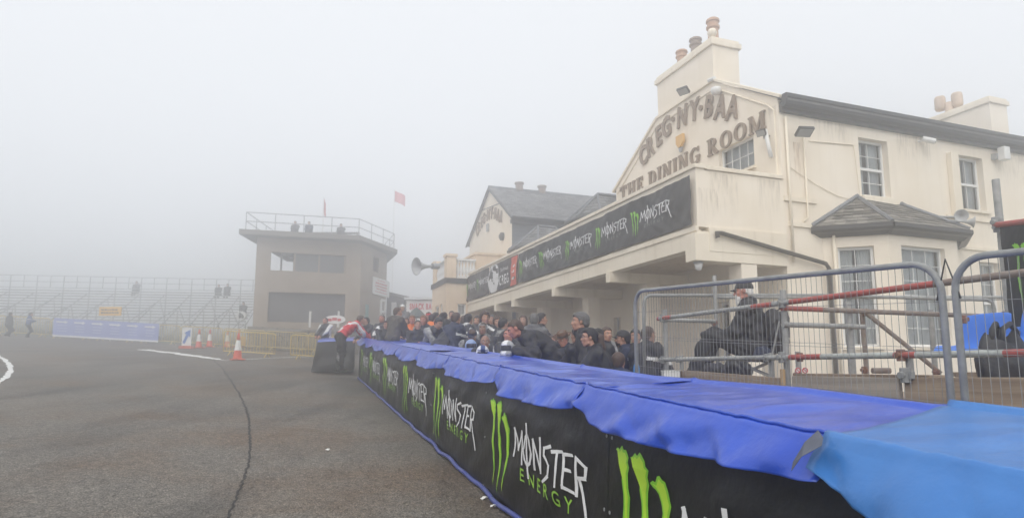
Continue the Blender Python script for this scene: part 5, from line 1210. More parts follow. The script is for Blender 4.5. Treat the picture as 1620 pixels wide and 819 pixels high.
def creg(t, fn):
    m_o = mat('orange_red_print', (.62, .09, .04), .55)
    def rect(x0, x1, y0, y1, m_, tt, nm):
        mb = MB(); n_ = 12; mb.grid(np.array([[fn(x0 + (x1 - x0) * i / n_, y0 + (y1 - y0) * j / 6, tt) for j in range(7)] for i in range(n_ + 1)])); mb.build(nm, m_, t)
    W_ = 3.1
    rect(0.02, .62, .0, 1.02, m_o, .006, 'end_panel')
    mb = MB(); c = (2.62, .52); n_ = 28; vs = [fn(*c, .008)]
    vs += [fn(c[0] + .62 * math.cos(a * 2 * math.pi / n_), max(.0, min(1.04, c[1] + .62 * math.sin(a * 2 * math.pi / n_))), .008) for a in range(n_)]; mb.add(vs, [(0, 1 + a, 1 + (a + 1) % n_) for a in range(n_)]); mb.build('white_disc', m_wprint, t, recalc=False)
    mb = MB()
    for dx, dy, a, b in ((-.1, .12, .2, .10), (.12, -.02, .16, .14), (-.08, -.18, .22, .08), (.1, .25, .1, .07), (-.2, -.05, .08, .1)):
        mb.add([fn(c[0] + dx + sx * a / 1.6, c[1] + dy + sy * b / 1.6, .011) for sx, sy in ((-1, -.6), (0, -1), (1, -.5), (.7, .8), (-.6, 1))], [(0, 1, 2, 3, 4)])
    mb.build('emblem', m_banner, t)
    gl_, wl = text_flat('CREG', .34, .02, .03)
    for vs2, fs in gl_: mb = MB(); mb.add([fn(1.98 - p[0] * 1.2 / wl, .18 + p[1], .008) for p in vs2], fs); mb.build('letter', m_wprint, t, recalc=False)
    gl_, wl = text_flat('The Famous', .15, .01, .01)
    for vs2, fs in gl_: mb = MB(); mb.add([fn(1.85 - p[0] * 1.0 / wl, .66 + p[1], .008) for p in vs2], fs); mb.build('letter', m_wprint, t, recalc=False)
    mb = MB()
    for y in (.2, .45, .65): mb.add([fn(.45, y, .010), fn(.2, y, .010), fn(.2, y + .1, .010), fn(.45, y + .06, .010)], [(0, 1, 2, 3)])
    mb.build('marks', m_wprint, t)
balcony_banner(9.95, 13.05, 2.84, 3.9, 'pub banner on the balcony with a white disc, the word CREG and an orange-red end', 5.7, creg)

# ================================================================== mesh fence panels behind the barrier
m_galv = mat('galvanised', (.25, .255, .25), .5, metal=0, var=.22, vscale=14); m_wire = mat('fence_wire', (.26, .26, .255), .55, metal=.2)
def fence_panel(p0, p1, h, label, wires=True, grp='mesh fence panels behind the barrier', spacing=.042):
    p0, p1 = np.asarray(p0, float), np.asarray(p1, float); d = p1 - p0; ln = np.linalg.norm(d); d /= ln; r = .16
    t = empty('mesh_barrier', (p0 + p1) / 2, label, 'fence', grp)
    arc = lambda c, a0, a1, k: [c + d * r * math.cos(a0 + (a1 - a0) * i / k) + ZZ * r * math.sin(a0 + (a1 - a0) * i / k) for i in range(k + 1)]
    pts = [p0 + ZZ * .02] + arc(p0 + d * r + ZZ * (h - r), math.pi, math.pi / 2, 7) + arc(p1 - d * r + ZZ * (h - r), math.pi / 2, 0, 7) + [p1 + ZZ * .02]
    mb = MB(); mb.tube(pts, .0175, 10); mb.build('frame', m_galv, t, smooth=True)
    mb = MB(); mb.tube([p0 + ZZ * .12, p1 + ZZ * .12], .018, 8); mb.build('bottom_rail', m_galv, t, smooth=True)
    if wires:
        mb = MB(); k = int(ln / spacing)
        for i in range(1, k):
            s = ln * i / k; top = h if r < s < ln - r else h - r + math.sqrt(max(0, r * r - (r - min(s, ln - s)) ** 2)); j = .004 * math.sin(i * 2.3)
            mb.tube([p0 + d * (s + j) + ZZ * .12, p0 + d * s + ZZ * top], .0019, 3, cap=False)
        for z in (.35, .37, .6, .85, 1.1, 1.35, 1.6, 1.62, 1.85): mb.tube([p0 + ZZ * z, p1 + ZZ * z], .0016, 3, cap=False)
        mb.build('wire_mesh', m_wire, t, kind='stuff')
    return t
fl = lambda Y: BP(Y, 0, 1.12)
fence_panel(fl(5.65), fl(2.78), 2.05, 'long mesh fence panel in front of the old man on the scaffold stand')
fence_panel(fl(2.715), fl(-.8), 2.06, 'nearest mesh fence panel at the right edge, in front of the blue seats')
t = empty('fence_clip', fl(2.75) + ZZ * 1.7, 'small wire tie joining the two mesh fence panels at the top', 'clip'); mb = MB(); q = fl(2.75); mb.tube([q + BD * .06 + ZZ * 1.86, q + ZZ * 2.06, q - BD * .06 + ZZ * 1.86], .005, 5); mb.build('tie', m_gutter, t)

# ================================================================== scaffold stand on the right
m_tubeg = mat('scaffold_tube', (.25, .25, .24), .5, metal=.2, col2=(.42, .42, .40), vscale=9); m_tuber = mat('red_scaffold_paint', (.42, .06, .05), .55, col2=(.28, .09, .07), vscale=12); m_tubet = mat('rusty_tube', (.18, .12, .09), .7, col2=(.27, .24, .21), vscale=9)
m_tubew = mat('pale_scaffold_paint', (.42, .45, .42), .55, col2=(.33, .33, .31), vscale=9); m_rusty = mat('rusty_clamp', (.16, .07, .045), .85, col2=(.24, .13, .09), vscale=12)
def grain(m):
    n = m.node_tree
    tc = [q for q in n.nodes if q.type == 'TEX_COORD'][0]; mp = n.nodes.new('ShaderNodeMapping'); mp.vector_type = 'TEXTURE'; mp.inputs['Rotation'].default_value = (0, 0, 1.923); mp.inputs['Scale'].default_value = (1.6, .06, .06)
    n.links.new(tc.outputs['Object'], mp.inputs[0])
    for q in n.nodes:
        if q.type == 'TEX_NOISE': n.links.new(mp.outputs[0], q.inputs['Vector']); q.inputs['Scale'].default_value = 1.0; q.inputs['Distortion'].default_value = .6
    return m
m_wood = grain(mat('weathered_board', (.17, .12, .08), .85, col2=(.44, .34, .24), vscale=5, bump=.4, bscale=25, dist=.01)); m_wood2 = mat('fresh_board', (.42, .27, .13), .8, col2=(.50, .35, .19), vscale=4); m_wood3 = grain(mat('grey_board', (.20, .17, .14), .85, col2=(.44, .38, .31), vscale=3, bump=.4, bscale=25, dist=.01))
E = ZZ * CAMZ

def S(Y, z, v=0.0): return np.array([1.793 + (7.56 - Y) * .368, Y, z + CAMZ]) + v * V
def Yx(px, py=560):
    r = ray(px, py); k = r[0] / r[1]; return (1.793 + 7.56 * .368) / (k + .368)
st = empty('scaffold_stand', S(5.5, -1.4, 1.5), 'scaffold viewing stand with grey and red tubes and timber toe boards behind the mesh fence', 'stand')
def tubeseg(pts, m_, r=.0242, name='tube'):
    mb = MB(); mb.tube(pts, r, 12); return mb.build(name, m_, st, smooth=False) 
def sm(o): smooth_by_angle(o, 50); return o
ZR, ZL = .575, .085
for (xa, xb, m_) in ((1040, 1048, m_tuber), (1048, 1062, m_tuber), (1062, 1190, m_tubeg), (1190, 1222, m_tuber), (1222, 1250, m_tubeg), (1250, 1480, m_tuber), (1480, 1640, m_tubet)):
    sm(tubeseg([S(Yx(xa, 480), ZR), S(Yx(xb, 460), ZR)], m_, name='top_rail'))
for (xa, xb, m_) in ((1044, 1225, m_tubeg), (1225, 1250, m_tubeg), (1250, 1300, m_tuber), (1300, 1416, m_tubew), (1416, 1450, m_tuber), (1450, 1590, m_tubew), (1590, 1660, m_tuber)):
    sm(tubeseg([S(Yx(xa, 566), ZL), S(Yx(xb, 566), ZL)], m_, name='lower_rail'))
gnd = -1.45
for px, zt_, zb_, m_, r in ((1048, .68, gnd, m_tubeg, .026), (1237, .70, gnd, m_tubeg, .028), (1072, .13, gnd, m_tubeg, .024), (1213, .13, gnd, m_tubeg, .024), (1430, .12, gnd, m_tubeg, .026)):
    sm(tubeseg([S(Yx(px), zb_, .05), S(Yx(px), zt_, .05)], m_, r, 'upright'))
# rails that run back from the front posts, and posts behind
def vpt(px0, px1, z, v0=0.0):
    P0 = S(Yx(px0, 490), z, v0); r = ray(px1, 490); k = r[0] / r[1]; s = (k * P0[1] - P0[0]) / (V[0] - k * V[1]); return P0, P0 + V * s
for px0, px1, z, m_ in ((1048, 1130, .555, m_tubeg), (1237, 1300, .53, m_tuber), (1300, 1575, .50, m_tubet), (1237, 1366, .38, m_tubeg)):
    a, b = vpt(px0, px1, z)
    if px0 == 1300: a0, b0_ = vpt(1237, 1300, .53); a1, b = vpt(1237, 1575, .53); a = b0_
    sm(tubeseg([a, b], m_, name='cross_rail'))
def post(px, ytop, ybot, Y, m_, r=.026):
    a, b = at(px, ytop, Y), at(px, ybot, Y); b[0] = a[0]; sm(tubeseg([np.array([a[0], a[1], b[2]]), a], m_, r, 'upright')); return a
post(1130, 436, 600, 8.1, m_tubeg); post(1341, 477, 600, 6.1, m_tubeg, .034); post(1364, 488, 600, 6.5, m_tubet, .024); post(1472, 490, 600, 6.9, m_tubeg); post(1575, 284, 640, 6.2, m_tubeg, .034); post(1603, 455, 560, 6.3, m_tubet, .03); post(1262, 556, 600, 6.3, m_tubeg)
sm(tubeseg([at(1369, 494, 6.4), at(1488, 590, 6.3)], m_tubet, .022, 'brace')); sm(tubeseg([at(1380, 586, 6.6), at(1408, 586, 6.6)], m_tubet, .03, 'tube'))
sm(tubeseg([at(1574, 356, 6.15), at(1660, 346, 5.4)], m_tuber, .028, 'banner_rail')); sm(tubeseg([at(1128, 470, 8.15), at(1700, 470, 8.15)], m_tubeg, .022, 'rear_rail'))
k_ = 8.15; pts = [at(1019, 600, k_), at(1019, 478, k_), at(1021, 471, k_), at(1028, 467, k_), at(1300, 467, k_), at(1560, 474, k_ - .4), at(1570, 478, k_ - .4), at(1573, 490, k_ - .4), at(1573, 560, k_ - .4)]
mb = MB(); mb.tube(pts, .022, 10); mb.build('rear_guard', m_galv, st, smooth=True)
# clamps
for P0, m_, s in [(S(Yx(1048, 500), ZR), m_galv, .05), (S(Yx(1237, 470), ZR), m_galv, .05), (S(Yx(1237), ZL), m_galv, .055), (S(Yx(1048), ZL), m_galv, .045), (S(Yx(1072), ZL), m_galv, .04), (S(Yx(1213), ZL), m_galv, .04), (S(Yx(1258), ZL, .05), m_rusty, .055), (S(Yx(1425), ZL), m_rusty, .06), (at(1130, 510, 8.1), m_rusty, .06), (at(1369, 494, 6.45), m_rusty, .05), (at(1480, 588, 6.3), m_rusty, .045), (at(1590, 498, 6.3), m_rusty, .05), (at(1577, 360, 6.15), m_galv, .05), (at(1576, 352, 6.15), m_galv, .06), (at(1525, 505, 5.6), m_rusty, .05), (at(1262, 592, 6.2), m_rusty, .055), (at(1367, 585, 6.4), m_rusty, .05), (S(Yx(1430), -.06), m_galv, .06)]:
    s *= .72 if m_ is m_rusty else .9; mb = MB(); P0 = np.asarray(P0, float); mb.tube([P0 - ZZ * s, P0 + ZZ * s], s * .72, 8); mb.tube([P0 - V * s * 1.1, P0 + V * s * 1.1], s * .5, 8); mb.box(P0 + V * -.0 - U * s * .8, (s * .35, s * .35, s * .5), (U, V, ZZ)); mb.build('clamp', m_, st, bevel=.004)
sm(tubeseg([S(Yx(1243, 600), -.30, -.03), S(Yx(1243, 600), -.02, -.03)], m_wood2, .022, 'wooden_stake'))
# boards
def board(xa, xb, z0, z1, m_, v=0.03, th=.019, dz0=0, dz1=0, name='toe_board'):
    a, b = S(Yx(xa, 600), 0, v), S(Yx(xb, 600), 0, v); d = b - a; mb = MB()
    vs = [p + o_ * V + z * ZZ for p, dz in ((a, dz0), (b, dz1)) for o_ in (-th, th) for z in (z0 + dz, z1 + dz)]; mb.add(vs, [(0, 1, 3, 2), (4, 6, 7, 5), (0, 4, 5, 1), (2, 3, 7, 6), (0, 2, 6, 4), (1, 5, 7, 3)]); mb.build(name, m_, st, bevel=.004)
board(1066, 1238, -.33, -.06, m_wood, dz0=.03, dz1=-.04); board(1252, 1421, -.33, -.08, m_wood3, dz0=.0, dz1=-.0, v=.02); board(1428, 1700, -.285, -.075, m_wood, dz1=.015); board(1505, 1700, -.335, -.288, m_wood2, v=-.02, th=.05, name='deck_edge')
board(1230, 1440, -.10, -.06, m_wood, v=.30, th=.11, name='plank', dz0=.0, dz1=0.0); board(1300, 1600, -.30, -.26, m_wood, v=.95, th=.11, name='plank')
for k in range(17):
    a, b = S(8.3, -.34, .2 + .23 * k), S(3.0, -.34, .2 + .23 * k); mb = MB(); c = (a + b) / 2; ln = np.linalg.norm(b - a); d = (b - a) / ln; mb.box(c + ZZ * -.02, (ln / 2, .11, .019), (d, V, ZZ)); mb.build('deck_board', m_wood, st)
# stickers on the board
m_sw = mat('sticker_white', (.78, .78, .76), .5)
for px in (1262, 1273.5):
    c = at(px, 585.5, 5.5); t = empty('round_sticker', c, 'small round red and white prohibition sticker %s of the pair by the rusty clamp' % ('left' if px < 1270 else 'right'), 'sticker', 'round prohibition stickers'); mb = MB(); mb.tube([c, c + np.array([0, .004, 0])], .026, 18); mb.build('disc', m_sw, t)
    mb = MB(); pts = [c + np.array([.021 * math.cos(a * math.pi / 8), -.003, .021 * math.sin(a * math.pi / 8)]) for a in range(17)]; mb.tube(pts, .004, 6); mb.tube([c + np.array([-.015, -.003, .015]), c + np.array([.015, -.003, -.015])], .003, 5); mb.build('ring', m_red, t)
# black banner with a green emblem beside the tall post
t = empty('stand_banner', at(1600, 480, 5.9), 'black banner with a green emblem hanging from the tall scaffold post at the right edge', 'banner')
def sbn(s, h, tt=0.0): p = at(1582, 358, 6.1) * (1 - s) + at(1700, 345, 5.2) * s; return p - ZZ * (h * 1.02) - np.array([.2, 1, 0]) * (tt + .02 * nz(s * 7, h * 3, 2) + .012 * nz(s * 15 + h * 5, h, 4))
mb = MB(); mb.grid(np.array([[sbn(i / 24, j / 16) for j in range(17)] for i in range(25)])); mb.build('sheet', m_banner, t, smooth=True)
kx_ = 1.15
for c in CL: vs, fs = tri_poly([(.13 + x * .5, .17 + (1 - y) * .6) for x, y in c], .08); mb = MB(); mb.add([sbn(x, y, .008) for x, y in vs], fs); mb.build('claw_stroke', m_lime, t, recalc=False)
mb = MB(); p, q = at(1588, 436, 6.6), at(1700, 426, 6.2); mb.grid(np.array([[p * (1 - i / 12) + q * (i / 12) + ZZ * (.0 - j * .27) + np.array([0, .02 * math.sin(i + j), 0]) for j in range(2)] for i in range(13)])); mb.build('lower_sheet', m_banner, t, smooth=True)

# blue shell seats
m_seat = mat('blue_seat_plastic', (.03, .16, .62), .35, var=.06, vscale=3)
def shell_seat(p, fwd, label, k=1.0):
    fwd = np.array([*fwd, 0.]); fwd /= np.linalg.norm(fwd); lt = np.array([-fwd[1], fwd[0], 0]); p = np.asarray(p, float)
    t = empty('shell_seat', p, label, 'seat', 'blue shell seats on the stand')
    prof = [(.24, -.035), (.23, .0), (.18, .012), (.06, -.005), (-.08, .0), (-.155, .03), (-.19, .10), (-.21, .20), (-.235, .30), (-.25, .335), (-.27, .33), (-.275, .30)]
    G = np.zeros((len(prof), 13, 3))
    for i, (f, z) in enumerate(prof):
        w_ = .215 * (1 if i < 8 else 1 - .14 * (i - 7) / 4)
        for j in range(13):
            g_ = (j / 12 - .5) * 2; e = abs(g_) ** 4
            G[i, j] = p + k * (fwd * (f + (.03 * e if i > 5 else -.02 * e * (i < 3))) + lt * w_ * g_ + ZZ * (z + (.045 * e if 1 < i < 6 else -.02 * e if i > 8 else 0)))
    mb = MB(); mb.grid(G); s_ = mb.build('shell', m_seat, t, smooth=True); m_ = s_.modifiers.new('t', 'SOLIDIFY'); m_.thickness = .008; sb = s_.modifiers.new('s', 'SUBSURF'); sb.levels = 1; sb.render_levels = 1
    mb = MB()
    for a in (-.12, .12): mb.box(p + lt * a - ZZ * .14 * k - fwd * .02, (.022, .022, .12), (fwd, lt, ZZ))
    mb.box(p - ZZ * .035 * k, (.14, .16, .012), (fwd, lt, ZZ)); mb.build('bracket', m_whitep, t)
    return t
shell_seat(at(1540, 553, 5.5), (-.9, -.32), 'blue shell seat nearest the fence post, bag hanging over its right side', .98)
shell_seat(at(1612, 520, 6.1), (-.9, -.32), 'upper blue shell seat at the right edge, higher and farther back', 1.04)
shell_seat(at(1640, 548, 5.3), (-.9, -.32), 'blue shell seat cut off by the right edge, beside the black bag', 1.04)
shell_seat(at(1700, 556, 5.1), (-.9, -.32), 'blue shell seat just outside the right edge of the picture')
# long bench carrying the seats
t = empty('seat_riser', at(1590, 600, 5.5), 'timber riser under the blue shell seats', 'riser'); a, b = at(1512, 592, 5.65), at(1740, 592, 5.25)
mb = MB(); d = b - a; ln = np.linalg.norm(d); d /= ln; mb.box((a + b) / 2, (ln / 2, .15, .02), (d, np.array([-d[1], d[0], 0]), ZZ)); mb.build('plank', m_wood, t)
mb = MB(); mb.box((a + b) / 2 - ZZ * .12, (ln / 2, .03, .1), (d, np.array([-d[1], d[0], 0]), ZZ)); mb.build('bearer', m_wood, t)
# black bag slung over the seat
t = empty('black_bag', at(1588, 590, 4.9), 'black drawstring bag hanging on the blue seats at the right edge', 'bag'); c = at(1588, 566, 4.95)
n1_, n2_ = 26, 14; G = np.zeros((n2_, n1_, 3))
for i in range(n2_):
    f = i / (n2_ - 1); h = -.24 + .42 * f; w_ = (.12 + .065 * math.sin(f * 2.4)) * (1 - .45 * max(0, f - .55) / .45)
    for j in range(n1_):
        a = 2 * math.pi * j / n1_; k = 1 + .22 * nz(math.cos(a) * 1.6, math.sin(a) * 1.6, f * 2.6) + .08 * math.sin(a * 5 + f * 4) * (.3 + f); h += (.03 * math.cos(a * 2 + 1) + .02 * math.cos(a * 3)) * f
        G[i, j] = c + np.array([w_ * 1.25 * k * math.cos(a), w_ * .6 * k * math.sin(a), h])
mb = MB(); mb.add(G.reshape(-1, 3), [(i * n1_ + j, i * n1_ + (j + 1) % n1_, (i + 1) * n1_ + (j + 1) % n1_, (i + 1) * n1_ + j) for i in range(n2_ - 1) for j in range(n1_)] + [tuple(range(n1_))[::-1], tuple((n2_ - 1) * n1_ + j for j in range(n1_))]); m_bag = mat('black_nylon', (.010, .010, .012), .5, bump=.4, bscale=18, dist=.02); mb.build('body', m_bag, t, smooth=True)
for a, b, m2 in ((1568, 1578, 1566), (1585, 1606, 1582)):
    mb = MB(); mb.tube([at(a, 545, 4.93), at(m2 + 4, 520, 4.93), at((a + b) / 2 + 2, 512, 4.95), at(b, 522, 5.0), at(b + 6, 548, 5.0)], .022, 8); mb.build('strap', m_bag, t, smooth=True)
# ================================================================== people
def nrm(v): v = np.asarray(v, float); return v / (np.linalg.norm(v) + 1e-9)
class Body:
    """soft union of tapered capsules and ellipsoids, turned into one skin"""
    def __init__(s): s.p = []
    def cap(s, a, b, ra, rb, m): s.p.append(('c', np.asarray(a, float), np.asarray(b, float), ra, rb, m)); return s
    def ell(s, c, r, fr, m): s.p.append(('e', np.asarray(c, float), np.asarray(r, float), np.array(fr, float), 0, m)); return s
    def dist(s, X):
        D = np.empty((len(s.p), len(X)), np.float32)
        for i, q in enumerate(s.p):
            if q[0] == 'c':
                a, b, ra, rb = q[1:5]; ab = b - a; t = np.clip(((X - a) @ ab) / (ab @ ab + 1e-9), 0, 1); D[i] = np.linalg.norm(X - a - t[:, None] * ab, axis=1) - (ra + (rb - ra) * t)
            else:
                c, r, fr = q[1:4]; y = (X - c) @ fr.T; k0 = np.linalg.norm(y / r, axis=1); k1 = np.linalg.norm(y / (r * r), axis=1) + 1e-9; D[i] = k0 * (k0 - 1) / k1
        return D
    def bounds(s, pad):
        lo, hi = [], []
        for q in s.p:
            if q[0] == 'c': r = max(q[3], q[4]); lo += [np.minimum(q[1], q[2]) - r]; hi += [np.maximum(q[1], q[2]) + r]
            else: r = q[2].max(); lo += [q[1] - r]; hi += [q[1] + r]
        return np.min(lo, 0) - pad, np.max(hi, 0) + pad
    def skin(s, h, k=.016, disp=None, carve=None, cut=None):
        lo, hi = s.bounds(2.2 * h); n = np.ceil((hi - lo) / h).astype(int) + 1
        ax = [lo[i] + h * np.arange(n[i]) for i in range(3)]; X = np.stack(np.meshgrid(*ax, indexing='ij'), -1).reshape(-1, 3)
        f = np.empty(len(X), np.float32)
        for c0 in range(0, len(X), 60000):
            x = X[c0:c0 + 60000]; D = s.dist(x); d = -k * np.log(np.exp(np.clip(-D / k, -60, 60)).sum(0))
            if disp is not None: d = d + disp(x)
            if carve is not None:
                for (c, r, kk) in carve: e = np.linalg.norm(x - c, axis=1) - r; d = np.maximum(d, -e) if kk == 0 else kk * np.log(np.exp(np.clip(d / kk, -60, 60)) + np.exp(np.clip(-e / kk, -60, 60)))
            if cut is not None: d = np.maximum(d, cut(x))
            f[c0:c0 + 60000] = d
        f = f.reshape(n); return nets(f, lo, h)
    def mats(s, C): D = s.dist(C) + np.array([.006 if q[5] == 6 else 0 for q in s.p], np.float32)[:, None]; return np.array([q[5] for q in s.p])[D.argmin(0)]
def nets(f, lo, h):
    """surface nets: one vertex per crossed cell, one quad per crossed edge"""
    ins = f < 0; a = [slice(None, -1), slice(1, None)]
    cnt = np.zeros(tuple(np.array(f.shape) - 1)); pos = np.zeros(cnt.shape + (3,))
    crn = [(i, j, k) for i in (0, 1) for j in (0, 1) for k in (0, 1)]
    for p in crn:
        for axs in range(3):
            if p[axs]: continue
            q = list(p); q[axs] = 1; A = f[a[p[0]], a[p[1]], a[p[2]]]; B = f[a[q[0]], a[q[1]], a[q[2]]]; x = (A < 0) != (B < 0); t = np.where(x, A / np.where(x, A - B, 1), 0); cnt += x
            for c in range(3): pos[..., c] += np.where(x, p[c] + (t if c == axs else 0), 0)
    act = cnt > 0; idx = -np.ones(cnt.shape, int); idx[act] = np.arange(act.sum()); ijk = np.argwhere(act); V_ = lo + h * (ijk + pos[act] / cnt[act][:, None])
    Q = []
    for axs in range(3):
        sl0 = [slice(1, -1)] * 3; sl1 = [slice(1, -1)] * 3; sl0[axs] = slice(0, -1); sl1[axs] = slice(1, None)
        A = ins[tuple(sl0)]; B = ins[tuple(sl1)]; e = np.argwhere(A != B); o = np.array([1, 1, 1]); o[axs] = 0; e = e + o
        fl = ins[tuple(e.T)]; b, c = (axs + 1) % 3, (axs + 2) % 3; db = np.eye(3, dtype=int)[b]; dc = np.eye(3, dtype=int)[c]
        q = np.stack([idx[tuple((e - db - dc).T)], idx[tuple((e - dc).T)], idx[tuple(e.T)], idx[tuple((e - db).T)]], 1); q[~fl] = q[~fl][:, ::-1]; Q.append(q)
    return V_, np.concatenate(Q)
def mesh_obj(name, Vs, Fs, mi, mats, parent, org):
    me = bpy.data.meshes.new(name); me.vertices.add(len(Vs)); me.vertices.foreach_set('co', (Vs - org).astype(np.float32).ravel())
    me.loops.add(len(Fs) * 4); me.loops.foreach_set('vertex_index', Fs.ravel().astype(np.int32)); me.polygons.add(len(Fs)); me.polygons.foreach_set('loop_start', np.arange(0, len(Fs) * 4, 4, dtype=np.int32)); me.polygons.foreach_set('loop_total', np.full(len(Fs), 4, np.int32))
    for m in mats: me.materials.append(m)
    me.polygons.foreach_set('material_index', np.asarray(mi, np.int32)); me.polygons.foreach_set('use_smooth', [True] * len(Fs)); me.update(calc_edges=True); me.validate()
    o = bpy.data.objects.new(name, me); COL.objects.link(o)
    if parent is not None: o.parent = parent
    return o
def ik(a, t, l1, l2, hint):
    a, t = np.asarray(a, float), np.asarray(t, float); d = t - a; L0 = np.linalg.norm(d); Lm = min(L0, (l1 + l2) * .995); d = d / (L0 + 1e-9); t = a + d * Lm
    x = (l1 * l1 - l2 * l2 + Lm * Lm) / (2 * Lm); y = math.sqrt(max(0, l1 * l1 - x * x)); hp = np.asarray(hint, float); hp = hp - d * (hp @ d); hp = nrm(hp); return a + d * x + hp * y, t
def skinmat(i):
    c = [(.45, .245, .17), (.39, .21, .145), (.46, .20, .15), (.29, .16, .11), (.44, .27, .205)][i]; return mat('skin_%s' % ['fair', 'warm', 'ruddy', 'tanned', 'pale'][i], c, .5, var=.1, vscale=22, spec=.35)
m_lips = mat('lips', (.40, .19, .15), .5); m_eyew = mat('eye_white', (.62, .58, .55), .3); m_eyed = mat('eye_dark', (.02, .015, .012), .2); m_shoe = mat('black_boot', (.02, .02, .02), .5)
HAIR = {'black': mat('black_hair', (.012, .010, .009), .5, bump=.6, bscale=120, dist=.004), 'brown': mat('brown_hair', (.05, .028, .017), .5, col2=(.085, .05, .03), vscale=30, bump=.6, bscale=120, dist=.004), 'grey': mat('grey_hair', (.07, .068, .065), .6, col2=(.15, .145, .14), vscale=40, bump=.6, bscale=120, dist=.004), 'ginger': mat('ginger_hair', (.20, .085, .03), .5, bump=.6, bscale=120, dist=.004), 'white': mat('white_hair', (.62, .60, .57), .7, col2=(.75, .73, .70), vscale=40, bump=.6, bscale=100, dist=.005)}
def cloth(name, c, rough=.75, var=.18): return mat(name, c, rough, var=var, vscale=7, bump=.35, bscale=45, dist=.006)
CL_ = {'black': cloth('black_jacket', (.016, .016, .018), .6), 'jet': cloth('black_leather', (.011, .011, .012), .4), 'navy': cloth('navy_jacket', (.018, .026, .055)), 'olive': cloth('olive_jacket', (.075, .066, .05)), 'grey': cloth('grey_jacket', (.13, .13, .135)), 'charcoal': cloth('charcoal_jacket', (.035, .035, .038)), 'orange': cloth('orange_vest', (.80, .20, .03)), 'red': cloth('red_jacket', (.55, .03, .045)), 'white': cloth('white_cloth', (.66, .66, .65)), 'blue': cloth('blue_jacket', (.035, .075, .22)), 'brown': cloth('brown_felt', (.11, .055, .025)), 'jeans': cloth('dark_jeans', (.03, .04, .065)), 'trouser': cloth('black_trousers', (.014, .014, .015)), 'beige': cloth('beige_knit', (.34, .28, .22)), 'camo': mat('patterned_cloth', (.03, .03, .03), .7, col2=(.42, .42, .42), vscale=9)}
def hand(B, wrist, dirn, pn, side, curl, m, s=1.0):
    """palm, four unequal fingers in two bent pieces, thumb off the side of the palm; pn = palm normal"""
    d = nrm(dirn); pn = nrm(pn - d * (np.dot(pn, d))); t = np.cross(d, pn) * side
    pc = wrist + d * .045 * s; B.ell(pc, np.array([.052, .040, .016]) * s, (d, t, pn), m); B.cap(wrist - d * .01, wrist + d * .02, .024 * s, .026 * s, m)
    for i, (o, ln) in enumerate(((.030, .072), (.010, .082), (-.011, .076), (-.030, .060))):
        b = wrist + (d * .088 + t * o) * s; c1 = curl * (.8 + .1 * i); d1 = d * math.cos(c1) + pn * math.sin(c1); k = b + d1 * ln * .52 * s; c2 = c1 + curl * 1.1 + .1; d2 = d * math.cos(c2) + pn * math.sin(c2); e = k + d2 * ln * .5 * s
        B.cap(b - d * .012, k, .0098 * s, .0088 * s, m); B.cap(k, e, .0088 * s, .0072 * s, m)
    b = wrist + (d * .028 + t * .032) * s; k = b + (d * .028 + t * .024 + pn * .016) * s; e = k + (d * .032 + t * .004 + pn * (.01 + .02 * curl)) * s; B.cap(b, k, .0125 * s, .0105 * s, m); B.cap(k, e, .0105 * s, .008 * s, m)
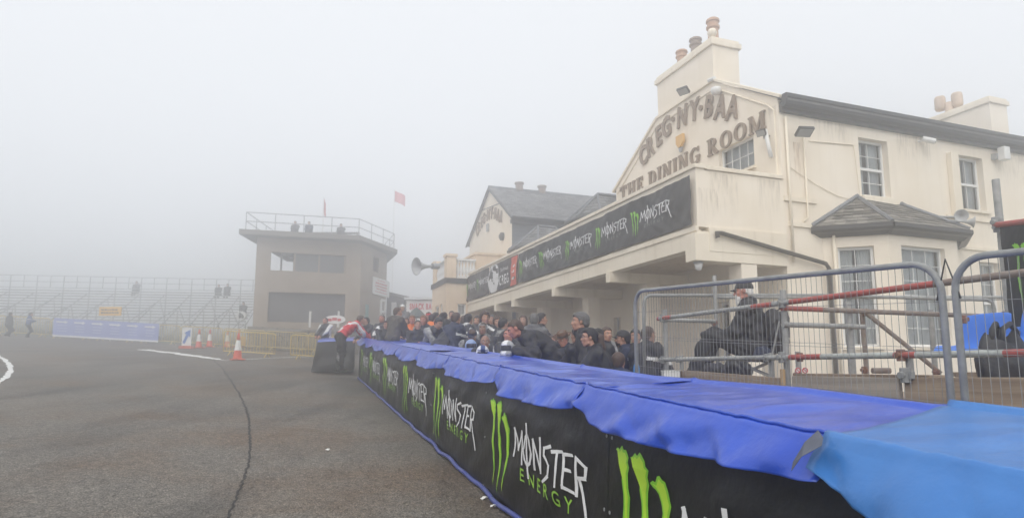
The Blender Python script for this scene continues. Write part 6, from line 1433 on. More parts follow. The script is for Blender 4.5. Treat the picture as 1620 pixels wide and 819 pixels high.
def person(label, head, face, lean=8, Y=None, stature=None, top='black', bottom='trouser', skin=0, hair='brown', hairstyle='short', look=None, pitch=0.0, arms='rest', res=.026, hres=.011, group='people crowding behind the barrier', floor=None, beard=None, paint=None, bulk=1.13, sit=None, hat=None, hero=False, turn=0, extra=None, hands=True, gender=0, legk=1.0):
    px, py = head[:2]; HC = at(px, py, Y) if Y else np.asarray(head, float)
    a = R(face); f = np.array([math.sin(a), math.cos(a), 0]); l = np.array([-f[1], f[0], 0]); ln = R(lean)
    fl_ = floor if floor is not None else gz(HC[0], HC[1]) + FC
    up = f * math.sin(ln) + ZZ * math.cos(ln); up2 = nrm(f * math.sin(ln * 1.25) + ZZ * math.cos(ln * 1.25)); upn = nrm(f * math.sin(min(ln * .8 + .18, 1.3)) + ZZ * math.cos(min(ln * .8 + .18, 1.3)))
    # scale so that the feet reach the floor
    hgt = .93 + .27 * up[2] + .23 * up2[2] + .175 * upn[2]
    if stature: s = stature / 1.75
    else: s = float(np.clip((HC[2] - fl_) / hgt, .82, 1.1))
    neck = HC - upn * .175 * s; chest = neck - up2 * .23 * s; hip = chest - up * .27 * s
    if sit is None and hip[2] - fl_ < .30: hip = hip
    org = np.array([hip[0], hip[1], fl_]); t = empty('person', org, label, 'person', group)
    mats = [skinmat(skin), CL_[top], CL_[bottom], m_shoe, HAIR[hair], CL_['white'], m_lips, CL_['red'], CL_['orange'], CL_['camo']]
    B = Body(); b = bulk
    ax0 = (np.cross(l, up), l, up); ax1 = (np.cross(l, up2), l, up2)
    B.ell(hip + up * .02 * s, np.array([.125 * b, .176 * b, .15]) * s, ax0, 1 if sit is None else 1); B.ell(hip + up * .17 * s, np.array([.122 * b, .158 * b, .17]) * s, ax0, 1); B.ell(chest + up2 * .07 * s, np.array([.128 * b, .178 * b, .185]) * s, ax1, 1)
    shd = []
    sw = .185 * (1 if not gender else .88)
    for sg in (1, -1):
        S_ = neck - up2 * .045 * s + l * sg * sw * s + f * .0; shd.append(S_); B.cap(neck - up2 * .02 * s, S_, .062 * s * b, .066 * s * b, 1)
    B.cap(neck - up2 * .05 * s, neck + upn * .015 * s, .082 * s, .074 * s, 1); B.ell(neck + upn * .048 * s - f * .012 * s, np.array([.084, .086, .042]) * s, (np.cross(l, upn), l, upn), 1)
    if rng.random() < .45 and not hat: B.ell(neck - up2 * .04 * s - np.cross(l, up2) * .085 * s, np.array([.055, .105, .085]) * s, ax1, 1)
    # legs
    for sg in (1, -1):
        hj = hip + l * sg * .09 * s - up * .03 * s
        if sit: ft = sit['feet'][0 if sg > 0 else 1]
        else: ft = np.array([hip[0] + l[0] * sg * .12 * s - f[0] * .02, hip[1] + l[1] * sg * .12 * s - f[1] * .02, fl_ + .09 * s])
        fdir = f if not sit else nrm(sit.get('fd', f))
        kn, ft = ik(hj, ft, .44 * s * legk, .42 * s * (1 + (legk - 1) * .3), f + ZZ * (.6 if sit else 0)); bt = 1.36
        B.cap(hj, kn, .088 * s * bt, .062 * s * bt, 2); B.cap(kn, ft, .062 * s * bt, .046 * s * bt, 2); B.cap(ft - ZZ * .045 * s - fdir * .04 * s, ft - ZZ * .052 * s + fdir * .15 * s, .043 * s, .036 * s, 3); B.cap(ft, ft - ZZ * .03 * s, .046 * s, .045 * s, 3)
    # arms
    HB = []
    for k, sg in enumerate((1, -1)):
        S_ = shd[k]
        if isinstance(arms, str):
            off = {'rest': f * .40 - ZZ * .34 - l * sg * .10, 'down': f * .06 - ZZ * .53 + l * sg * .05, 'front': f * .30 - ZZ * .22 - l * sg * .14, 'phone': f * .30 - ZZ * .14 - l * sg * .13, 'back': -f * .1 - ZZ * .5}[arms]; T = S_ + off * s
        else: T = np.asarray(arms[k], float)
        el, wr = ik(S_, T, .285 * s, .255 * s, -ZZ * .8 + l * sg * .6 - f * .35)
        B.cap(S_, el, .069 * s * b, .060 * s * b, 1); B.cap(el, wr, .061 * s * b, .046 * s * b, 1); HB.append((wr, nrm(wr - el), sg))
    ph = rng.uniform(0, 6, 6); KD = rng.normal(0, 1, (6, 3)); KD = KD / np.linalg.norm(KD, axis=1)[:, None] * np.array([18, 27, 36, 46, 58, 72])[:, None]; PH = rng.uniform(0, 6, 6)
    def disp(x):
        y = (x - org) / s; q = y @ KD.T + PH; q = q + 1.3 * np.sin(q[:, ::-1] * .45 + ph); return ((1 - 2 * np.abs(np.sin(q * .5))) * np.array([.006, .0075, .0075, .006, .0045, .003])).sum(1) * s
    Vb, Fb = B.skin(res, (.010 if hero else .013) * s, disp); Cb = Vb[Fb].mean(1); mb_ = B.mats(Cb)
    loc = lambda C: np.stack([(C - hip) @ f, (C - hip) @ l, (C - hip) @ up], 1) / s
    if paint is None and not hero and sit is None and rng.random() < .6: paint = [paint_logo, paint_cuffs, paint_yoke][int(rng.integers(0, 3))]
    if paint is not None: mb_ = paint(loc(Cb), mb_)
    parts_ = [(Vb, Fb, mb_)]
    # head
    la = R(face + turn if look is None else look); hf = np.array([math.sin(la), math.cos(la), 0]); hp_ = R(pitch); hz = nrm(ZZ * math.cos(hp_) + hf * math.sin(hp_)); hx = nrm(hf - hz * (hf @ hz)); hl = np.cross(hz, hx)
    hs = s * (1.0 if not gender else .95); hs = max(hs, .93) * .965; P = lambda x, y, z: HC + (hx * x + hl * y + hz * z) * hs; fr = (hx, hl, hz)
    H = Body(); rr = lambda *q: np.array(q) * hs
    H.ell(P(-.012, 0, .03), rr(.098, .077, .088), fr, 0); H.ell(P(.03, 0, -.02), rr(.062, .062, .085), fr, 0); H.ell(P(.032, 0, -.068), rr(.055, .050, .042), fr, 0); H.ell(P(.068, 0, -.096), rr(.020, .022, .018), fr, 0)
    H.cap(P(.088, 0, .018), P(.110, 0, -.022), .009 * hs, .0125 * hs, 0); 
    for sg in (1, -1):
        H.cap(P(.084, .012 * sg, .034), P(.070, .046 * sg, .032), .010 * hs, .011 * hs, 0); H.ell(P(.060, .040 * sg, -.020), rr(.026, .022, .022), fr, 0); H.ell(P(-.006, .079 * sg, .0), rr(.017, .009, .031), fr, 0); H.cap(P(.098, .012 * sg, -.026), P(.096, .014 * sg, -.028), .008 * hs, .008 * hs, 0); H.cap(P(.02, .055 * sg, -.075), P(.06, .022 * sg, -.098), .012 * hs, .012 * hs, 0)
    H.cap(P(.088, .018, -.058), P(.092, 0, -.056), 0.0045 * hs, .006 * hs, 6); H.cap(P(.088, -.018, -.058), P(.092, 0, -.056), .006 * hs, .0075 * hs, 6); H.cap(P(.087, .012, -.068), P(.087, -.012, -.068), .0075 * hs, .0075 * hs, 6)
    H.cap(P(-.022, 0, -.06), neck - up2 * .02 * s, .056 * hs, .062 * hs, 0)
    if beard == 'full':
        H.ell(P(.05, 0, -.085), rr(.052, .056, .045), fr, 4); H.ell(P(.075, 0, -.13), rr(.035, .042, .055), fr, 4); H.cap(P(.088, .03, -.05), P(.088, -.03, -.05), .010 * hs, .010 * hs, 4)
    elif beard == 'short': H.ell(P(.036, 0, -.078), rr(.056, .054, .038), fr, 4); H.ell(P(.064, 0, -.096), rr(.028, .028, .024), fr, 4); H.cap(P(.089, .02, -.046), P(.089, -.02, -.046), .0075 * hs, .0075 * hs, 4)
    carve = [(P(.104, .032 * sg, .010), .019 * hs, .004) for sg in (1, -1)]
    Vh, Fh = H.skin(hres, .0075 * hs, None, carve); mh = H.mats(Vh[Fh].mean(1)); parts_.append((Vh, Fh, mh))
    if hands:
        for wr, d, sg in HB:
            Hd = Body(); hand(Hd, wr + d * .015, nrm(d * .8 + f * .3 - ZZ * .1), -ZZ * .9 - l * sg * .4, sg, .55, 0, s); Vq, Fq = Hd.skin(.0068 if hero else .009, .0035); parts_.append((Vq, Fq, np.zeros(len(Fq), int)))
    n0 = 0; VV, FF, MM = [], [], []
    for v_, q_, m_ in parts_: VV.append(v_); FF.append(q_ + n0); MM.append(m_); n0 += len(v_)
    body = mesh_obj('body', np.concatenate(VV), np.concatenate(FF), np.concatenate(MM), mats, t, org)
    if hero and sit is None:
        pts = []
        for i in range(9):
            z = .02 + .40 * i / 8; o_ = hip + up * min(z, .27) * s + up2 * max(0, z - .27) * s; dirv = np.cross(l, up2)
            # march inwards until the cloth is met
            for r_ in np.arange(.30, .05, -.004):
                x = (o_ + dirv * r_ * s)[None]; d_ = -.010 * s * np.log(np.exp(np.clip(-B.dist(x) / (.010 * s), -60, 60)).sum(0)) + disp(x)
                if d_[0] < .003: pts.append(x[0] + dirv * .004); break
        if len(pts) > 3: mb = MB(); mb.tube(pts, .006, 5); mb.build('zip', CL_['grey'], t, smooth=True)
    # eyes and brows
    mb = MB()
    for sg in (1, -1):
        mb.lathe([(.0005, -.0115), (.008, -.009), (.0115, 0), (.008, .009), (.0005, .0115)], P(.0795, .032 * sg, .009), n=8, mi=0); mb.lathe([(.0005, -.006), (.0055, -.004), (.0055, .004), (.0005, .006)], P(.0875, .032 * sg, .009), n=8, mi=1)
        mb.tube([P(.095, .014 * sg, .030), P(.092, .032 * sg, .036), P(.080, .050 * sg, .030)], .0045 * hs, 5, mi=2)
    mb.build('eyes', [m_eyew, m_eyed, HAIR[hair]], t, smooth=True)
    # hair
    if hairstyle != 'bald':
        A = Body(); th = {'short': .012, 'crop': .006, 'curly': .026, 'long': .016, 'pony': .012}[hairstyle]
        A.ell(P(-.016, 0, .034), rr(.098 + th, .078 + th, .088 + th), fr, 0); A.ell(P(-.045, 0, -.02), rr(.065 + th, .070 + th * .6, .07), fr, 0)
        if hairstyle in ('short', 'pony'): A.ell(P(.002 + .004 * ph[0] - .012, .003 * (ph[1] - 3), .075), rr(.088, .070, .056), fr, 0)
        if hairstyle == 'long':
            for sg in (1, -1): A.cap(P(-.02, .07 * sg, .0), P(-.03, .07 * sg, -.17), .034 * hs, .03 * hs, 0)
            A.cap(P(-.07, 0, 0), P(-.085, 0, -.2), .06 * hs, .05 * hs, 0)
        front = .040 if hairstyle != 'long' else .045
        def cutf(x):
            y = np.stack([(x - HC) @ hx, (x - HC) @ hl, (x - HC) @ hz], 1) / hs
            zz_ = y[:, 2] + .006 * np.sin(y[:, 1] * 90 + ph[2]); a_ = (y[:, 0] - np.interp(zz_, [-.08, -.03, -.012, .02, .05, .072, .098], [-.055, -.036, .016, .026, .034, .066, .16])) * .8; b_ = -.078 - y[:, 2] if hairstyle not in ('long',) else -1 + 0 * a_
            side = np.where((y[:, 2] < .025) & (np.abs(y[:, 1]) > .04), y[:, 0] - .022, -1) if hairstyle not in ('long',) else np.where(y[:, 2] < .03, y[:, 0] - .035, -1)
            return (np.maximum(a_, b_) if hairstyle != 'long' else np.maximum(a_ * (y[:, 2] > .03) - (y[:, 2] <= .03), side)) * hs
        amp = .010 if hairstyle == 'curly' else .0012
        dh = lambda x: amp * np.sin((x[:, 0] - HC[0]) * 130 + ph[0]) * np.sin((x[:, 1] - HC[1]) * 120 + ph[1]) + amp * .7 * np.sin((x[:, 2] - HC[2]) * 150 + (x[:, 0] - HC[0]) * 60)
        Va, Fa = A.skin(min(hres, .009), .006, dh, None, cutf)
        if len(Fa): mesh_obj('hair', Va, Fa, np.zeros(len(Fa)), [HAIR[hair]], t, org)
        if hairstyle == 'pony':
            A = Body(); pt = [P(-.095, 0, .04), P(-.135, 0, .0), P(-.145, .0, -.12), P(-.15, 0, -.26), P(-.14, 0, -.40)]
            for i in range(4): A.cap(pt[i], pt[i + 1], [.034, .046, .054, .046][i] * hs, [.046, .054, .046, .02][i] * hs, 0)
            Va, Fa = A.skin(.009, .012, dh); mesh_obj('ponytail', Va, Fa, np.zeros(len(Fa)), [HAIR['brown']], t, org)
    if hat: hat(t, P, fr, hs, org)
    if extra: extra(t, dict(P=P, hip=hip, chest=chest, neck=neck, f=f, l=l, up=up, up2=up2, s=s, hs=hs, wr=[h[0] for h in HB], org=org, hx=hx, hl=hl, hz=hz))
    return t
def cap_hat(m_, peak=True):
    def fn(t, P, fr, hs, org):
        A = Body(); A.ell(P(-.014, 0, .038), np.array([.112, .092, .098]) * hs, fr, 0)
        def cut(x): y = np.stack([(x - P(0, 0, 0)) @ q for q in fr], 1) / hs; return (.028 + y[:, 0] * .12 - y[:, 2]) * hs
        Va, Fa = A.skin(.008, .004, None, None, cut); c = mesh_obj('cap', Va, Fa, np.zeros(len(Fa)), [m_], t, org)
        if peak:
            mb = MB(); G = np.array([[P(.07 + .085 * i / 5 * (1 - (j / 8 - 1) ** 2 * .55), .066 * (j / 8 - 1) * (1 - .1 * i / 5), .048 - .016 * i / 5 - .016 * (j / 8 - 1) ** 2) for j in range(17)] for i in range(6)]); mb.grid(G); o = mb.build('peak', m_, t, smooth=True); q = o.modifiers.new('t', 'SOLIDIFY'); q.thickness = .004
    return fn
def brim_hat(m_):
    def fn(t, P, fr, hs, org):
        mb = MB(); pr = [(.165, .058), (.16, .052), (.10, .048), (.094, .052), (.090, .11), (.082, .135), (.05, .145), (.005, .138)]; n_ = 24
        vs = [P(-.01 + r * 1.12 * math.cos(2 * math.pi * j / n_), r * .98 * math.sin(2 * math.pi * j / n_), z + (.02 * math.sin(2 * math.pi * j / n_) ** 2 if r > .15 else 0) - (.012 if (r < .06 and z > .1) else 0)) for r, z in pr for j in range(n_)]
        mb.add(vs, [(i * n_ + j, i * n_ + (j + 1) % n_, (i + 1) * n_ + (j + 1) % n_, (i + 1) * n_ + j) for i in range(len(pr) - 1) for j in range(n_)]); mb.build('hat', m_, t, smooth=True)
        mb = MB(); mb.add([P(-.01 + r * 1.12 * math.cos(2 * math.pi * j / n_), r * .98 * math.sin(2 * math.pi * j / n_), z) for r, z in ((.0985, .054), (.096, .078)) for j in range(n_)], [(j, (j + 1) % n_, n_ + (j + 1) % n_, n_ + j) for j in range(n_)]); mb.build('hat_band', m_black, t, smooth=True)
    return fn
def hood_hat(m_, face_=True):
    def fn(t, P, fr, hs, org):
        A = Body(); A.ell(P(-.012, 0, .02), np.array([.118, .096, .118]) * hs, fr, 0); A.cap(P(-.03, 0, -.05), P(-.03, 0, -.12), .085 * hs, .09 * hs, 0)
        def cut(x): y = np.stack([(x - P(0, 0, 0)) @ q for q in fr], 1) / hs; return np.where((np.abs(y[:, 1]) < .062) & (y[:, 2] < .06), y[:, 0] - .03, -1) * hs
        Va, Fa = A.skin(.010, .006, None, None, cut); mesh_obj('hood', Va, Fa, np.zeros(len(Fa)), [m_], t, org)
    return fn
def glasses(t, q):
    P = q['P']; mb = MB()
    for sg in (1, -1):
        c = P(.105, .032 * sg, .008); mb.tube([c + (q['hl'] * math.cos(a) * .021 + q['hz'] * math.sin(a) * .016) * q['hs'] for a in np.linspace(0, 2 * math.pi, 13)], .0022, 5); mb.tube([P(.103, .053 * sg, .012), P(.0, .082 * sg, .012)], .002, 5)
    mb.tube([P(.107, .011, .012), P(.107, -.011, .012)], .002, 5); mb.build('glasses', m_black, t)
def logo_patch(px_, m_, size, name='logo'):
    def fn(t, q):
        f_, l_, u_ = px_; c = q['hip'] + (q['f'] * f_ + q['l'] * l_ + q['up'] * u_) * q['s']; nn = np.cross(q['l'], q['up']) * (-1 if f_ < 0 else 1); mb = MB(); mb.box(c, (size[0], size[1], .006), (q['l'], q['up'], nn)); mb.build(name, m_, t)
    return fn
def backpack(m_):
    def fn(t, q):
        c = q['chest'] - np.cross(q['l'], q['up']) * .19 * q['s']; A = Body(); fr = (np.cross(q['l'], q['up']), q['l'], q['up']); A.ell(c, np.array([.09, .15, .21]), fr, 0); A.ell(c - q['up'] * .1 - fr[0] * .03, np.array([.08, .13, .12]), fr, 0); Va, Fa = A.skin(.016, .02); mesh_obj('backpack', Va, Fa, np.zeros(len(Fa)), [m_], t, q['org'])
    return fn

# ---- paint schemes of particular jackets: coordinates forward, left, up from the hips
def paint_redwhite(c, m):
    m = m.copy(); tp = m == 1; m[tp] = 7; band = tp & (np.abs(c[:, 1]) < .10) & (c[:, 0] < .02) & (c[:, 2] > .02) & (c[:, 2] < .40); m[band] = 5; m[tp & (c[:, 2] > .10) & (np.abs(c[:, 2] - .33 - .8 * (np.abs(c[:, 1]) - .1)) < .04)] = 5
    m[tp & (c[:, 2] < -.02)] = 2; return m
def paint_sleeves(k, col):
    def fn(c, m): m = m.copy(); tp = (m == 1) & (np.abs(c[:, 1]) > .17); m[tp] = col; return m
    return fn
def paint_vest(c, m): m = m.copy(); tp = (m == 1) & (np.abs(c[:, 1]) < .19) & (c[:, 2] > .0); m[tp] = 8; m[tp & (np.abs(c[:, 2] - .2) < .025)] = 5; return m
def paint_chest(c, m): m = m.copy(); m[(m == 1) & (c[:, 0] > .06) & (np.abs(c[:, 2] - .33) < .05) & (np.abs(c[:, 1]) < .14)] = 5; m[(m == 1) & (np.abs(c[:, 1]) > .26)] = 5; return m
def paint_logo(c, m): m = m.copy(); m[(m == 1) & (c[:, 0] > .05) & (np.abs(c[:, 1] - .09) < .035) & (np.abs(c[:, 2] - .34) < .02)] = 5; return m
def paint_cuffs(c, m): m = m.copy(); m[(m == 1) & (np.abs(c[:, 1]) > .17) & (np.abs(c[:, 2] - .33) < .022)] = 7 if c[0, 0] > 0 else 5; return m
def paint_yoke(c, m): m = m.copy(); m[(m == 1) & (c[:, 2] > .40) & (np.abs(c[:, 1]) > .06) & (np.abs(c[:, 1]) < .15)] = 9; return m
def paint_stripes(c, m): m = m.copy(); m[(m == 1) & (np.sin(c[:, 2] * 26 + c[:, 1] * 14) > .72)] = 5; return m
def paint_knees(c, m): m = paint_redwhite(c, m); m[(m == 2) & (np.abs(c[:, 2] + .45) < .07) & (c[:, 1] > .02)] = 9; return m

# ---- the rider in red and white on the road side of the barrier
p0 = ground(553, 600)
person('person in red and white bike jacket leaning on the barrier\'s far end from the road', (571, 506), 62, 46, Y=19.3, top='red', hair='brown', skin=0, floor=gz(p0[0], p0[1]), paint=paint_knees, res=.022, group='people around the far end of the barrier', arms='rest', bulk=1.15)
person('marshal in black with a white-trimmed sleeve standing behind the far barrier block', (514.5, 507), 200, 6, Y=24, top='jet', skin=2, hairstyle='crop', hair='grey', paint=paint_sleeves(0, 5), group='people around the far end of the barrier', bulk=1.15)
person('dark haired person in black partly hidden behind the rider in red and white', (579, 508), 215, 20, Y=20.6, top='black', hair='black')
person('bald ruddy man in black jacket with white chest marks right of the rider in red', (604, 504), 195, 14, Y=19.6, top='jet', skin=2, hairstyle='crop', hair='grey', paint=paint_chest)
person('dark haired man in biker jacket between the bald ruddy man and the olive jacket', (617, 507.5), 150, 18, Y=18.6, top='jet', hair='black', paint=paint_chest)
person('tall man in a white cap standing far back behind the man in olive', (636.5, 487), 190, 2, Y=24, top='grey', hat=cap_hat(CL_['white'], False), hairstyle='crop', hair='grey')
person('man in an olive jacket seen from behind, taller than the crowd around him', (629.5, 494), 35, 12, Y=17.2, top='olive', hair='brown', res=.02, bulk=1.12, look=70)
person('red-haired person in an orange high-visibility vest right of the man in olive', (652, 506), 170, 8, Y=18.5, top='charcoal', skin=2, hair='ginger', paint=paint_vest)
person('ruddy ginger man in black biker jacket with grey patterned sleeves facing the camera', (670, 507), 188, 10, Y=16.6, top='jet', skin=2, hair='ginger', paint=paint_sleeves(0, 9), bulk=1.12)
person('person in a bright red cap at the back of the crowd near the snack cabin', (678, 500), 175, 4, Y=20.5, top='black', hat=cap_hat(CL_['red']))
person('person in an orange vest seen from behind beside the ginger man', (684, 504), 20, 8, Y=17.8, top='charcoal', hair='black', paint=paint_vest)
person('dark haired man looking down with grey patches on his leather sleeves', (694, 511), 140, 30, Y=14.9, top='jet', hair='black', paint=paint_sleeves(0, 9), pitch=28)
person('dark haired person in the back row left of the terrace windows', (690, 500.5), 60, 4, Y=20, top='black', hair='black')
person('curly dark haired woman with a white collar seen from behind', (702.5, 502.5), 45, 8, Y=17, top='black', hair='black', hairstyle='curly', gender=1, paint=paint_stripes)
person('tall brown haired person at the back under the terrace window', (714.5, 498), 190, 2, Y=21, top='charcoal', hair='brown')
person('short brown haired man in a navy jacket turned away', (722, 504), 40, 12, Y=14, top='navy', hair='brown', res=.022, bulk=1.12)
person('hunched person in a black padded jacket with a small white logo, head down', (722, 522), 40, 46, Y=14.2, top='black', hair='black', hat=hood_hat(CL_['black']), bulk=1.22, pitch=40, res=.02, extra=logo_patch((-.135, .05, .42), CL_['white'], (.035, .02)))
person('dark haired person in black with white flashes seen from behind near the curly haired rider', (741, 505.5), 30, 10, Y=14.6, top='jet', hair='black', paint=paint_stripes)
person('man in a navy peaked cap bending his face down over the barrier', (747, 531), 185, 40, Y=12.0, top='black', hat=cap_hat(CL_['navy']), pitch=30, paint=paint_sleeves(0, 9), res=.022)
person('rider with bushy curly hair in a black and white jacket', (767, 503.5), 160, 8, Y=13.8, top='jet', hair='brown', hairstyle='curly', paint=paint_stripes)
person('person in a white patterned hood above the smiling bald man', (763.5, 520), 182, 14, Y=12.4, top='charcoal', skin=3, hat=hood_hat(CL_['camo']), res=.022)
person('grey haired man in a grey jacket at the back near the porch', (777.5, 506), 200, 4, Y=16, top='grey', hair='grey')
person('smiling bald man with a tanned face leaning on the blue cover beside a white helmet', (767.5, 541), 182, 34, Y=10.3, top='black', skin=3, hairstyle='bald', hair='grey', beard=None, res=.02, hres=.007, hero=True, bulk=1.1, turn=-6)
person('ruddy man in a black and white jacket just left of the big man in black', (804.5, 530), 190, 24, Y=10.0, top='jet', skin=2, hairstyle='crop', hair='brown', paint=paint_stripes, res=.02, hres=.008)
hl_p = at(803, 552, 8.75)
person('big crop-haired man in black leaning far over the barrier and holding a grey helmet', (815, 520), -94, 50, Y=9.1, stature=1.9, top='black', skin=2, hairstyle='crop', hair='brown', res=.016, hres=.0062, hero=True, bulk=1.26, pitch=30, arms=(hl_p + np.array([.10, -.02, -.02]), hl_p + np.array([.17, .14, -.02])), extra=logo_patch((.14, .19, .38), CL_['grey'], (.004, .07), 'sleeve_stripe'))
person('woman with light skin standing under the porch and looking this way', (827.5, 507.5), 195, 3, Y=14.2, top='charcoal', skin=4, hair='brown', hairstyle='long', gender=1)
person('grey haired man in a grey jacket seen from behind under the porch', (845.5, 507), 15, 5, Y=12.8, top='grey', hair='grey', res=.022)
person('dark haired person with a large black backpack at the porch wall', (857, 505), 80, 4, Y=13.6, top='black', hair='black', extra=backpack(m_bag))
person('man in a brown brimmed hat and navy jacket reading at the pale table', (890.5, 536), 215, 22, Y=10.2, top='navy', skin=2, hair='grey', hat=brim_hat(CL_['brown']), pitch=24, res=.02, hres=.008, arms='front')
person('man with short grey hair and black top standing above the others, looking left', (918, 509), -88, 6, Y=8.7, arms='down', top='black', skin=0, hairstyle='short', hair='grey', res=.018, hres=.0062, hero=True)
person('dark haired person between the hatted man and the woman with the ponytail', (913.5, 531), -40, 14, Y=8.9, top='black', hair='black', res=.022)
person('woman in black with glasses and a long brown ponytail facing left just behind the barrier', (933, 534), -86, 14, Y=7.5, top='black', skin=0, hair='black', hairstyle='pony', gender=1, res=.016, hres=.0062, hero=True, extra=glasses, turn=0)
person('brown haired man in a dark jacket farther back right of the woman with the ponytail', (960, 529), 160, 10, Y=10.4, top='charcoal', hair='brown', res=.024)
person('bearded man in a black cap and navy jacket facing left', (985, 536), -84, 10, Y=8.9, top='navy', skin=1, hair='black', beard='short', hat=cap_hat(CL_['black']), res=.018, hres=.007, hero=True, bulk=1.1)
person('dark haired person behind the left post of the mesh fence', (1005.5, 533), 200, 6, Y=9.6, top='black', hair='black')
person('person in black with a white shoulder mark, seen from behind by the mesh fence\'s end', (1026, 530), 55, 10, Y=8.6, top='black', hair='brown', hairstyle='crop', res=.02, bulk=1.3, extra=logo_patch((-.14, -.05, .40), CL_['white'], (.03, .012)))
person('brown haired child in navy with a white strap, low behind the barrier', (978.5, 573), 30, 12, Y=7.5, stature=1.25, top='navy', hair='brown', res=.02, floor=None, extra=logo_patch((-.11, .06, .30), CL_['white'], (.015, .09), 'strap'))
for px_, py_, Yq, fc, tp, hr, hst, ar, lab in ((735, 507, 16.6, 25, 'charcoal', 'brown', 'short', 'front', 'dark jacketed person seen from behind, just left of the person with white flashes'), (755, 508, 16.2, 200, 'black', 'black', 'long', 'down', 'long haired woman half hidden left of the rider with bushy curls'), (787, 510, 15.0, 170, 'jet', 'brown', 'curly', 'front', 'curly haired person in black left of the ruddy man, in the porch shade'), (797, 513, 13.2, 60, 'black', 'black', 'short', 'front', 'black haired person in black just above the ruddy man'), (661, 514, 15.6, 160, 'black', 'black', 'crop', 'front', 'crop haired person low between the orange vest and the ginger man'), (707, 513, 15.4, 35, 'charcoal', 'black', 'short', 'front', 'person in charcoal seen from behind below the curly haired woman'), (611, 514, 17.6, 170, 'black', 'brown', 'short', 'rest', 'stooping brown haired person low between the two biker jackets'), (643, 509, 19.6, 190, 'black', 'brown', 'short', 'front', 'brown haired person in black squeezed between the olive jacket and the orange vest'), (947, 532, 9.6, 30, 'black', 'black', 'short', 'front', 'dark haired person in black directly behind the ponytail'), (874, 540, 11.6, 200, 'charcoal', 'brown', 'short', 'front', 'brown haired person sitting left of the man in the brown hat')):
    person(lab, (px_, py_), fc, 10, Y=Yq, top=tp, hair=hr, hairstyle=hst, arms=ar)
# ---- old man on the scaffold stand, in profile, watching the road
mh = at(1176, 461, 7.55); mfl = at(1110, 597, 7.5)[2]
mf = np.array([-.90, .43, 0.]); hipm = at(1192, 553, 7.55)
# chair first: folding camp chair
t = empty('camp_chair', (hipm[0], hipm[1], mfl), 'low black folding camp chair under the old man on the stand', 'chair'); ll = np.array([-mf[1], mf[0], 0]); sz_ = hipm[2] - .13
mb = MB(); c = np.array([hipm[0], hipm[1], sz_]); mb.box(c + mf * .05, (.22, .23, .012), (mf, ll, ZZ)); mb.build('seat', m_bag, t)
mb = MB(); bt = nrm(ZZ - mf * .25); mb.box(c - mf * .2 + bt * .22, (.012, .22, .22), (np.cross(ll, bt), ll, bt)); mb.build('backrest', m_bag, t)
for sg in (1, -1):
    for a_, b_ in ((.22, -.2), (-.2, .22)): mb = MB(); p = c + ll * sg * .23 + mf * a_; q = np.array([*(c + ll * sg * .23 + mf * b_)[:2], mfl + .005]); mb.tube([p, q], .011, 8); mb.build('leg', m_galv, t)
    mb = MB(); mb.tube([c - mf * .2 + ll * sg * .23, c - mf * .2 + ll * sg * .23 + bt * .46], .011, 8); mb.build('back_post', m_galv, t)
sl_ = 1.0
feet = (np.array([*(hipm + mf * .68 + ll * .10)[:2], mfl + .085]), np.array([*(hipm + mf * .57 - ll * .12)[:2], mfl + .085]))
hands_ = (hipm + mf * .36 + ll * .06 + ZZ * .16, hipm + mf * .33 - ll * .10 + ZZ * .17)
ang = math.degrees(math.atan2(mf[0], mf[1]))
def seated(label):
    """same builder with sitting legs; head placed above hips"""
    hd = np.array([mh[0], mh[1], mh[2]]); up_ = hd - hipm; dd = math.degrees(math.atan2(up_ @ mf, up_[2]))
    return person(label, (hd[0], hd[1], hd[2]), ang, max(2, dd * .9), Y=None, stature=1.75 * .97 * (np.linalg.norm(up_) / .675), top='black', skin=2, hair='white', hairstyle='crop', beard='full', hat=cap_hat(CL_['black']), res=.015, hres=.0062, hero=True, bulk=1.22, sit=dict(feet=feet, fd=mf), arms=hands_, floor=mfl, group='people on the scaffold stand', look=ang - 6, pitch=6, legk=1.2)
seated('old man with long white beard and black cap sitting on the scaffold stand')
# backpack on the back of the chair and bags at his feet
def bagobj(c, r, label, m_, fr=None, name='backpack', strap=True, k=3):
    t = empty(name, c - ZZ * r[2], label, 'bag'); fr = fr or (mf, ll, ZZ); A = Body(); A.ell(c, np.array(r), fr, 0); A.ell(c - fr[0] * r[0] * .5 - ZZ * r[2] * .35, np.array(r) * .72, fr, 0); A.ell(c + ZZ * r[2] * .5, np.array(r) * np.array([.8, .8, .55]), fr, 0)
    dsp = lambda x: .007 * np.sin(x[:, 2] * 60 + 5 * np.sin(x[:, 0] * 20)) + .006 * np.sin(x[:, 0] * 55 + x[:, 1] * 40)
    Va, Fa = A.skin(.014, .02, dsp); mesh_obj('body', Va, Fa, np.zeros(len(Fa)), [m_], t, np.array(t.location))
    if strap: mb = MB(); mb.tube([c - fr[0] * r[0] * .4 + ZZ * r[2] * .95, c - fr[0] * r[0] * 1.0 + ZZ * r[2] * 1.25, c - fr[0] * r[0] * 1.3 + ZZ * r[2] * .6, c - fr[0] * r[0] * 1.25 - ZZ * r[2] * .3], .012, 6); mb.build('strap', m_bag, t, smooth=True)
    mb = MB(); mb.box(c - ll * r[1] * .98 + ZZ * r[2] * .1, (.04, .004, .012), fr); mb.build('label_tag', m_sw, t)
    return t
bagobj(at(1224, 524, 7.45), (.13, .16, .25), 'bulky black backpack hanging behind the old man', m_bag)
bagobj(at(1166, 582, 7.15), (.13, .12, .12), 'black rucksack standing between the old man and the lower rail', CL_['jet'], strap=False)
bagobj(at(1205, 560, 7.2), (.08, .09, .07), 'small dark blue bag at the old man\'s side', CL_['navy'], strap=False)
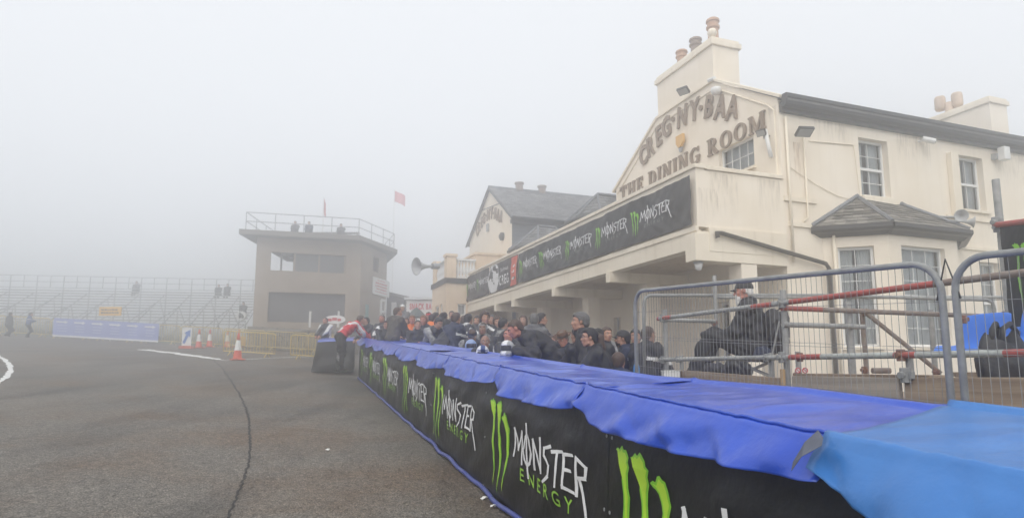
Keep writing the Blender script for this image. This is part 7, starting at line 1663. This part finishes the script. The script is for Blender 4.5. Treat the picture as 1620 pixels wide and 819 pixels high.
bagobj(at(1130, 584, 7.25), (.12, .07, .06), 'small grey and black bag by the old man\'s feet', CL_['charcoal'], strap=False)
# bottle and white box at the end of the fence
p = at(1007, 588, 6.9); t = empty('water_bottle', p - ZZ * .1, 'clear blue water bottle behind the left post of the mesh fence', 'bottle'); mb = MB(); mb.lathe([(.032, -.11), (.035, -.10), (.035, .04), (.028, .07), (.014, .095), (.014, .11)], p, n=14); mb.build('body', mat('blue_bottle', (.05, .25, .60), .15), t, smooth=True); mb = MB(); mb.lathe([(.016, .11), (.016, .13)], p, n=12); mb.build('cap', m_sw, t)
p = at(1061, 594, 7.3); t = empty('food_box', p - ZZ * .05, 'white takeaway box on the near corner of the stand', 'box'); mb = MB(); mb.box(p, (.09, .07, .05)); mb.build('box', m_sw, t, bevel=.008); mb = MB(); mb.box(p + ZZ * .056, (.095, .075, .006)); mb.build('lid', m_sw, t)
# table where the man in the hat sits
p = at(893, 564, 9.6); t = empty('picnic_table', (p[0], p[1], gz(p[0], p[1]) + FC), 'pale wooden picnic table in front of the man in the brown hat', 'table'); m_tab = mat('pale_table', (.55, .50, .38), .7, var=.1, vscale=4)
for k in range(4): mb = MB(); mb.box(p + np.array([.05, .16 * k, 0]), (.36, .075, .02)); mb.build('plank', m_tab, t, bevel=.004)
for sx in (-.25, .3):
    mb = MB(); mb.tube([p + np.array([sx, -.05, -.02]), np.array([p[0] + sx, p[1] - .2, gz(p[0], p[1]) + FC])], .03, 6); mb.build('leg', m_tab, t); mb = MB(); mb.tube([p + np.array([sx, .5, -.02]), np.array([p[0] + sx, p[1] + .7, gz(p[0], p[1]) + FC])], .03, 6); mb.build('leg', m_tab, t)
# helmets resting on the cover or held
def helmet(c, aim, m_, label, k=1.0, accent=None):
    aim = nrm(aim); t = empty('helmet', c - ZZ * .13, label, 'helmet', 'motorcycle helmets on the barrier'); l_ = nrm(np.cross(ZZ, aim)); fr = (aim, l_, ZZ); A = Body(); A.ell(c + ZZ * .02, np.array([.14, .12, .13]) * k, fr, 0); A.ell(c + aim * .05 - ZZ * .06, np.array([.105, .095, .075]) * k, fr, 0)
    cut = lambda x: np.maximum(-(x[:, 2] - c[2]) - .115 * k, np.where(((x - c) @ aim > .065 * k) & (np.abs(x[:, 2] - c[2] - .01) < .045 * k), .03, -1))
    Va, Fa = A.skin(.010, .02, None, None, cut); C_ = (Va[Fa].mean(1) - c); mi = ((np.abs((C_ @ l_)) < .035) if accent else np.zeros(len(Fa))).astype(int); mesh_obj('shell', Va, Fa, mi, [m_, accent or m_], t, np.array(t.location))
    mb = MB(); n_ = 14; mb.grid(np.array([[c + (aim * (.125 + .012 * (1 - abs(z) * 10)) * math.cos(a) + l_ * .118 * math.sin(a)) * k + ZZ * (.01 + z) * k for z in (-.045, -.02, 0, .02, .045)] for a in np.linspace(-1.15, 1.15, n_)])); mb.build('visor', mat('smoke_visor', (.02, .02, .025), .12), t, smooth=True)
    return t
m_hw = mat('white_helmet', (.72, .72, .72), .25); m_hg = mat('grey_helmet', (.22, .23, .24), .3, col2=(.5, .5, .5), vscale=12); m_hb = mat('blue_helmet', (.12, .22, .48), .3, col2=(.35, .42, .55), vscale=10)
helmet(at(763.5, 559, 9.9), (.1, -1, -.3), m_hw, 'white helmet resting on the blue cover below the smiling bald man', .85, CL_['blue'])
helmet(hl_p, (-.5, -1, -.1), m_hg, 'grey patterned helmet held by the big man in black', .8, m_hw)
helmet(at(745, 548, 11.2), (.2, -1, 0), m_hb, 'blue and grey helmet in front of the man in the navy cap', .85)
helmet(at(600, 523, 19.0), (0, -1, 0), m_hw, 'white helmet on the barrier near the rider in red and white', 1.0)
# ---- people far off in the fog
gp = 'bystanders far off in the fog'
for px, py, lab, tp, fc in ((17, 497, 'left one of the two bystanders leaning on the crowd barrier at the far left', 'charcoal', 20), (49, 497, 'right one of the two bystanders at the far left, in blue', 'blue', 60)):
    c = at(px, py, 35.0); person(lab, (px, py), fc, 5, Y=34.8, arms='down' if px < 30 else 'front', top=tp, hair='brown', res=.045, hres=.02, group=gp, floor=gz(c[0], c[1]), bulk=1.2, hands=False)
def far_sit(px, py, Y, face, label, tp, grp):
    c = at(px, py, Y); a = R(face); f = np.array([math.sin(a), math.cos(a), 0]); l = np.array([-f[1], f[0], 0]); h = c - ZZ * .62
    person(label, (c[0], c[1], c[2]), face, 10, top=tp, hair='brown', res=.05, hres=.022, stature=1.75, group=grp, floor=h[2] - .45, sit=dict(feet=(h + f * .42 + l * .1 - ZZ * .38, h + f * .42 - l * .1 - ZZ * .38)), bulk=1.25, hands=False)
for px, py, lab, tp in ((216, 447, 'lone spectator sitting high on the grandstand, left of the pair', 'grey'), (346, 452, 'left one of a pair of spectators high on the grandstand', 'charcoal'), (360, 451, 'right one of a pair of spectators high on the grandstand', 'charcoal')): far_sit(px, py, 49.3, 170, lab, tp, 'spectators on the grandstand')
far_sit(385, 480, 45, 170, 'spectator low on the grandstand next to the tower, with a pale round bag', 'charcoal', 'spectators on the grandstand')
for px, py, lab, tp in ((467, 352.5, 'leftmost of the three spectators on the tower roof', 'charcoal'), (489, 353, 'middle one of the three spectators on the tower roof', 'navy'), (539.5, 356.5, 'rightmost of the three spectators on the tower roof, sitting apart', 'charcoal')): far_sit(px, py, 40.3, 175, lab, tp, 'spectators on the tower roof')
p = at(381, 499, 44.6); t = empty('round_bag', p, 'pale round drum or bag at the foot of the grandstand beside the tower', 'bag'); mb = MB(); mb.tube([p, p + np.array([0, .3, 0])], .33, 16); mb.build('shell', m_sw, t); mb = MB(); mb.tube([p - np.array([0, .01, 0]), p], .16, 12); mb.build('hub', m_gutter, t)

# ================================================================== fog
mb = MB(); mb.box((-17.5, 52, 4.6), (84, 85, 10.6))
def haze_mat():
    m = bpy.data.materials.new('fog'); m.use_nodes = True; n = m.node_tree; n.nodes.clear(); o = n.nodes.new('ShaderNodeOutputMaterial'); v = n.nodes.new('ShaderNodeVolumePrincipled')
    v.inputs['Color'].default_value = (.97, .98, 1.0, 1); v.inputs['Density'].default_value = 0.0235; v.inputs['Anisotropy'].default_value = 0.85; n.links.new(v.outputs[0], o.inputs['Volume']); return m
mb.build('haze', haze_mat(), kind='stuff')
